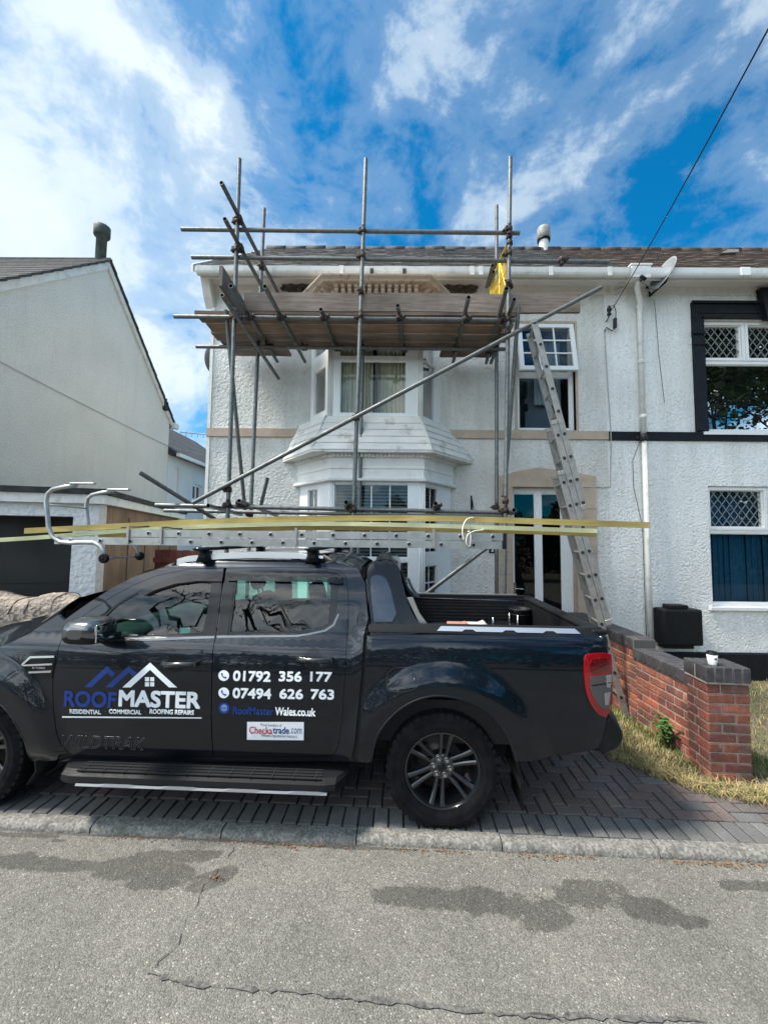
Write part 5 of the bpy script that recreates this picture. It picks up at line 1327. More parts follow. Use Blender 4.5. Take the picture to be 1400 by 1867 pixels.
mb = MB(); mb.box((.01, -.006, zA-.011), (Lm, .22, zA+.095), 0, WMX); mb.box((Lm+.01, -.006, zB-.011), (WLn, .22, zB+.095), 0, WMX); mb.build('coping_mortar', mat('dark joint mortar', (.10,.095,.09), .95), cp)
# cup on the pier
def on_z(px, py, z): return atZ(px, py, z)
cpz = ZCAP; cc = atZ(1298, 1212, cpz)
CUP = thing('coffee_cup', 'white takeaway coffee cup with black lid standing on the brick pier', 'cup', (cc.x, cc.y, cpz))
MC = Matrix.Translation(cc) @ Matrix.Rotation(math.radians(90), 4, 'X')
mb = MB(); mb.lathe([(0, .001), (.028, .001), (.029, .004), (.039, .088), (.0385, .088), (.028, .006)], 28, MC); mb.build('cup', M['paper_white'], CUP)
mb = MB(); mb.lathe([(.0405, .086), (.0415, .090), (.0405, .094), (.037, .096), (.036, .104), (.033, .107), (.03, .102), (0, .102)], 28, MC); mb.build('lid', M['black_plastic'], CUP)
mb = MB(); mb.add([(cc.x+.0392*math.sin(t)*s_, cc.y-.0392*math.cos(t)*s_-.0006, cpz+z_) for t in (-.3, -.1, .1, .3) for z_, s_ in ((.045, .87), (.062, .92))], [(0, 2, 3, 1), (2, 4, 5, 3), (4, 6, 7, 5)]); mb.build('print', M['decal_grey'], CUP, norm=False)
# leafy plant at the wall foot
def plant():
    c = atZ(1212, 1365, 0); c.x += .03; rnd = random.Random(6)
    o = thing('leafy_plant', 'bright green leafy weed growing against the brick garden wall', 'plant', (c.x, c.y, -.01)); mb = MB(); st = MB()
    tips = []
    for k in range(16):
        a = rnd.uniform(0, 6.28); r = rnd.uniform(.03, .16); h = rnd.uniform(.10, .30); t = Vector((c.x+r*math.cos(a), c.y+r*math.sin(a)*.8, h)); m_ = Vector((c.x+r*.4*math.cos(a), c.y+r*.4*math.sin(a), h*.6)); st.tube([(c.x, c.y, -.01), m_, t], .003, 5)
        for q in range(16):
            p = m_.lerp(t, rnd.uniform(0, 1.15))+Vector((rnd.gauss(0, .022), rnd.gauss(0, .022), rnd.gauss(0, .018))); b_ = rnd.uniform(0, 6.28); l = rnd.uniform(.022, .048); up = rnd.uniform(-.4, .5); d = Vector((math.cos(b_), math.sin(b_), up)).normalized(); s = d.cross(Vector((0, 0, 1))).normalized()*l*.36; u = s.cross(d)*.35
            mb.add([p, p+d*l*.35+s+u, p+d*l*.75+s*.8+u, p+d*l, p+d*l*.75-s*.8+u, p+d*l*.35-s+u], [(0, 1, 2, 3), (0, 3, 4, 5)], False, rnd.choice((0, 0, 1)))
    mb.build('foliage', [mat('bright leaf', (.055,.15,.03), .5, var=.3), M['leaf']], o, norm=False); st.build('stem', M['leaf'], o)
plant()

# ================================================================== SCAFFOLD
N, FR = 4.55, 5.25; TR = .0242
SC = thing('tube_scaffold', 'galvanised steel tube scaffold standing in front of the bay of the end house', 'scaffold', (0, 4.9, -.05))
GV = [M['galv'], M['tube_in']]
def tube(name, a, b_, r=TR):
    mb = MB(); mb.hollow(a, b_, r, mi=0, mi_in=1); return mb.build(name, GV, SC, norm=True)
def pxl(p): return at(*p)
def ext(a, b_, z):   # extend the line a->b down to z
    t = (z-a.z)/(b_.z-a.z); return a+(b_-a)*t
posts = {}
for nm, p, q, Y in (('NL', (437, 290), (417, 900), N), ('NM', (667, 290), (645, 925), N), ('NR', (930, 287), (919, 1080), N), ('FL', (482, 380), (458, 920), FR), ('FR', (905, 375), (905, 1080), FR)):
    a, b_ = at(*p, Y), at(*q, Y); f = ext(a, b_, -.04+gz(Y)*.6); posts[nm] = (a, f); tube('standard', a, f)
a = at(663, 560, FR); f = ext(a, at(655, 925, FR), -.1); posts['FM'] = (a, f); tube('standard', a, f)
for k, (a, f) in posts.items():
    mb = MB(); mb.box((f.x-.075, f.y-.075, f.z-.006), (f.x+.075, f.y+.075, f.z+.002)); mb.tube([f, f+Vector((0, 0, .05))], .03, 10); mb.build('base_plate', M['coupler'], SC)
def on_post(k, py): 
    a, f = posts[k]; lo, hi = f, a
    for _ in range(30):
        m_ = (lo+hi)/2; r = m_-CAM; c = r.dot(FW); y_ = CY-F*r.dot(UPV)/c
        if y_ < py: hi = m_
        else: lo = m_
    return (lo+hi)/2
def led(p, q, Y, off=-.049): return tube('ledger', at(*p, Y+off), at(*q, Y+off))
led((331, 418), (947, 425), N, .049); led((350, 469), (1109, 478), N, .049); led((318, 577), (938, 584), N, .049); led((358, 632), (925, 637), FR, -.049); led((284, 921), (936, 935), N, .049); led((300, 931), (915, 942), FR, -.049)
ZP = at(620, 580, N).z                    # platform ledger height
def transom(near, far_, nm='transom'):
    """near=(px,py,Y), far=(px,py,Y)"""
    return tube(nm, at(*near), at(*far_))
zt_ = ZP+.052
def trans(pxn, pxf, pyn, Yf=5.84):
    # horizontal tube running towards the wall; near end seen at (pxn, pyn), heading for the far end column pxf
    Yn = (zt_-CH)/(ray(pxn, pyn).z/ray(pxn, pyn).y); a = at(pxn, pyn, Yn); d = ray(*pxf); b_ = CAM+d*((zt_-CH)/d.z)
    if b_.y > Yf: b_ = a.lerp(b_, (Yf-a.y)/(b_.y-a.y))
    return tube('transom', a, b_)
trans(483, (565, 676), 522); trans(585, (618, 652), 564); trans(725, (737, 652), 557); trans(854, (821, 682), 542); trans(421, (516, 676), 521); trans(923, (881, 680), 526); trans(937, (883, 694), 546)
tube('transom', at(405, 538, 4.05), at(508, 690, 5.75))
# guard rail returns
tube('guard_rail', at(404, 333, 4.07), at(507, 534, 5.86)); tube('guard_rail', at(410, 399, 4.11), at(481, 528, 5.3)); tube('guard_rail', at(898, 484, 4.9), at(887, 523, 5.35)); tube('guard_rail', at(899, 495, 5.0), at(893, 520, 5.35))
# rakers
tube('raker', at(412, 565, N+.06), at(447, 930, FR+.1)); tube('raker', at(945, 560, N+.06), at(919, 905, FR+.05)); tube('raker', at(488, 872, FR-.1), at(474, 930, FR+.1))
# long diagonal brace
tube('diagonal_brace', at(352, 917, N-.052), at(1096, 524, N-.052))
tube('diagonal_brace', at(256, 862, 4.35), at(392, 946, 4.95)); tube('diagonal_brace', at(772, 1086, N+.1), at(930, 966, N+.1))
tube('transom', at(380, 922, 4.36), at(440, 938, 5.4)); tube('transom', at(436, 913, 4.4), at(505, 940, 5.4)); tube('transom', at(631, 916, 4.36), at(640, 930, 5.4)); tube('transom', at(794, 918, 4.36), at(789, 932, 5.4)); tube('transom', at(937, 930, 4.33), at(915, 940, 5.3))
# couplers
def coupler_mb(c, ax1, ax2, s=1.0):
    mb = MB(); ax1 = ax1.normalized(); ax2 = ax2.normalized(); n = ax1.cross(ax2)
    if n.length < .2: n = ax1.cross(Vector((0, 1, 0)))
    n.normalize()
    for ax, sg in ((ax1, -1), (ax2, 1)):
        p = c+n*sg*.0; mb.tube([p-ax*.028, p+ax*.028], .033, 10); q = ax.cross(n).normalized()
        mb.tube([p+q*.034+n*.012, p+q*.078+n*.02], .010, 6); mb.tube([p+q*.060+n*.0, p+q*.060+n*.045], .012, 6)
        mb.rbox((-.018, -.03, -.03), (.018, .03, .03), .008, Matrix.Translation(p+q*.035))
    return mb
XA, YA, ZA = Vector((1, 0, 0)), Vector((0, 1, 0)), Vector((0, 0, 1))
cl = [(on_post('NL', 403), ZA, XA), (on_post('NL', 455), ZA, XA), (on_post('NL', 577), ZA, XA), (on_post('NL', 893), ZA, XA), (on_post('NL', 921), ZA, XA), (on_post('NM', 421), ZA, XA), (on_post('NM', 466), ZA, XA), (on_post('NM', 534), ZA, YA), (on_post('NM', 577), ZA, XA), (on_post('NM', 762), ZA, XA), (on_post('NM', 930), ZA, XA),
      (on_post('NR', 418), ZA, XA), (on_post('NR', 432), ZA, YA), (on_post('NR', 462), ZA, XA), (on_post('NR', 520), ZA, YA), (on_post('NR', 583), ZA, XA), (on_post('NR', 606), ZA, XA), (on_post('NR', 931), ZA, XA), (on_post('NR', 914), ZA, YA), (on_post('FL', 633), ZA, XA), (on_post('FL', 489), ZA, YA), (on_post('FL', 938), ZA, XA), (on_post('FM', 637), ZA, XA), (on_post('FM', 938), ZA, XA), (on_post('FR', 637), ZA, XA), (on_post('FR', 486), ZA, YA), (on_post('FR', 925), ZA, XA),
      (at(510, 579, N), XA, YA), (at(589, 579, N), XA, YA), (at(727, 580, N), XA, YA), (at(848, 582, N), XA, YA), (at(915, 582, N), XA, YA), (at(453, 579, N), XA, YA), (at(432, 583, N), XA, YA), (at(553, 634, FR), XA, YA), (at(488, 632, FR), XA, YA), (at(616, 635, FR), XA, YA), (at(736, 637, FR), XA, YA), (at(828, 637, FR), XA, YA), (at(890, 640, FR), XA, YA), (at(438, 403, N-.05), ZA, YA), (at(440, 455, N-.05), ZA, YA), (at(436, 919, N), XA, YA), (at(633, 922, N), XA, YA), (at(794, 924, N), XA, YA), (at(1023, 474, N), XA, ZA)]
for c, a1, a2 in cl: coupler_mb(c, a1, a2).build('coupler', M['coupler'], SC)
# boards
PB0 = N+.055; BW = .225; ZB0 = zt_+TR+.002; BT = .038
def board(x0, x1, y0, label, seed):
    rnd = random.Random(seed); mb = MB(); n = 12; rings = []
    for i in range(n+1):
        x = x0+(x1-x0)*i/n; dz = .004*math.sin(i*.7+seed); w0 = y0+.010+rnd.uniform(-.004, .004); w1 = y0+BW-.010
        rings.append([(x, w0, ZB0+dz), (x, w1, ZB0+dz), (x, w1, ZB0+BT+dz), (x, w0, ZB0+BT+dz)])
    mb.loft(rings, True, True, None, 0, False); o = mb.build('scaffold_board', M[('board', 'board_a', 'board_b')[seed % 3]], norm=True); rebase(o); tag(o, label, 'scaffold board', 'scaffold boards of the platform'); return o
def xat(px, Y): return (px-707)/F*Y
bl_ = ['front edge board of the scaffold platform, nearest the road', 'second scaffold board back from the road side of the platform', 'middle long scaffold board of the platform floor', 'fourth scaffold board, just in front of the bay window']
lft = [338, 352, 372, 404]
for k in range(4):
    y = PB0+k*BW; board(xat(338, PB0+.0)-.0+.03*(k % 2), 1.50+.04*((k*7) % 3), y, bl_[k], k+1)
y = PB0+4*BW; board(-2.28, -1.42, y, 'short scaffold board against the wall left of the bay', 9); board(.74, 1.48, y, 'short scaffold board against the wall right of the bay', 10)
y = PB0+5*BW
# toe boards on edge
mb = MB(); x0 = at(445, 555, N+.06).x; x1 = at(1057, 560, N+.06).x; zb0 = ZB0+BT+.003
rings = []; 
for i in range(15): x = x0+(x1-x0)*i/14; z = zb0+.004*math.sin(i); yy = N+.058+.004*math.sin(i*.8); rings.append([(x, yy, z), (x, yy+.038, z), (x, yy+.038, z+.225), (x, yy, z+.225)])
mb.loft(rings, True, True, None, 0, False); o = mb.build('toe_board', M['board']); rebase(o); tag(o, 'long brown toe board on edge along the road side of the scaffold', 'scaffold board')
mb = MB(); a = at(402, 520, 4.14); xx = a.x; mb.box((xx-.019, 4.14, zb0+.002), (xx+.019, 5.6, zb0+.225)); o = mb.build('toe_board', M['board_y']); rebase(o); tag(o, 'toe board on edge across the left end of the scaffold', 'scaffold board')
# yellow ladder gate
YG = thing('ladder_gate', 'yellow mesh safety gate fixed to the right hand scaffold post', 'safety gate', tuple(at(925, 545, N+.1)))
gx = posts['NR'][0].x-.02
def gpt(y, z): return (gx-.05*(y-N), y, z)
zg1, zg0 = at(925, 442, N+.05).z, zb0+.03; mb = MB()
ya, yb = N+.04, N+.72
zfar = zg1-.0
mb.tube([gpt(ya, zg0), gpt(ya, zg1), gpt(ya+.35, zg1-.02), gpt(yb, zg1-.12), gpt(yb, zg0), gpt(ya, zg0)], .014, 8); mb.tube([gpt(ya, zg1-.3), gpt(yb, zg1-.34)], .011, 8); mb.tube([gpt(ya, zg0+.1), gpt(ya+.3, zg1-.05)], .010, 8); mb.tube([gpt(ya+.33, zg0), gpt(ya+.33, zg1-.03)], .010, 8)
mb.build('frame', M['yellow'], YG)
mb = MB(); z = zg0+.02
while z < zg1-.15: mb.tube([gpt(ya, z), gpt(yb, z)], .0032, 4, False); z += .032
y = ya+.02
while y < yb: mb.tube([gpt(y, zg0), gpt(y, zg1-.14)], .0032, 4, False); y += .032
mb.build('mesh', M['yellow'], YG, norm=False)
mb = MB(); q = on_post('NR', 436)
for z in (zg1-.05, zg0+.25): mb.tube([(gx+.0, N+.0, z-.02), (gx+.0, N+.0, z+.02)], .036, 10); mb.box((gx-.02, N+.01, z-.015), (gx+.01, N+.06, z+.015))
mb.build('hinge', M['coupler'], YG)

# ================================================================== LADDER AGAINST THE SCAFFOLD
def ladder_sections(parent, base, up, wdir, nrm, secs, rung=.27, width=.34, sec_name='section'):
    """secs: list of (s0, s1, offset along nrm)"""
    up = up.normalized(); wdir = wdir.normalized(); nrm = nrm.normalized()
    for si, (s0, s1, o_) in enumerate(secs):
        mb = MB()
        for w_ in (0, width-.0*si):
            Mx = Matrix(((nrm.x, wdir.x, up.x, base.x), (nrm.y, wdir.y, up.y, base.y), (nrm.z, wdir.z, up.z, base.z), (0, 0, 0, 1)))
            sg = 1 if w_ == 0 else -1
            a = w_; mb.box((o_-.034, a-.004, s0), (o_+.034, a+.004, s1), 0, Mx)
            for e in (-.034, .028): mb.box((o_+e, a+(.0045 if sg > 0 else -.022), s0+.001), (o_+e+.006, a+(.022 if sg > 0 else -.0045), s1-.001), 0, Mx)
        st = mb.build(sec_name, M['alu_dull'], parent)
        k = math.ceil((s0+.06)/rung)
        while k*rung < s1-.04:
            c = base+up*(k*rung)+nrm*o_
            rg = MB(); rg.tube([c+wdir*.004, c+wdir*(width-.004)], .0145, 10, False); rg.tube([c-wdir*.0095, c-wdir*.0055], .0185, 12, True, 1); rg.build('rung', [M['alu'], M['tube_in']], st)
            k += 1
        mb = MB()
        for w_ in (0, width):
            c = base+wdir*w_+nrm*o_; mb.rbox((-.034, -.014, -.02), (.034, .014, .04), .006, Matrix(((nrm.x, wdir.x, up.x, (c+up*s0).x), (nrm.y, wdir.y, up.y, (c+up*s0).y), (nrm.z, wdir.z, up.z, (c+up*s0).z), (0, 0, 0, 1))))
            c = c+up*(s1-.03); mb.rbox((-.034, -.014, -.02), (.034, .014, .03), .006, Matrix(((nrm.x, wdir.x, up.x, c.x), (nrm.y, wdir.y, up.y, c.y), (nrm.z, wdir.z, up.z, c.z), (0, 0, 0, 1))))
        build_loose(mb, 'stile_cap', M['alu_dull'], st)
YLD = 4.42
la = at(1140, 1276, YLD); lb = at(957, 590, YLD)
LD = thing('extension_ladder', 'three section aluminium extension ladder leaning against the right end of the scaffold', 'ladder', (la.x, YLD, gz(YLD)))
up_ = (lb-la); Ltot = up_.length; up_.normalize(); la = ext(la+up_, la, gz(YLD)+.0)
nr_ = Vector((up_.z, 0, -up_.x)); wd_ = Vector((.19, 1, 0))
def s_of(py): 
    px = 1127-(1278-py)*(170/688.); r = at(px, py, YLD); return (r-la).dot(up_)
SP = .073
ladder_sections(LD, la, up_, wd_, nr_, [(0, s_of(858), -SP*.55), (s_of(1140), s_of(768), SP*.45), (s_of(932), s_of(585), SP*1.45)], rung=Ltot/ (688/42.5))
# ================================================================== PICKUP TRUCK (local frame: x rearwards, y away from the camera, z up)
TW = 1.78
TK = thing('pickup_truck', 'dark blue grey double cab pickup truck with white and blue lettering on its doors', 'pickup truck', tuple(TO), TA)
def tl(px, py, off=0.0):
    d = ray(px, py); t = ((TO-CAM).dot(TUY)+off)/d.dot(TUY); p = CAM+d*t-TO; return (p.dot(TUX), p.z)
def lz(px, py, z):
    p = atZ(px, py, z)-TO; return (p.dot(TUX), p.dot(TUY))
def interp(tab, z):
    if z <= tab[0][0]: return tab[0][1]
    for i in range(len(tab)-1):
        if z <= tab[i+1][0]:
            z0, v0 = tab[i]; z1, v1 = tab[i+1]; h = z1-z0; t = (z-z0)/h
            m0 = (tab[i+1][1]-tab[i-1][1])/(tab[i+1][0]-tab[i-1][0]) if i > 0 else (v1-v0)/h
            m1 = (tab[i+2][1]-v0)/(tab[i+2][0]-z0) if i+2 < len(tab) else (v1-v0)/h
            return (2*t**3-3*t*t+1)*v0+(t**3-2*t*t+t)*h*m0+(-2*t**3+3*t*t)*v1+(t**3-t*t)*h*m1
    return tab[-1][1]
CABT = [(.22,.10),(.33,.060),(.42,.026),(.52,.010),(.65,.002),(.80,.0),(.93,.004),(1.02,.014),(1.09,.028),(1.125,.042),(1.155,.062),(1.18,.080),(1.30,.112),(1.45,.145),(1.58,.190),(1.63,.212),(1.665,.238),(1.69,.275),(1.71,.33)]
BEDT = [(.22,.10),(.33,.060),(.42,.026),(.52,.010),(.65,.002),(.85,.0),(.98,.004),(1.07,.012),(1.14,.024),(1.19,.038),(1.225,.058),(1.25,.085),(1.30,.10),(1.5,.16),(1.7,.23)]
def sstep(a, b, x): t = min(max((x-a)/(b-a), 0), 1); return t*t*(3-2*t)
def g(x, z):
    k = sstep(-.62, -.48, x); v = interp(CABT, z)*(1-k)+interp(BEDT, z)*k
    for cx in (0.0, -3.22):
        R = math.hypot(x-cx, z-.35); b = .042*(1-sstep(.56, .74, R))*sstep(.2, .5, z); v -= b
    v -= .004*math.exp(-((z-.70)/.018)**2)*(1-sstep(-.75, -.60, x))*sstep(-2.7, -2.5, x)
    if x < -3.35: v += ((-3.35-x)/.65)**2*.24
    if x > .90: v += ((x-.90)/.2)**2*.038
    return v
def gn(x, z):
    e = .004; n = Vector(((g(x+e, z)-g(x-e, z))/(2*e), -1, (g(x, z+e)-g(x, z-e))/(2*e))); return n.normalized()
def tg(px, py, extra=0.0):
    off = 0
    for _ in range(8): x, z = tl(px, py, off+extra); off = g(x, z)
    return (x, z)
def tgs(l, extra=0.0): return [tg(a, b_, extra) for a, b_ in l]
def panel(name, outer, holes=(), m=None, parent=None, off=0.0, depth=.022, grid=.035, far=False, gap=0.0, step=.02, curved=True):
    if area(outer) < 0: outer = outer[::-1]
    outer = shrink(outer, gap) if gap else outer; outer = resample(outer, step); hs = [resample(h, step) for h in holes]
    mb = MB(); sg = -1 if far else 1; y0 = TW if far else 0
    fn = lambda u, v, d: Vector((u, y0+sg*(g(u, v)+off+d), v))
    b, vs, tris = plate(outer, hs, fn, depth, mb, grid=grid, smooth=True)
    if far:
        nt = len(tris)
        for i in range(nt): mb.f[i] = mb.f[i][::-1]
    for i, v in enumerate(vs):
        n = gn(v.x, v.y); mb.nrm[b+i] = Vector((n.x, n.y*sg, n.z))
    return mb.build(name, m, parent or TK, local=True, norm=False)
# ---- outlines
L_fdoor = [(126,1143),(146,1127),(165,1113.5),(206,1087),(247,1065),(285,1049.5),(343,1037.5),(409,1035),(403.5,1085),(394,1158),(387.5,1220),(386,1320),(390,1380),(144,1378),(126,1373),(113,1360),(103.5,1335),(97.5,1290),(96,1248),(103.5,1206),(115,1162)]
L_rdoor = [(413,1035.5),(500,1034),(590,1035.5),(618,1040),(630,1050),(635,1075),(636,1110),(633.5,1158),(630,1230),(623,1320),(617,1362),(610,1374),(599,1380),(390,1380),(386,1320),(387.5,1220),(394,1158),(403.5,1085)]
H_f = [(176,1138),(206,1105),(247,1080.5),(285,1064),(330,1052),(391,1049),(384,1100),(371,1158),(290,1161),(200,1163.5),(180,1152)]
H_r = [(416,1156),(424,1100),(431,1047.5),(611,1049.5),(616,1056),(617,1090),(614,1118),(606,1136),(590,1146),(560,1152.5),(535,1155)]
fdoor, rdoor = tgs(L_fdoor), tgs(L_rdoor); hf, hr = smooth_poly(tgs(H_f), (0, 5, 6, 7, 8, 9), 2), smooth_poly(tgs(H_r), (0, 1, 2), 2)
roofline = tgs([(110,1137),(135,1118),(161,1100),(206,1071.5),(247,1050.5),(295,1036),(343,1027.5),(394,1022.5),(480,1019.5),(560,1020),(605,1023),(640,1032),(656,1044),(665,1062)])
rear_edge = tgs([(671,1128),(663,1158),(659,1230),(647,1350),(640,1386)])
cab = roofline+rear_edge+tgs([(560,1389),(380,1391),(200,1391),(108,1389),(108,1380)])+fdoor[12:13][::-1]
# C-shaped cab side: outer outline then back along the doors
cab = roofline+rear_edge+tgs([(560,1388),(380,1390),(200,1390),(110,1388)])+[fdoor[13], fdoor[12]]+[rdoor[12], rdoor[11], rdoor[10], rdoor[9], rdoor[8], rdoor[7], rdoor[6], rdoor[5], rdoor[4], rdoor[3], rdoor[2], rdoor[1], rdoor[0], fdoor[7], fdoor[6], fdoor[5], fdoor[4], fdoor[3], fdoor[2], fdoor[1], fdoor[0]]
def arc(cx, cz, R, a0, a1, n=18, flat=1.0): return [(cx+R*math.cos(math.radians(a0+(a1-a0)*k/n)), cz+R*flat*math.sin(math.radians(a0+(a1-a0)*k/n))) for k in range(n+1)]
rarch = smooth_poly(tgs([(676.5,1389.6),(681,1360),(690,1335),(717,1301),(755.7,1276),(794,1267.5),(833,1272),(871,1285.4),(902,1308.6),(923.5,1339),(936,1370),(941,1389)]), (0, 11), 2)
rarch = rarch[rarch.index(tg(676.5,1389.6)):]+rarch[:rarch.index(tg(676.5,1389.6))] if tg(676.5,1389.6) in rarch else rarch
bed = tgs([(669.5,1159),(720,1157.5),(800,1157),(880,1157),(960,1157.2),(1040,1157.5),(1080,1158),(1094,1162),(1102,1172),(1107,1188),(1110,1230),(1109,1290),(1103,1325),(1096,1350),(1089,1364),(1056,1372),(1000,1380)])+rarch[::-1]+tgs([(664,1390),(652,1389),(653,1375),(662,1290),(667,1200)])
hood_edge = tgs([(106,1121),(74,1141),(51,1156.5),(25,1169),(0,1179)])+[(-3.35,1.035),(-3.6,.99),(-3.8,.945),(-3.93,.90)]
farch = arc(-3.22, .352, .47, 12, 168, 20, 1.0)   # from rear to front
fa_px = tgs([(58,1388),(52,1374),(45,1350),(33,1326),(18,1302),(3,1286.5)])
farch = fa_px+[q for q in arc(-3.22, .36, .455, 55, 180, 16)]
fender = [fdoor[0]]+tgs([(118,1131)])+hood_edge+[(-4.02,.80),(-4.03,.62),(-4.0,.47),(-3.9,.38),(-3.70,.36)]+farch[::-1]+tgs([(72,1388),(104,1386),(109,1376)])+[fdoor[14], fdoor[15], fdoor[16], fdoor[17], fdoor[18], fdoor[19], fdoor[20]]
P_ = M['paint']
for far in (False, True):
    kw = dict(far=far, grid=.035 if not far else .07)
    fd = panel('front_door', fdoor, [hf], P_, gap=.0028, **kw)
    rd = panel('rear_door', rdoor, [hr], P_, gap=.0028, **kw)
    cs = panel('cab_side', cab, [], P_, **kw)
    bs = panel('bed_side', bed, [], P_, **kw)
    fe = panel('front_wing', fender, [], P_, gap=.0015, **kw)
    for dr, h, nm in ((fd, hf, 'f'), (rd, hr, 'r')):
        hh_ = shrink(h if area(h) > 0 else h[::-1], .0115)
        panel('window_seal', h if area(h) > 0 else h[::-1], [hh_], M['dark_trim'], dr, off=.003, depth=.012, grid=None, far=far)
        gm_ = panel('window', h, [], M['glass_car'], dr, off=.013, depth=0, grid=.08, far=far)
    # black applique on the B pillar and rear quarter bar
    panel('pillar_trim', tgs([(371,1157.5),(384,1100),(391,1050),(396,1043),(406.5,1042),(401,1085),(391.5,1157.5)]), [], M['dark_trim'], fd, off=-.0022, depth=.004, grid=.08, far=far)
    panel('pillar_trim', tgs([(397,1156.5),(406,1085),(414.5,1043),(430,1043.5),(423,1100),(415,1156)]), [], M['dark_trim'], rd, off=-.0022, depth=.004, grid=.08, far=far)
    panel('quarter_bar', tgs([(597,1143),(602,1100),(604,1052),(616,1056),(617,1090),(614,1118),(606,1136)]), [], M['dark_trim'], rd, off=.0015, depth=.006, grid=.08, far=far)
    panel('belt_moulding', tgs([(196,1165),(290,1163),(370,1160),(391.5,1159.5),(391.5,1163.5),(370,1164.5),(290,1167.5),(197,1169.5)]), [], M['belt'], fd, off=-.004, depth=.006, grid=.1, far=far)
    panel('belt_moulding', tgs([(396,1158.5),(540,1157.5),(562,1154.5),(592,1148),(607,1138),(616,1119),(619,1119),(610,1140),(594,1151),(563,1157.5),(541,1161),(396,1162.5)]), [], M['belt'], rd, off=-.004, depth=.006, grid=.1, far=far)
    # rain visors
    panel('rain_visor', tgs([(250,1081),(285,1062),(330,1048),(408,1041.5),(405,1060),(360,1059),(320,1064),(285,1075),(262,1086)], -.022), [], M['visor'], fd, off=-.024, depth=.02, grid=.05, far=far)
    panel('rain_visor', tgs([(416,1042.5),(500,1041),(612,1043.5),(624,1052),(625.5,1064),(612,1064.5),(598,1061.5),(430,1058.5),(414,1059)], -.022), [], M['visor'], rd, off=-.024, depth=.02, grid=.05, far=far)
    # arch lips
    for ar, pr_ in ((rarch, bs), (farch, fe)):
        mb = MB(); sg = -1 if far else 1; y0 = TW if far else 0
        mb.tube([(x, y0+sg*(g(x, z)+.006), z) for x, z in ar], .009, 6); mb.build('arch_lip', P_, pr_, True)
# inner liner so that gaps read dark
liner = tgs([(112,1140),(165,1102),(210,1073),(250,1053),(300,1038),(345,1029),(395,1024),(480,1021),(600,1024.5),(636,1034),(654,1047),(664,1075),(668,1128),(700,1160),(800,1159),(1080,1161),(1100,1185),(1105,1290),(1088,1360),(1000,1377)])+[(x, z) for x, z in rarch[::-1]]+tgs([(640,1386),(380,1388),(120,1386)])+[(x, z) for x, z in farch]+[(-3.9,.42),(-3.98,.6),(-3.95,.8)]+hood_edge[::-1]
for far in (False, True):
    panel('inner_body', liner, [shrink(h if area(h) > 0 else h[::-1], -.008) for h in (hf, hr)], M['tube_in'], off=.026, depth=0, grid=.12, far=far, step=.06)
# ---- roof
def ztop(x):
    rl = roofline[4:]
    for a, b_ in zip(rl[:-1], rl[1:]):
        if a[0] <= x <= b_[0]: return a[1]+(b_[1]-a[1])*(x-a[0])/(b_[0]-a[0])
    return rl[0][1] if x < rl[0][0] else rl[-1][1]
mb = MB(); xs = [roofline[4][0]+(roofline[12][0]-roofline[4][0])*k/26 for k in range(27)]; rings = []; NS = 22
def roof_pt(x, s):
    z = ztop(x); e = g(x, z); y = e+(TW-2*e)*s; q = 1-abs(2*s-1); c = .045*(1-(1-q)**3)
    return Vector((x, y, z+c))
for x in xs: rings.append([roof_pt(x, k/NS) for k in range(NS+1)])
mb.loft(rings, False, False, None, 0, True); mb.build('roof', P_, TK, True, norm=True)
mb = MB(); x0_ = xs[0]; pA = roofline[:5]
rings = []
for t in range(13):
    f = t/12*(len(pA)-1); i = min(int(f), len(pA)-2); a = f-i; x = pA[i][0]+(pA[i+1][0]-pA[i][0])*a; z = pA[i][1]+(pA[i+1][1]-pA[i][1])*a; e = g(x, z)+.004; r = []
    for k in range(NS+1):
        s = k/NS; q = 1-(2*s-1)**2; w_ = 1-t/12; r.append((x-(.05+.20*w_)*q, e+(TW-2*e)*s, z+.045*(1-(1-(1-abs(2*s-1)))**3)*(t/12)))
    rings.append(r)
mb.loft(rings, False, False, None, 0, True); mb.build('windscreen', M['glass_car'], TK, True)
wsb = rings[0]
# ---- bonnet
mb = MB(); he = hood_edge[::1]; rings = []
hx = [he[0][0]+(he[-1][0]-he[0][0])*k/24 for k in range(25)]
def hz_(x):
    for a, b_ in zip(he[:-1], he[1:]):
        if b_[0] <= x <= a[0]: return a[1]+(b_[1]-a[1])*(x-a[0])/(b_[0]-a[0])
    return he[-1][1]
for k, x in enumerate(hx):
    z = hz_(x); e = g(x, z)+.004; t = k/24; rise = .075+.05*math.sin(math.pi*min(t*1.2, 1)); r = []
    for j in range(NS+1):
        s = j/NS; q = 1-abs(2*s-1); bow = (.22*(1-t)-.14*t*0)*(1-(2*s-1)**2); fr_ = -.12*t*(1-(2*s-1)**4)
        r.append((x-bow*(1-t)*.9+fr_, e+(TW-2*e)*s, z+rise*(1-(1-q)**2.6)+.018*math.exp(-((q-.42)/.06)**2)))
    rings.append(r)
mb.loft(rings, False, False, None, 0, True); mb.build('bonnet', P_, TK, True)
hf_end = rings[-1]
mb = MB(); r0 = wsb; r1_ = rings[0]; mb.loft([[(x-.01, y, z-.03) for x, y, z in r0], [(x+.03, y, z-.035) for x, y, z in r1_]], False, False); mb.loft([[(x, y, z) for x, y, z in r0], [(x-.01, y, z-.03) for x, y, z in r0]], False, False); mb.build('scuttle', M['black_plastic'], TK, True)
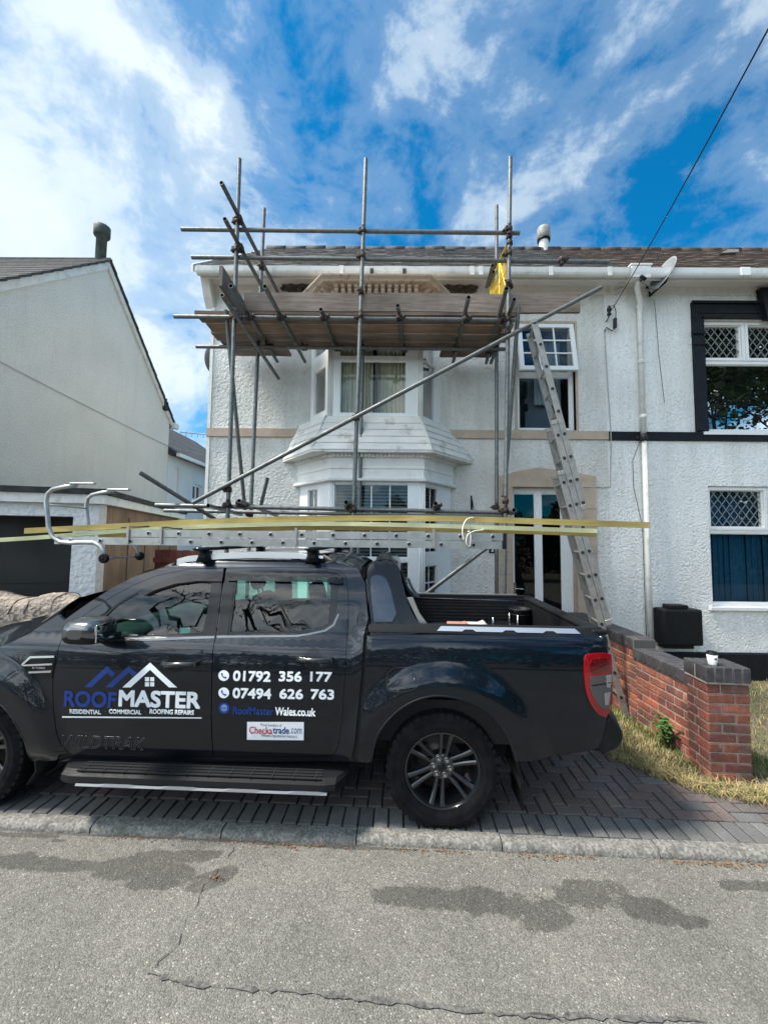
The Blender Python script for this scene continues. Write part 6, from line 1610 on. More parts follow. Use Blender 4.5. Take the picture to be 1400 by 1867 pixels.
# ---- nose
rows = [(0, 0), (-.05, -.05), (-.075, -.14), (-.08, -.26), (-.11, -.36), (-.13, -.46), (-.10, -.55), (-.0, -.60)]
mb = MB(); rings = []
for dx, dz in rows: rings.append([(p[0]+dx*(1-abs(2*j/NS-1)**6*.7), p[1]*(1-0)+0, (p[2] if dz == 0 else .92+(dz+.0)) ) for j, p in enumerate(hf_end)])
mb.loft(rings, False, False, None, 0, True); mb.build('front_bumper', P_, TK, True)
cxn = min(p[0] for p in hf_end)
mb = MB(); mb.rbox((cxn-.135, .42, .62), (cxn+.0, TW-.42, .88), .04); gr = mb.build('grille', M['dark_trim'], TK, True)
mb = MB()
for z in (.68, .75, .82): mb.tube([(cxn-.14, .45, z), (cxn-.14, TW-.45, z)], .012, 6)
build_loose(mb, 'grille_bar', M['satin'], gr, True)
for y0_, y1_ in ((.10, .40), (TW-.40, TW-.10)):
    mb = MB(); mb.rbox((cxn-.06, y0_, .76), (cxn+.22, y1_, .88), .03); mb.build('headlight', M['clear_lens'], TK, True)
# ---- rear end
def rear_x(y): s = y/TW; return 1.085-.0*(2*s-1)**2
mb = MB(); mb.rbox((1.03, .075, .47), (1.10, TW-.075, 1.245), .03); tgt = mb.build('tailgate', P_, TK, True)
mb = MB(); mb.rbox((1.095, TW/2-.14, 1.02), (1.115, TW/2+.14, 1.10), .01); mb.build('handle', M['dark_trim'], tgt, True)
bmp = tgs([(1108,1304),(1119,1309),(1128,1321),(1133,1336),(1128,1355),(1114,1370),(1091,1376),(1085,1370),(1096,1350),(1104,1325)])
mb = MB(); rings = []; cxb = sum(q[0] for q in bmp)/len(bmp); czb = sum(q[1] for q in bmp)/len(bmp)
bs2 = smooth_poly(bmp, (), 2)
for y, s in ((.02, .80), (.03, .93), (.06, 1.0), (.2, 1.0), (TW-.2, 1.0), (TW-.06, 1), (TW-.03, .93), (TW-.02, .8)):
    rings.append([(cxb+(x-cxb)*s+(.05 if .15 < y < TW-.15 else 0), y, czb+(z-czb)*s) for x, z in bs2])
mb.loft(rings, True, True, None, 0, True); bo = mb.build('rear_bumper', M['black_plastic'], TK, True)
mb = MB(); tb = tgs([(1054,1374),(1064,1397),(1091,1398),(1093,1372)]); mb.prism(tb, .25, .38, 'y'); mb.build('tow_bracket', M['black_plastic'], bo, True)
# tail lamps
lamp = smooth_poly(tgs([(1064,1196),(1070,1191),(1109,1189),(1112,1200),(1112,1260),(1106,1305),(1098,1306),(1083,1297),(1068,1270),(1063,1231)]), (), 2)
clear_ = smooth_poly(tgs([(1073,1232),(1100,1229),(1111,1226),(1111,1262),(1105,1292),(1091,1288),(1078,1270),(1073,1250)]), (0,), 1)
for far in (False, True):
    lo = panel('tail_light', lamp, [], M['red_lens'], off=-.016, depth=.02, grid=.03, far=far, step=.012)
    panel('smoked_band', clear_, [], M['smoke_lens'], lo, off=-.020, depth=.004, grid=.03, far=far, step=.012)
    panel('upper_lens', smooth_poly(tgs([(1073,1202),(1090,1199),(1106,1198),(1107,1222),(1090,1224),(1072,1227)]), (), 1), [], M['red_deep'], lo, off=-.0185, depth=.003, grid=.03, far=far, step=.012)
    for q in ([(1102,1230),(1111,1228),(1111,1240),(1108,1252),(1102,1250)], [(1099,1262),(1109,1259),(1106,1282),(1099,1283)]):
        panel('clear_lens', tgs(q), [], M['clear_lens'], lo, off=-.0235, depth=.003, grid=.03, far=far, step=.012)
    panel('lamp_stripe', tgs([(1076,1247),(1110,1241),(1110,1243),(1076,1249)]), [], M['black_plastic'], lo, off=-.0235, depth=.002, grid=None, far=far)
    mb = MB(); y0_, y1_ = (TW-.115, TW-.06) if far else (.06, .115); mb.rbox((1.07, y0_, .80), (1.108, y1_, 1.13), .015); mb.build('rear_lens', M['red_lens'], lo, True)
# ---- load bed
ZR_ = 1.243; IN = .155; RH = .042
mb = MB()
xb0, xb1 = -.50, 1.03; zf = .80
mb.add([(xb0, IN, zf), (xb1, IN, zf), (xb1, TW-IN, zf), (xb0, TW-IN, zf), (xb0, IN, ZR_), (xb1, IN, ZR_), (xb1, TW-IN, ZR_), (xb0, TW-IN, ZR_)], [(0, 1, 2, 3), (0, 4, 5, 1), (1, 5, 6, 2), (2, 6, 7, 3), (3, 7, 4, 0)])
for k in range(14): x = xb0+.06+k*.108; mb.box((x, IN+.002, zf+.001), (x+.05, TW-IN-.002, zf+.015))
for k in range(12): z = zf+.08+k*.033; mb.box((xb0+.05, TW-IN-.012, z), (xb1-.03, TW-IN-.0005, z+.012))
for y0_, y1_ in ((IN-.001, IN+.14), (TW-IN-.14, TW-IN+.001)): mb.rbox((-.26, y0_, zf+.002), (.26, y1_, zf+.2), .03)
bl = mb.build('bed_liner', mat('bed liner', (.012,.012,.013), .55, var=.3, vscale=18, dark=(.06,.058,.055), dmix=(.62,.72), dscale=14), TK, True, norm=False)
mb = MB(); mb.box((-.535, .08, .50), (-.502, TW-.08, ZR_)); mb.build('bed_front_panel', M['black_plastic'], TK, True); mb = MB(); mb.box((1.001, IN-.0, .55), (1.029, TW-IN, 1.238)); mb.build('tailgate_skin', M['black_plastic'], tgt, True)
for far in (False, True):
    sg = -1 if far else 1; y0_ = TW if far else 0; mb = MB(); rings = []
    for k in range(31):
        x = -.50+1.575*k/30; e = g(x, 1.247)
        rings.append([(x, y0_+sg*(e-.004), ZR_-.008), (x, y0_+sg*(e+.002), ZR_+.004), (x, y0_+sg*(e+.022), ZR_+RH-.006), (x, y0_+sg*(e+.032), ZR_+RH), (x, y0_+sg*(IN-.006), ZR_+RH), (x, y0_+sg*(IN+.003), ZR_+RH-.006), (x, y0_+sg*(IN+.003), ZR_-.03)])
    mb.loft(rings, False, False, None, 0, False); rc = mb.build('bed_rail_cap', M['black_plastic'], TK, True)
    if not far:
        # silver inserts with finger notches
        xa, xc = tl(796, 1154, .10)[0], tl(1056, 1154, .10)[0]; n1 = [tl(p, 1150, .11)[0] for p in (841, 866, 914, 940, 987, 1012)]
        y_0, y_1 = .096, .150; q = [(xa+.03, y_1), (xa-.0, y_0)]
        for i in range(0, 6, 2): q += [(n1[i], y_0), (n1[i]+.02, y_0+.022), (n1[i+1]-.02, y_0+.022), (n1[i+1], y_0)]
        q += [(xc, y_0), (xc-.03, y_1)]
        e0 = g(.3, 1.247); f_r = lambda u, v, d: Vector((u, e0+.0015+(v-y_0)/.054*.021+d-.0035, ZR_+.007+(v-y_0)/.054*(RH-.014))); mb = MB(); plate(resample(q if area(q) > 0 else q[::-1], .05), [], lambda u, v, d: f_r(u, v, d)+Vector((0, g(u, 1.247)-e0, 0)), .004, mb); mb.build('rail_insert', M['satin'], rc, True)
    else:
        xa, xc = -.18, .92; mb = MB(); mb.prism([(xa, TW-.150), (xc, TW-.150), (xc+.03, TW-.092), (xa-.03, TW-.092)], ZR_+RH+.001, ZR_+RH+.008, 'z'); mb.build('rail_insert', M['satin'], rc, True)
        mb = MB(); mb.tube([(-.42, TW-IN-.006, ZR_+.012), (.93, TW-IN-.006, ZR_-.012)], .007, 6); mb.build('tie_rail', M['satin'], rc, True)
mb = MB(); mb.rbox((1.0, .10, 1.24), (1.105, TW-.10, 1.272), .012); mb.build('tailgate_cap', M['black_plastic'], tgt, True)
# ---- styling hoop
M['inlay'] = mat('hoop inlay', (.035,.042,.055), .16, metal=.6, coat=1)
hoop = tgs([(677,1139),(674,1110),(671,1075),(668.5,1045),(672,1032),(684,1023),(696,1018.5),(712,1021),(724,1029),(728,1040),(733,1062),(742,1096),(755,1126),(770,1143),(781,1155),(700,1157),(675,1158)], .015)
hoop = smooth_poly(hoop, (0, 15, 16), 2)
hin = smooth_poly(tgs([(682,1134),(678,1100),(675,1060),(679,1048),(702,1050),(712,1075),(726,1133)], .012), (0, 5), 1)
for far in (False, True):
    hp_ = panel('hoop_side', hoop, [], M['dark_trim'], off=.015, depth=.045, grid=.04, far=far)
    panel('hoop_inlay', hin, [], M['inlay'], hp_, off=.012, depth=.003, grid=.04, far=far)
    sg = -1 if far else 1; y0_ = TW if far else 0
    # inner skin and sloping edge of the hoop so it reads as a solid buttress
    mb = MB(); hh2 = resample(hoop, .03); A = [(x, y0_+sg*(g(x, z)+.055), z) for x, z in hh2]; B = [(x-.02, y0_+sg*(g(x, z)+.12), z-.005) for x, z in hh2]
    mb.loft([A, B], True, False, None, 0, True); mb.f.append([len(mb.v)-len(B)+i for i in range(len(B))]); mb.sm.append(False); mb.mi.append(0); mb.build('hoop_inner', M['dark_trim'], hp_, True)
    q = [(x, z) for x, z in tgs([(742,1086),(752,1086),(764,1115),(782,1140),(776,1142),(765,1136),(752,1108)], .12)]
    mb = MB(); mb.prism(q, min(y0_+sg*.150, y0_+sg*.19), max(y0_+sg*.150, y0_+sg*.19), 'y'); mb.build('hoop_bracket', M['satin'], hp_, True)
xh0, zh0 = tg(684, 1024, .03); xh1, zh1 = tg(724, 1032, .03)
mb = MB(); rings = []
for k in range(25):
    s = k/24; y = .26+(TW-.52)*s; c = .045*(1-abs(2*s-1)**2.5); rings.append([(xh0-.03, y, zh0-.08+c), (xh0, y, zh0+c-.005), (xh0+.05, y, zh0+.012+c), (xh1, y, zh1+c), (xh1+.025, y, zh1-.05+c), (xh1-.03, y, zh1-.07+c)])
mb.loft(rings, True, True, None, 0, True); mb.build('hoop_top', M['dark_trim'], TK, True)
# ---- cab back, rear glass
xbk = -.545
mb = MB(); plate([(.12, .5), (TW-.12, .5), (TW-.12, 1.22), (TW-.30, 1.64), (.30, 1.64), (.12, 1.22)], [[(.22, 1.24), (TW-.22, 1.24), (TW-.33, 1.56), (.33, 1.56)]], lambda u, v, d: Vector((xbk+.03-(v-1.2)*.14*(v > 1.2)-d, u, v)), .03, mb); cbk = mb.build('cab_back', M['black_plastic'], TK, True)
mb = MB(); mb.add([(xbk+.018, .2, 1.22), (xbk+.018, TW-.2, 1.22), (xbk-.035, TW-.31, 1.58), (xbk-.035, .31, 1.58)], [(0, 1, 2, 3)]); mb.build('rear_window', M['glass_car'], cbk, True)
# ---- roof rails and load bars
rl_pts = [(288,1041),(305,1031),(325,1023),(345,1017.5),(400,1012.5),(470,1010),(540,1011.5),(590,1015)]
for far in (False, True):
    sg = -1 if far else 1; y0_ = TW if far else 0; pts = []
    for a, b_ in rl_pts: x, z = tl(a, b_, .30); pts.append((x, y0_+sg*.30, z))
    mb = MB(); rings = []
    for i, p in enumerate(pts):
        h = .028 if 0 < i < len(pts)-1 else .012; rings.append([(p[0], p[1]-.018, p[2]-h), (p[0], p[1]+.018, p[2]-h), (p[0], p[1]+.014, p[2]+h*.6), (p[0], p[1]-.014, p[2]+h*.6)])
    mb.loft(rings[2:], True, True, None, 0, False); rr_ = mb.build('roof_rail', M['satin'], TK, True)
    mb = MB(); 
    x, z = tl(632, 1033, .30); ex = (x, y0_+sg*.31, z-.0)
    mb.loft([[(p[0]-.0, p[1]-.022, p[2]-.05-(.0)), (p[0], p[1]+.022, p[2]-.05), (p[0], p[1]+.016, p[2]-.0), (p[0], p[1]-.016, p[2]-.0)] for p in pts[:3]], True, True); e = pts[-1]
    mb.loft([[(e[0], e[1]-.02, e[2]-.05), (e[0], e[1]+.02, e[2]-.05), (e[0], e[1]+.016, e[2]+.018), (e[0], e[1]-.016, e[2]+.018)], [(ex[0], ex[1]-.02, ex[2]-.04), (ex[0], ex[1]+.02, ex[2]-.04), (ex[0], ex[1]+.01, ex[2]+.0), (ex[0], ex[1]-.01, ex[2]+.0)]], True, True)
    for t in (2, 4, 6): mb.box((pts[t][0]-.03, pts[t][1]-.014, pts[t][2]-.075), (pts[t][0]+.03, pts[t][1]+.014, pts[t][2]-.027))
    mb.build('rail_foot', M['black_plastic'], rr_, True)
BARS = []
for px in (374, 571):
    x, z = tl(px, 1000, .28); zb_ = z-.005; BARS.append((x, zb_)); mb = MB()
    prof = [(-.045, 0), (-.03, .012), (.0, .016), (.03, .012), (.045, 0), (.03, -.010), (-.03, -.010)]
    mb.loft([[(x+a*s, y, zb_+b_*s) for a, b_ in prof] for y, s in ((.17, .5), (.18, 1), (TW-.18, 1), (TW-.17, .5))], True, True); br = mb.build('load_bar', M['dark_trim'], TK, True)
    for y in (.29, TW-.29):
        mb = MB(); zt2 = zb_-.012; mb.loft([[(x-.055, y-.035, zt2-.085), (x+.055, y-.035, zt2-.085), (x+.055, y+.03, zt2-.085), (x-.055, y+.03, zt2-.085)], [(x-.04, y-.03, zt2-.04), (x+.04, y-.03, zt2-.04), (x+.04, y+.025, zt2-.04), (x-.04, y+.025, zt2-.04)], [(x-.038, y-.045, zt2-.0), (x+.038, y-.045, zt2), (x+.038, y+.04, zt2), (x-.038, y+.04, zt2)]], True, True); mb.rbox((x-.03, y-.055, zt2-.06), (x+.03, y-.034, zt2-.02), .01); mb.build('bar_foot', M['black_plastic'], br, True)
# ---- mirror
def mirror(far):
    sg = -1 if far else 1; y0_ = TW if far else 0
    x0, z1 = tl(128, 1125, -.13); x1, z0 = tl(196, 1175, -.13)
    def ring(y, s, dx=0):
        cx, cz, hx, hz = (x0+x1)/2+dx, (z0+z1)/2, (x1-x0)/2*s, (z1-z0)/2*s; out = []
        for k in range(24):
            t = 2*math.pi*k/24; c, s_ = math.cos(t), math.sin(t); out.append((cx+hx*math.copysign(abs(c)**.55, c), y0_+sg*y, cz+hz*math.copysign(abs(s_)**.62, s_)*(1 if s_ > 0 else .96)))
        return out
    mb = MB(); mb.loft([ring(-.245, .35), ring(-.235, .62), ring(-.215, .82), ring(-.18, .95), ring(-.13, 1.0), ring(-.06, .97), ring(-.02, .86), ring(.0, .6)], True, True, None, 0, True)
    cz = z0+(z1-z0)*.40
    for i, f in enumerate(mb.f):
        c = sum((mb.v[j] for j in f), Vector())/len(f); mb.mi[i] = 1 if c.z < cz else 0
    mo = mb.build('wing_mirror', [mat('dark chrome', (.16,.165,.17), .16, metal=.85), M['black_plastic']], TK, True)
    mb = MB(); xi, zi = (x0+(x1-x0)*.45, cz+.008); mb.rbox((xi, y0_+sg*-.215 if not far else y0_+.19, zi), (x1-.012, y0_+sg*-.19 if not far else y0_+.215, zi+.035), .01); mb.build('indicator', M['clear_lens'], mo, True)
    mb = MB(); mb.rbox((x0+.03, min(y0_-sg*.03, y0_+sg*.07), z0+.005), (x1-.04, max(y0_-sg*.03, y0_+sg*.07), z0+.045), .015); mb.build('mirror_arm', M['black_plastic'], mo, True)
    mb = MB(); mb.rbox((x1-.014, min(y0_-sg*.22, y0_-sg*.04), z0+.03), (x1-.006, max(y0_-sg*.20, y0_-sg*.06), z1-.03), .003); mb.build('mirror_glass', M['mirror_glass'], mo, True)
mirror(False); mirror(True)
# black triangle behind the mirror
for far in (False, True): panel('mirror_sail', tgs([(168,1163.5),(176,1137),(190,1122),(201,1150),(203,1164)]), [], M['black_plastic'], off=-.003, depth=.01, grid=None, far=far)
# ---- handles, flap, vent
def disc(px, py, r, sx=1): x, z = tg(px, py); return [(x+r*sx*math.cos(2*math.pi*k/30), z+r*math.sin(2*math.pi*k/30)) for k in range(30)]
for far in (False, True):
    for (cx, cy, x0, x1, yc) in ((322, 1208, 297, 362, 1208), (570, 1200, 542, 608, 1200)):
        par = [o for o in TK.children if o.name.startswith('front_door' if cx < 400 else 'rear_door')][1 if far else 0]
        cup_ = panel('handle_recess_disc', disc(cx, cy, .060, 1.0), [], M['dark_trim'], par, off=-.0012, depth=.002, grid=.03, far=far)  # flat black disc laid on the door, painting the shade of the hollow
        sg = -1 if far else 1; y0_ = TW if far else 0; a, b_ = tg(x0, yc), tg(x1, yc); yy = g(*a)
        mb = MB(); rings = []
        for t, s, o_ in ((0, .35, .010), (.04, .8, .018), (.12, 1, .034), (.5, 1.0, .042), (.88, 1, .034), (.96, .8, .018), (1, .35, .010)):
            x = a[0]+(b_[0]-a[0])*t; z = a[1]+(b_[1]-a[1])*t; h = .0165*s; rings.append([(x, y0_+sg*(yy-o_-.008*s), z-h), (x, y0_+sg*(yy-o_-.016*s), z), (x, y0_+sg*(yy-o_-.006*s), z+h), (x, y0_+sg*(yy-o_+.01), z+h*.7), (x, y0_+sg*(yy-o_+.01), z-h*.7)])
        mb.loft(rings, True, True, None, 0, True)
        for t in (.06, .94): x = a[0]+(b_[0]-a[0])*t; mb.box((x-.012, min(y0_+sg*(yy-.03), y0_+sg*(yy+.01)), a[1]-.012), (x+.012, max(y0_+sg*(yy-.03), y0_+sg*(yy+.01)), a[1]+.012))
        mb.build('handle', mat('dark chrome handle', (.07,.075,.08), .2, metal=.7), par, True)
fl_ = smooth_poly(tgs([(705,1218),(763,1217.5),(764,1250),(752,1257),(737,1261.5),(706,1260)]), (3,), 2)
bsn = [o for o in TK.children if o.name.startswith('bed_side')][0]
panel('flap_gap_ring', shrink(fl_ if area(fl_) > 0 else fl_[::-1], -.003), [fl_], M['tube_in'], bsn, off=-.0009, depth=.001, grid=None)  # dark ring laid on the panel, painting the shade of the flap's groove
mb = MB(); x, z = tg(755, 1238); mb.tube([(x, g(x, z)-.004, z-.005), (x, g(x, z)-.004, z+.008)], .003, 6); mb.build('flap_catch', M['satin'], bsn, True)
ff = tgs([(40,1211),(57,1195.5),(102,1194.5),(101,1206),(96,1237),(63,1239),(56,1226)])
few = [o for o in TK.children if o.name.startswith('front_wing')]
for i, far in enumerate((False, True)):
    v_ = panel('side_vent', ff, [], M['dark_trim'], few[i], off=-.004, depth=.006, grid=.05, far=far)
    for q in ([(41,1211),(57,1196),(101,1195),(101,1198.5),(59,1199.5),(46,1210.5)], [(41,1211.5),(97,1209),(97,1212),(46,1214)], [(54,1224),(96,1222),(95,1225.5),(56,1227)]):
        panel('vent_blade', tgs(q), [], M['satin'], v_, off=-.009, depth=.006, grid=None, far=far)
# ---- side steps
xs0, zs_0 = tl(97, 1408, -.07); xs1, zs_1 = tl(632, 1402, -.07)
for far in (False, True):
    sg = -1 if far else 1; y0_ = TW if far else 0; mb = MB(); rings = []
    z1t = tl(360, 1400, -.02)[1]; 
    zt1 = .345; 
    for t in range(29):
        x = xs0+(xs1-xs0)*t/28; e = 1-max(0, (abs(t/28-.5)-.46)/.04)*.75
        rings.append([(x, y0_+sg*.12, zt1+.01), (x, y0_+sg*(.10-.15*e), zt1), (x, y0_+sg*(.10-.20*e), zt1-.018), (x, y0_+sg*(.10-.205*e), zt1-.05), (x, y0_+sg*(.10-.17*e), zt1-.085), (x, y0_+sg*.12, zt1-.09)])
    mb.loft(rings, True, True, None, 0, False); so_ = mb.build('side_step', M['black_plastic'], TK, True)
    mb = MB()
    for r_ in range(4): mb.box((xs0+.16, min(y0_+sg*(-.075+r_*.03), y0_+sg*(-.063+r_*.03)), zt1+.0002+r_*.0012), (xs1-.16, max(y0_+sg*(-.075+r_*.03), y0_+sg*(-.063+r_*.03)), zt1+.006+r_*.0012))
    for k in range(12): x = xs0+.2+k*(xs1-xs0-.4)/11; mb.box((x-.004, min(y0_+sg*-.08, y0_+sg*.04), zt1+.001), (x+.004, max(y0_+sg*-.08, y0_+sg*.04), zt1+.0075))
    mb.build('step_tread', mat('step tread', (.018,.019,.020), .6, spec=.25), so_, True)
    sa0, sb0 = tl(138, 1432, -.11)[0], tl(596, 1435, -.11)[0]; mb = MB(); rings = []
    for t in range(33):
        x = sa0+(sb0-sa0)*t/32; w_ = .012+.004*(1 if (t//4) % 2 else 0); zc_ = zt1-.068; rings.append([(x, y0_-sg*.108, zc_-w_*.5), (x, y0_-sg*.115, zc_), (x, y0_-sg*.108, zc_+w_), (x, y0_-sg*.08, zc_+w_*.6), (x, y0_-sg*.08, zc_-w_)])
    mb.loft(rings, True, True, None, 0, False); mb.build('step_trim', mat('brushed trim', (.24,.24,.245), .34, metal=.8, dark=(.1,.1,.1), dmix=(.6,.75), dscale=9), so_, True)
# ---- wheels
def wheel(cx, far, steer=0.0):
    w = bpy.data.objects.new('wheel', None)
    R_, HW = .372, .128; cz = .352
    sg = -1 if far else 1; yo = (TW-.035) if far else .035
    MM = Matrix.Translation((cx, yo+sg*HW, cz)) @ (Matrix.Rotation(math.pi, 4, 'Z') if far else Matrix.Identity(4))
    mb = MB()
    prof = [(.235,-.085),(.250,-.108),(.275,-.122),(.305,-.127),(.335,-.122),(.356,-.112),(.367,-.098),(.369,-.06),(.370,0),(.369,.06),(.367,.098),(.356,.112),(.335,.122),(.305,.127),(.275,.122),(.250,.108),(.235,.085)]
    mb.lathe(prof, 72, MM)
    rnd = random.Random(2); n = 42
    for k in range(n):
        a = 2*math.pi*k/n
        for side in (-1, 1):
            an = a+(.09 if side > 0 else 0); L_ = .024 if k % 2 else .019
            B = MM @ Matrix.Rotation(an, 4, 'Y'); y_a, y_b = (-.118, -.062) if side < 0 else (.062, .118)
            mb.add([B @ Vector(v) for v in ((-L_, y_a, .350), (L_*.7, y_a, .350), (L_, y_b, .362), (-L_*.7, y_b, .362), (-L_*.85, y_a+.004*(side < 0), .3705), (L_*.6, y_a+.004, .3705), (L_*.85, y_b, .374), (-L_*.6, y_b, .374))], [(0, 1, 5, 4), (1, 2, 6, 5), (2, 3, 7, 6), (3, 0, 4, 7), (4, 5, 6, 7)])
            # shoulder lugs wrapping on the sidewall
            if side < 0: mb.add([B @ Vector(v) for v in ((-L_*.9, -.119, .350), (L_*.6, -.119, .350), (L_*.4, -.130, .326 if k % 2 else .334), (-L_*.7, -.130, .326 if k % 2 else .334), (-L_*.9, -.108, .368), (L_*.6, -.108, .368))], [(3, 2, 1, 0), (0, 1, 5, 4), (0, 4, 3), (1, 2, 5)])
            B2 = MM @ Matrix.Rotation(a+.05, 4, 'Y'); yy = -.05 if side < 0 else .012
            mb.add([B2 @ Vector(v) for v in ((-.024, yy, .366), (.020, yy+.006, .366), (.026, yy+.036, .366), (-.018, yy+.038, .366), (-.022, yy+.001, .3745), (.018, yy+.007, .3745), (.024, yy+.035, .3745), (-.016, yy+.037, .3745))], [(0, 1, 5, 4), (1, 2, 6, 5), (2, 3, 7, 6), (3, 0, 4, 7), (4, 5, 6, 7)])
    for v in mb.v:
        if v.z < .003: v.z = .003
    for r0_, dy in ((.318, -.1295), (.282, -.126)):
        mb.lathe([(r0_-.002, dy), (r0_, dy-.002), (r0_+.002, dy)], 60, MM)
    ty = mb.build('wheel', M['rubber'], TK, True, norm=True)
    m_rim = M['rim']
    mb = MB(); mb.lathe([(.236,-.078),(.246,-.094),(.244,-.103),(.236,-.104),(.230,-.095),(.222,-.07),(.212,-.02),(.208,.07),(.232,.08)], 60, MM)
    mb.lathe([(.0,-.055),(.030,-.056),(.040,-.050),(.055,-.048),(.070,-.055),(.082,-.050),(.088,-.02),(.088,.02),(0,.02)], 40, MM)
    for k in range(6):
        a = 2*math.pi*k/6+math.radians(8)
        for dv in (-1, 1):
            B = MM @ Matrix.Rotation(a, 4, 'Y'); rings = []
            for r_, off, hw_, y_, th_ in ((.062, .019, .012, -.052, .030), (.10, .022, .0130, -.060, .030), (.15, .026, .0145, -.072, .028), (.20, .033, .016, -.084, .024), (.234, .040, .019, -.094, .02)):
                c = dv*off; rings.append([(c-hw_, y_+.006, r_), (c-hw_*.5, y_-.001, r_), (c+hw_*.5, y_-.001, r_), (c+hw_, y_+.006, r_), (c+hw_*.9, y_+th_, r_), (c-hw_*.9, y_+th_, r_)])
            mb.loft(rings, True, True, B, 0, True)
    rm = mb.build('rim', m_rim, ty, True, sharp=35)
    mb = MB()
    mb.lathe([(0,-.064),(.020,-.063),(.027,-.058),(.028,-.05)], 24, MM); mb.build('hub_cap', M['dark_trim'], ty, True)
    for k in range(6):
        a = 2*math.pi*(k+.5)/6+math.radians(8); B = MM @ Matrix.Rotation(a, 4, 'Y') @ Matrix.Translation((0, 0, .055)); mb = MB(); mb.lathe([(0,-.064),(.008,-.063),(.0095,-.058),(.0095,-.045)], 6, B, smooth=False); mb.lathe([(.0135,-.052),(.0145,-.0555),(.0165,-.0545),(.0165,-.045)], 16, B); mb.build('wheel_nut', M['chrome'], ty, True)
    mb = MB(); mb.lathe([(0, .01), (.15, .01), (.155, .03), (.0, .02)], 32, MM); mb.build('brake_disc', mat('brake disc', (.06,.055,.05), .5, metal=.6), ty, True)
    bpy.data.objects.remove(w)
M['rim'] = mat('dark grey alloy', (.055,.058,.062), .26, metal=.8, coat=.6)
for cx in (0.0, -3.22): wheel(cx, False); wheel(cx, True)
# ---- wheel wells, chassis
for cx, R0 in ((0.0, .50), (-3.22, .485)):
    for far in (False, True):
        sg = -1 if far else 1; y0_ = TW if far else 0; mb = MB(); pts = [(cx+R0*math.cos(math.radians(a)), .34+R0*math.sin(math.radians(a))) for a in range(-8, 189, 8)]
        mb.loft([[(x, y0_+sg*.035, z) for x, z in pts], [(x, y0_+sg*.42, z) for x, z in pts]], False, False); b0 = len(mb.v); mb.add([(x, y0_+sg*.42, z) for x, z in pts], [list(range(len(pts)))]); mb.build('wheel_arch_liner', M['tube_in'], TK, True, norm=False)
mb = MB()
for y in (.45, TW-.55): mb.box((-3.8, y, .42), (1.02, y+.09, .54))
mb.box((-2.75, .12, .36), (-.52, TW-.12, .44)); mb.tube([(0, .2, .352), (0, TW-.2, .352)], .05, 10); mb.tube([(-3.22, .2, .352), (-3.22, TW-.2, .352)], .04, 10); mb.box((-3.9, .3, .35), (-3.5, TW-.3, .5)); mb.rbox((-.2, TW/2-.13, .25), (.14, TW/2+.13, .46), .08)
for x in (-2.3, -1.2, -.3, .8): mb.box((x, .45, .43), (x+.08, TW-.45, .52))
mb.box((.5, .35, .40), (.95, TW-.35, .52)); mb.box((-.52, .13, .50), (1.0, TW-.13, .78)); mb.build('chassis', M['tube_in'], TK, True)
for far in (False, True):
    sg = -1 if far else 1; y0_ = TW if far else 0
    mb = MB(); q = tgs([(934,1352),(941,1389),(945,1420),(944,1462),(938,1466),(938,1420),(932,1380)], .02); x0_, x1_ = q[2][0], q[2][0]
    mb.loft([[(x, y0_+sg*.03, z), (x+.012, y0_+sg*.03, z), (x+.012, y0_+sg*.29, z), (x, y0_+sg*.29, z)] for x, z in ((q[0][0]-.0, q[0][1]+.02), (q[1][0]+.005, q[1][1]), (q[2][0]+.008, q[2][1]), (q[3][0], q[3][1]))], True, True); mb.build('mud_flap', M['black_plastic'], TK, True)
    q = tgs([(66,1388),(60,1420)], .02); mb = MB(); mb.loft([[(x, y0_+sg*.05, z), (x+.012, y0_+sg*.05, z), (x+.012, y0_+sg*.27, z), (x, y0_+sg*.27, z)] for x, z in ((q[0][0], q[0][1]+.05), (q[0][0]+.02, q[0][1]-.05), (q[1][0]+.02, q[1][1]))], True, True); mb.build('mud_flap', M['black_plastic'], TK, True)
# ---- interior
def seat(x, y):
    mb = MB(); Ms = Matrix.Translation((x, y, .95)) @ Matrix.Rotation(math.radians(-16), 4, 'Y')
    mb.rbox((-.05, -.22, -.35), (.09, .22, .38), .07, Ms); mb.rbox((-.04, -.12, .42), (.06, .12, .60), .05, Ms); mb.tube([Ms @ Vector((.01, -.06, .36)), Ms @ Vector((.01, -.06, .45))], .008, 6); mb.tube([Ms @ Vector((.01, .06, .36)), Ms @ Vector((.01, .06, .45))], .008, 6)
    mb.rbox((x-.48, y-.22, .60), (x+.02, y+.22, .76), .07); mb.build('seat', M['seat'], TK, True)
for x in (-1.58, -.80):
    for y in (.47, TW-.47): seat(x, y)
mb = MB(); mb.rbox((-2.62, .18, .85), (-2.22, TW-.18, 1.17), .09); mb.box((-2.7, .14, .50), (-.57, TW-.14, .56)); dsh = mb.build('dashboard', M['seat'], TK, True)
mb = MB(); c = Vector((-2.08, TW-.47, 1.08)); Mw = Matrix.Translation(c) @ Matrix.Rotation(math.radians(65), 4, 'Y'); mb.tube([Mw @ Vector((.18*math.cos(t), .18*math.sin(t), 0)) for t in [6.283*k/32 for k in range(33)]], .015, 8); mb.box((-.17, -.02, -.01), (.17, .02, .01), 0, Mw); mb.rbox((-.06, -.06, -.03), (.06, .06, .02), .02, Mw); mb.build('steering_wheel', M['seat'], dsh, True)
mb = MB(); mb.rbox((-1.98, TW/2-.12, 1.52), (-1.94, TW/2+.12, 1.60), .015); mb.build('rear_view_mirror', M['seat'], TK, True)
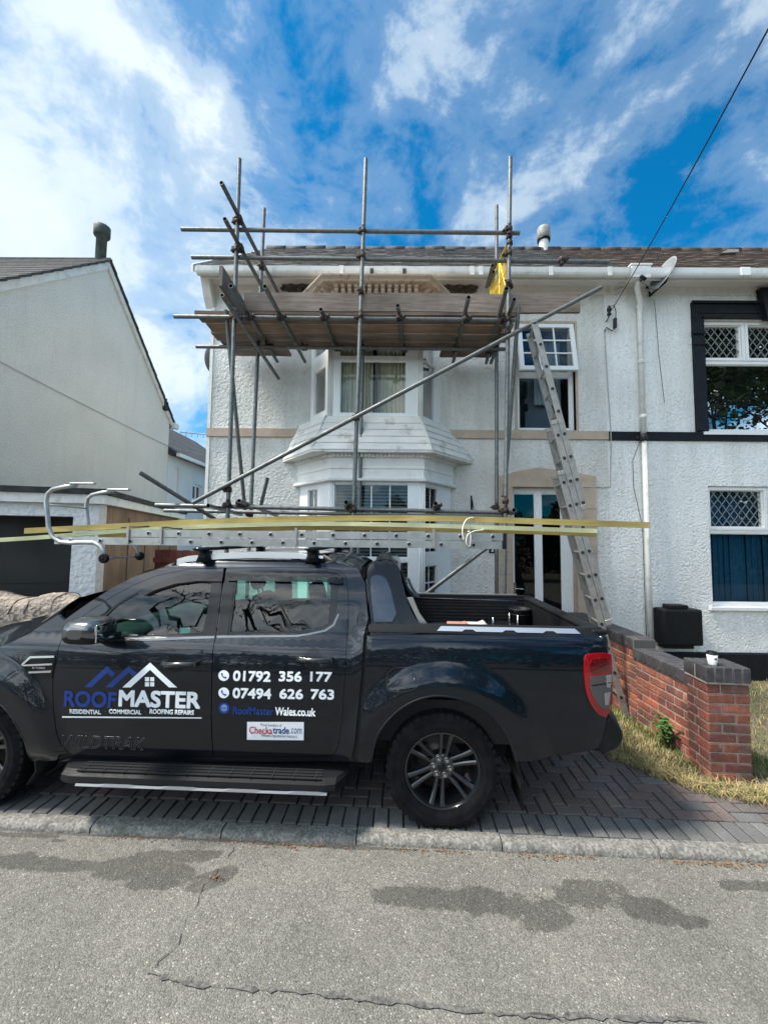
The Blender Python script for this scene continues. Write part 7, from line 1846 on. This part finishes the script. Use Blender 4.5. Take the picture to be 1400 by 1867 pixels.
# ---- lettering and signs
def U(px, py): return tg(px, py)
OFFD = -.0022
fnD = lambda u, v: Vector((u, g(u, v)+OFFD, v))
fdn = [o for o in TK.children if o.name.startswith('front_door')][0]; rdn = [o for o in TK.children if o.name.startswith('rear_door')][0]
def dtext(name, items, m, parent, extra=0.0):
    for it in items:
        mb = MB(); s, x0, y0, x1, y1, b_ = it[:6]; sh = it[6] if len(it) > 6 else 0
        (u0, v0), (u1, v1) = U(x0, y1), U(x1, y0); text_into(mb, s, (u0, v0, u1, v1), lambda u, v: fnD(u, v)+Vector((0, -extra, 0)), b_, sh)
        o = mb.build(name, m, parent, True, norm=False)
    return o
def dpoly(name, polys, m, parent, extra=0.0, holes=()):
    mb = MB()
    for p in polys:
        q = tgs(p); q = q if area(q) > 0 else q[::-1]; plate(resample(q, .03), [], lambda u, v, d: fnD(u, v)+Vector((0, d-extra, 0)), 0, mb, grid=.05)
    return mb.build(name, m, parent, True, norm=False)
def sB(x, y): return (x*.3, 1080+y*.3)          # from the enlarged crops I measured on
def sC(x, y): return (380+x*.3, 960+y*.3)
lg = dpoly('logo_roof', [[sB(515, 576), sB(655, 447), sB(707, 494), sB(684, 514), sB(655, 489), sB(560, 576)], [sB(643, 576), sB(785, 447), sB(838, 492), sB(815, 512), sB(785, 487), sB(690, 576)]], M['decal_blue'], fdn)
dpoly('logo_gable', [[sB(747, 577), sB(915, 426), sB(915, 470), sB(797, 577)], [sB(915.3, 426), sB(1079, 577), sB(1030, 577), sB(915.3, 470)]]+[[sB(a, b_), sB(a+25, b_), sB(a+25, b_+25), sB(a, b_+25)] for a in (884, 915) for b_ in (515, 546)]+[[sB(382, 752), sB(1227, 759), sB(1227, 766), sB(382, 761)]], M['decal_white'], fdn)
dtext('lettering', [('ROOF', 117, 1261, 214.5, 1287.8, .045)], M['decal_blue'], fdn)
dtext('lettering', [('MASTER', 216.6, 1261.3, 366.8, 1288, .045), ('RESIDENTIAL', 128.4, 1294.2, 185, 1300.6, .05), ('COMMERCIAL', 200, 1294.3, 258.8, 1300.7, .05), ('ROOFING REPAIRS', 273.6, 1294.6, 354.8, 1301, .05)], M['decal_white'], fdn)
dtext('lettering', [('-', 191.5, 1297, 194.5, 1298, .0), ('-', 265, 1297.2, 268, 1298.2, .0)], M['decal_grey'], fdn)
mb = MB()
vs_, fs_2 = text_mesh('WILDTRAK', 1.0, .0, .35)
(u0, v0), (u1, v1) = U(115.5, 1363), U(266.5, 1344.5); x0 = min(v.x for v in vs_); x1 = max(v.x for v in vs_); y0 = min(v.y for v in vs_); y1 = max(v.y for v in vs_)
me_e = {}
for f in fs_2:
    for i in range(len(f)): e = tuple(sorted((f[i], f[(i+1) % len(f)]))); me_e[e] = me_e.get(e, 0)+1
for (a, b_), c in me_e.items():     # outlined letters
    if c == 1:
        P2 = []
        for i in (a, b_): v = vs_[i]; P2.append(Vector((0, -.002, 0))+fnD(u0+(v.x-x0)/(x1-x0)*(u1-u0), v0+(v.y-y0)/(y1-y0)*(v1-v0)))
        mb.tube(P2, .0016, 4, False)
mb.build('model_lettering', M['decal_grey'], fdn, True, norm=False)
dtext('lettering', [('BI-TURBO', 62, 1215.2, 86, 1218, .02)], M['satin'], few[0], .0085)
def circ(px, py, r, n=28): return [(px+r*math.cos(2*math.pi*k/n), py+r*math.sin(2*math.pi*k/n)) for k in range(n)]
for c_ in (1231.6, 1263): dpoly('phone_badge', [circ(408.5, c_, 9.8)], M['decal_white'], rdn)
hs = []
for cy in (1231.6, 1263):
    c = 408.8; arcp = [(c-3.6+.9*math.cos(t)*0, 0) for t in (0,)]
    out = [(c-5.0, cy-4.2), (c-3.2, cy-5.2), (c-1.6, cy-2.8), (c-2.6, cy-1.6), (c-1.2, cy+.8), (c+1.2, cy+2.4), (c+2.6, cy+1.4), (c+5.0, cy+2.9), (c+4.2, cy+4.7), (c+2.0, cy+5.2), (c-1.6, cy+3.4), (c-4.0, cy+.2), (c-5.2, cy-2.6)]
    hs.append(out)
for h_ in hs: dpoly('phone_symbol', [h_], M['decal_navy'], rdn, .0012)
dpoly('globe_badge', [circ(409.4, 1290.6, 9.9)], M['decal_blue'], rdn)
mb = MB(); cxg, cyg = 409.4, 1290.6
for rx, ry in ((5.6, 5.6), (2.4, 5.6)): P2 = [fnD(*tg(cxg+rx*math.cos(t), cyg+ry*math.sin(t)))+Vector((0, -.001, 0)) for t in [6.283*k/24 for k in range(25)]]; mb.tube(P2, .0012, 4, False)
for dy in (-2.6, 0, 2.6): w_ = math.sqrt(5.6**2-dy*dy); mb.tube([fnD(*tg(cxg-w_, cyg+dy))+Vector((0, -.001, 0)), fnD(*tg(cxg+w_, cyg+dy))+Vector((0, -.001, 0))], .0012, 4, False)
mb.tube([fnD(*tg(cxg, cyg-5.6))+Vector((0, -.001, 0)), fnD(*tg(cxg, cyg+5.6))+Vector((0, -.001, 0))], .0012, 4, False)
mb.build('globe_symbol', mat('pale blue vinyl', (.25,.40,.72), .4), rdn, True, norm=False)
for nm_, its in (('phone_number', [('01792', 425, 1224, 494.6, 1241.5, .045), ('356', 508.4, 1224.4, 551, 1242, .045), ('177', 565.4, 1225.3, 605.6, 1242.3, .045)]), ('phone_number', [('07494', 424.4, 1255.5, 495.5, 1272.8, .045), ('626', 509.6, 1256.6, 553.2, 1273.8, .045), ('763', 566.6, 1257, 609.6, 1274.6, .045)]), ('web_lettering', [('Wales.co.uk', 501.6, 1291, 575.8, 1304, .03)])):
    dtext(nm_, its, M['decal_white'], rdn)
dtext('web_lettering', [('RoofMaster', 425, 1289.4, 500, 1301.6, .02)], M['decal_blue'], rdn)
stk = dpoly('white_sticker', [[sC(237, 1186), sC(581, 1187), sC(580, 1298), sC(236, 1295)]], M['decal_white'], rdn)
dtext('sticker_print', [('Checka', 455, 1325.2, 497.3, 1336.8, .012)], M['decal_red'], rdn, .0015)
dtext('sticker_print', [('trade', 498, 1325.2, 527.5, 1336.8, .02), ('.com', 529, 1328, 550.5, 1337, .0)], M['decal_navy'], rdn, .0015)
dtext('sticker_print', [('Proud members of', 476, 1319.6, 514, 1323.6, .0), ('Where reputation matters', 476.5, 1339.6, 542, 1344.6, .0)], M['decal_dot'], rdn, .0015)
# tax / parking sticker inside the front side window
mb = MB(); q = tgs([(325,1146),(345,1145),(345,1155),(325,1156)]); mb.add([(x, g(x, z)+.016, z) for x, z in q], [(0, 1, 2, 3)]); mb.build('window_sticker', mat('pale sticker', (.45,.62,.55), .6), fdn, True, norm=False)

# ================================================================== LOAD ON THE ROOF
def W2(x, y, z): return TO+TUX*x+TUY*y+Vector((0, 0, z))
def onlat(px, py, y):   # truck local x, z for a pixel at lateral distance y
    return tl(px, py, y)
YN_, YF_ = .52, .90
zbar = BARS[0][1]+.016
RLD = thing('roof_ladder', 'aluminium extension ladder lying on the roof bars of the pickup truck', 'ladder', tuple(W2(-1.2, .7, zbar)), TA)
RP = Matrix.Translation(Vector(W2(-1.2, .7, zbar))) @ Matrix.Rotation(TA, 4, 'Z')
x0a, z0a = onlat(100, 992, YN_); x1a, _ = onlat(919, 985, YN_); x0b, _ = onlat(235, 980, YN_)
zc1 = zbar+.034; zc2 = zc1+.066
def wl_(x, y, z): return W2(x, y, z)
TKM = Matrix.Translation(TO) @ Matrix.Rotation(TA, 4, 'Z')
rung = .253
def flat_ladder(name, xa, xb, zc, dw=0.0, ph=0.0):
    mb = MB()
    for y, s in ((YN_+dw, 1), (YF_-dw, -1)):
        mb.box((xa, y-.003, zc-.030), (xb, y+.003, zc+.030), 0, TKM)
        for e in (-.030, .024): mb.box((xa+.001, (y+.0035 if s > 0 else y-.02), zc+e), (xb-.001, (y+.02 if s > 0 else y-.0035), zc+e+.006), 0, TKM)
    o = mb.build(name, M['alu'], RLD); x = xa+.12+ph
    while x < xb-.05:
        rg = MB(); rg.tube([TKM @ Vector((x, YN_+dw+.004, zc)), TKM @ Vector((x, YF_-dw-.004, zc))], .014, 10, False)
        rg.tube([TKM @ Vector((x, YN_+dw-.0075, zc)), TKM @ Vector((x, YN_+dw-.0045, zc))], .0135, 12, True, 1); rg.lathe([(.0135, -.0), (.0175, -.001), (.0175, .003)], 14, TKM @ Matrix.Translation((x, YN_+dw-.008, zc)), 0); x += rung; rg.build('rung', [M['alu'], M['tube_in']], o)
    return o
flat_ladder('lower_section', x0a, x1a-.02, zc1, .0, .02); flat_ladder('upper_section', x0b, x1a, zc2, .0, .05)
mb = MB()
for px in (235, 295, 540, 790, 855):
    x = onlat(px, 980, YN_)[0]
    for y in (YN_, YF_): mb.box((x-.010, y-.016, zc1-.02), (x+.010, y-.009, zc2+.05), 0, TKM); mb.box((x-.010, y-.016, zc2+.05), (x+.010, y+.022, zc2+.056), 0, TKM)
build_loose(mb, 'stile_bracket', M['alu_dull'], RLD)
mb = MB()
for y in (YN_, YF_): mb.rbox((x1a-.012, y-.014, zc1-.03), (x1a+.012, y+.026, zc2+.03), .006, TKM)
build_loose(mb, 'end_cap', M['black_plastic'], RLD)
# ridge hook of the roof ladder: two bent tubes, bearer bars and wheels
def hk(pts, y): return [TKM @ Vector((*onlat(a, b_, y)[:1], y, onlat(a, b_, y)[1])) for a, b_ in pts]
hook = thing('ridge_hook', 'bent aluminium ridge hook with two small black wheels on the roof ladder', 'ridge hook', tuple(W2(x0a, .7, zbar)), TA)
curve_n = [(172,988),(150,989),(128,990),(110,988),(96,978),(89,960),(87,935),(85,915),(88,900),(97,892),(115,888),(140,885)]
mb = MB(); mb.tube(hk([(193,1018),(190,1004),(183,995),(172,989.5),(150,989)]+curve_n[2:], YN_-.022), .017, 12); nb_ = mb.build('hook_tube', M['alu'], hook)
f_off = onlat(140, 885, YN_-.022)
mb = MB(); near = [onlat(a, b_, YN_-.022) for a, b_ in [(193,1018),(190,1004),(183,995),(172,989.5),(150,989)]+curve_n[2:]]; mb.tube([TKM @ Vector((x, YF_+.022, z)) for x, z in near], .017, 12); mb.build('hook_tube', M['alu'], hook)
mb = MB(); xq, zq = near[-1]
for y in (YN_-.022, YF_+.022): mb.rbox((xq-.05, y-.02, zq+.008), (xq+.16, y+.02, zq+.024), .006, TKM)
build_loose(mb, 'bearer_bar', M['alu'], hook)
mb = MB(); xk, zk = near[11] if len(near) > 11 else near[-3]; xk, zk = onlat(86, 920, YN_-.022); mb.tube([TKM @ Vector((xk+.004, YN_-.02, zk)), TKM @ Vector((xk+.004, YF_+.02, zk))], .007, 8); xk, zk = near[0]; mb.tube([TKM @ Vector((xk, YN_-.03, zk)), TKM @ Vector((xk, YF_+.03, zk))], .007, 8); build_loose(mb, 'cross_rod', M['alu'], hook)
for y in (YN_-.04, YF_+.03):
    mb = MB(); mb.lathe([(.01,-.014),(.03,-.016),(.038,-.012),(.04,0),(.038,.012),(.03,.016),(.01,.014)], 28, TKM @ Matrix.Translation((near[0][0], y, near[0][1])), closed=True); mb.lathe([(0,-.018),(.012,-.017),(.012,.017),(0,.018)], 14, TKM @ Matrix.Translation((near[0][0], y, near[0][1])), 0); mb.build('wheel', M['rubber'], hook)
# timber battens lying over the ladder
def batten(name, label, pts, y, hh, ww, m, seed):
    pts3 = []
    P = [onlat(a, b_, y) for a, b_ in pts]; n = 60; xs_ = [p[0] for p in P]; mb = MB(); rings = []
    for i in range(n+1):
        x = P[0][0]+(P[-1][0]-P[0][0])*i/n; z = interp(P, x); rings.append([TKM @ Vector(q) for q in ((x, y, z-hh), (x, y+ww, z-hh), (x, y+ww, z), (x, y, z))])
    mb.loft(rings, True, True, None, 0, False); o = mb.build(name, m); 
    o.data.transform(Matrix.Translation(-Vector(rings[n//2][0]))); o.location = rings[n//2][0]
    tag(o, label, 'timber batten'); return o
batten('timber_batten', 'green treated batten on the roof ladder, the one reaching furthest right', [(45,963),(200,955),(400,945),(600,940),(800,940),(1000,946),(1184,952)], .60, .046, .045, M['batten'], 1)
batten('timber_batten', 'pale sawn batten under the green one, sticking out furthest to the left', [(-60,984),(60,977),(200,966),(400,955),(600,951),(800,955),(960,960),(1088,964)], .56, .034, .045, M['batten_pale'], 2)
batten('timber_batten', 'yellowish batten lying behind the pale one on the roof ladder', [(180,972),(400,961),(600,957),(800,960),(1000,965),(1087,969)], .70, .045, .045, M['batten'], 3)
# rope
mb = MB(); rp = []
for (a, b_, y) in ((845,985,YN_-.02),(843,965,YN_-.01),(850,948,.55),(862,944,.60),(874,945,.66),(884,958,.70),(880,966,.55),(866,968,.52),(853,975,YN_-.02),(850,990,YN_-.025),(856,996,YN_-.02),(858,975,YN_-.02),(851,968,YN_-.015)):
    x, z = onlat(a, b_, y); rp.append(TKM @ Vector((x, y, z)))
f_ = []
for i in range(len(rp)-1):
    p0, p1, p2, p3 = rp[max(i-1, 0)], rp[i], rp[i+1], rp[min(i+2, len(rp)-1)]
    for k in range(6): t = k/6; f_.append(.5*((2*p1)+(p2-p0)*t+(2*p0-5*p1+4*p2-p3)*t*t+(3*p1-p0-3*p2+p3)*t**3))
mb.tube(f_, .0055, 8); o = mb.build('rope', M['rope']); rebase(o); tag(o, 'pale rope tied in a loop round the battens and the roof ladder', 'rope')
mb = MB(); P = []
for px, dy in ((232, 2), (240, -8), (250, -4), (262, 0), (275, -6)): x, z = onlat(px, 966+dy, .62); P.append(TKM @ Vector((x, .5+.05*(px % 3), zc2+.045+.004*(px % 4))))
mb.tube(P, .006, 6); P = [TKM @ Vector((onlat(px, 966, .62)[0], .56, zc2+.04+h)) for px, h in ((300, 0), (312, .015), (325, .004), (340, 0))]; mb.tube(P, .006, 6); o = mb.build('bungee_cord', M['cable']); rebase(o); tag(o, 'black bungee cord lying on the roof ladder near its left end', 'cord')

# ================================================================== THINGS IN THE LOAD BED
dp_ = (atZ(916, 1134, 1.10)-TO); dxx, dyy = dp_.dot(TUX), dp_.dot(TUY)
DR = thing('plastic_drum', 'black drum with round lid and pale prongs standing in the truck bed', 'drum', tuple(W2(dxx, dyy, .815)), TA)
DM = TKM @ Matrix.Translation((dxx, dyy, 0)) @ Matrix.Rotation(math.radians(90), 4, 'X')
mb = MB(); mb.lathe([(0, .815), (.105, .815), (.125, 1.06), (.13, 1.065)], 32, DM); mb.build('drum', M['black_plastic'], DR)
mb = MB(); mb.lathe([(.13, 1.058), (.140, 1.064), (.142, 1.078), (.132, 1.084), (.11, 1.078), (0, 1.078)], 36, DM); mb.build('lid', M['dark_trim'], DR)
mb = MB(); mb.lathe([(.142, 1.052), (.178, 1.050), (.182, 1.056), (.178, 1.060), (.142, 1.060)], 36, DM); mb.build('pale_ring', M['satin'], DR)
for a in (-2.4, -.75, .2, .9):
    mb = MB(); r = .150; mb.tube([TKM @ Vector((dxx+r*math.cos(a), dyy+r*math.sin(a), 1.055)), TKM @ Vector((dxx+r*math.cos(a), dyy+r*math.sin(a), 1.16))], .007, 8, rs=[.010, .005]); mb.build('prong', M['satin'], DR)
c_ = (atZ(981, 1138, .99)-TO); cx_, cyv = c_.dot(TUX), c_.dot(TUY)
cx_ = .90; cyv = 1.42
BK = thing('black_bucket', 'tall black bucket in the far right corner of the truck bed', 'bucket', tuple(W2(cx_, cyv, .815)), TA); BM = TKM @ Matrix.Translation((cx_, cyv, 0)) @ Matrix.Rotation(math.radians(90), 4, 'X')
mb = MB(); mb.lathe([(0, .815), (.085, .815), (.10, 1.17), (.106, 1.175), (.106, 1.19), (.097, 1.19), (.083, .83), (0, .83)], 32, BM); mb.build('bucket', M['black_plastic'], BK)
mb = MB(); mb.lathe([(.101, 1.13), (.106, 1.135), (.101, 1.14)], 32, BM); mb.build('rib', M['black_plastic'], BK)
g_ = (atZ(848, 1135, 1.10)-TO); gx_, gyv = g_.dot(TUX), g_.dot(TUY)
BX = thing('tool_box', 'black tool box in the truck bed under the gloves', 'tool box', tuple(W2(gx_, gyv, .815)), TA)
mb = MB(); mb.rbox((gx_-.2, gyv-.13, .816), (gx_+.2, gyv+.13, 1.06), .02, TKM); mb.rbox((gx_-.205, gyv-.135, 1.0), (gx_+.205, gyv+.135, 1.075), .015, TKM); mb.build('case', M['black_plastic'], BX); mb = MB(); mb.tube([TKM @ Vector((gx_-.07, gyv-.14, 1.03)), TKM @ Vector((gx_-.07, gyv-.165, 1.03)), TKM @ Vector((gx_+.07, gyv-.165, 1.03)), TKM @ Vector((gx_+.07, gyv-.14, 1.03))], .008, 8); mb.build('handle', M['satin'], BX)
mb = MB(); rnd = random.Random(4)
for k in range(2):
    x = gx_-.10+k*.16; 
    mb.rbox((x-.07, gyv-.07, 1.077), (x+.07, gyv+.03, 1.105), .012, TKM, mi=k)
    for q in range(4): mb.tube([TKM @ Vector((x+.05, gyv-.06+q*.024, 1.092)), TKM @ Vector((x+.10, gyv-.065+q*.026, 1.098+rnd.uniform(0, .02))), TKM @ Vector((x+.13, gyv-.07+q*.028, 1.088))], .010, 8, mi=k)
    mb.tube([TKM @ Vector((x-.01, gyv-.07, 1.092)), TKM @ Vector((x+.04, gyv-.11, 1.09))], .011, 8, mi=k)
o = mb.build('work_gloves', [mat('pink glove', (.55,.18,.15), .8), mat('white glove', (.6,.58,.55), .8)]); rebase(o); tag(o, 'pair of work gloves, one pinkish and one white, on the tool box in the bed', 'gloves')

# ================================================================== ACROSS THE ROAD (seen only as reflections)
def tree(x, y, h, rad, seed, label, bare=False, ls=1.0):
    rnd = random.Random(seed); o = thing('broadleaf_tree', label, 'tree', (x, y, -.1), 0, 'trees across the road'); mb = MB()
    tips = []
    def limb(p, d, l, r, lev):
        q = p+d*l*.5+Vector((rnd.uniform(-.1, .1), rnd.uniform(-.1, .1), 0))*l*.4; e = p+d*l; mb.tube([p, q, e], r, 7, rs=[r, r*.8, r*.55])
        if lev == 0: tips.append(e); return
        for _ in range(3 if lev > 1 else 3):
            nd_ = (d+Vector((rnd.uniform(-.8, .8), rnd.uniform(-.8, .8), rnd.uniform(-.1, .7)))).normalized(); limb(e, nd_, l*rnd.uniform(.6, .8), r*.55, lev-1)
        tips.append(q)
    limb(Vector((x, y, -.1)), Vector((rnd.uniform(-.05, .05), 0, 1)), h*.34, .16, 4); mb.build('trunk', M['bark'], o)
    if bare: return
    lf = MB()
    for t in tips:
        if t.z < h*.25: continue
        for _ in range(34 if ls < 1.5 else 75):
            p = t+Vector((rnd.gauss(0, .32), rnd.gauss(0, .32), rnd.gauss(0, .26)))*ls; s = rnd.uniform(.05, .10)*ls; a = Vector((rnd.gauss(0, 1), rnd.gauss(0, 1), rnd.gauss(0, .6))).normalized(); b_ = a.cross(Vector((rnd.gauss(0, 1), rnd.gauss(0, 1), rnd.gauss(0, 1)))).normalized()
            lf.add([p+a*s, p+b_*s*.5, p-a*s, p-b_*s*.5], [(0, 1, 2, 3)])
    lf.build('crown', M['leaf_dark'], o, norm=False)
tree(-5.0, -11.5, 4.6, 2, 3, 'leafy tree across the road, left of the other one'); tree(4.5, -10.5, 7.5, 2, 5, 'leafy tree across the road, right of the other one'); tree(13.5, -12.0, 13.0, 2, 21, 'tall tree across the road, nearest of the tall group to the hedge', False, 2.2); tree(19, -11.0, 16, 2, 33, 'tallest tree across the road, in the middle of the tall group', False, 2.6); tree(24.5, -11.5, 15, 2, 41, 'tall tree across the road, at the far right end', False, 2.6)
tree(-5.9, -7.2, 6.6, 2, 9, 'leafless dead tree standing in front of the hedge across the road', True)
tree(-9.6, -8.2, 8.6, 2, 14, 'taller bare tree at the far left end of the hedge across the road', True)
def hedge():
    rnd = random.Random(12); mb = MB(); n = 42000
    for _ in range(n):
        x = rnd.uniform(-14, 24); top = 3.3+2.6*sstep(8, 13, x)+.5*math.sin(x*.7)+.35*math.sin(x*1.9+1)+.2*math.sin(x*5); z = rnd.uniform(0, 1)**.6*top; y = -9.6+rnd.gauss(0, .55)+(rnd.choice((.7, -.2)) if rnd.random() < .5 else 0)
        s = rnd.uniform(.06, .13)*(1.7 if x > 8 else 1); a = Vector((rnd.gauss(0, 1), rnd.gauss(0, 1), rnd.gauss(0, .7))).normalized(); b_ = a.cross(Vector((rnd.gauss(0, 1), rnd.gauss(0, 1), rnd.gauss(0, 1)))).normalized(); p = Vector((x, y, z)); mb.add([p+a*s, p+b_*s*.6, p-a*s, p-b_*s*.6], [(0, 1, 2, 3)])
    o = mb.build('hedge', M['leaf_dark'], norm=False); tag(o, 'long overgrown hedge along the far side of the road', 'hedge')
hedge()
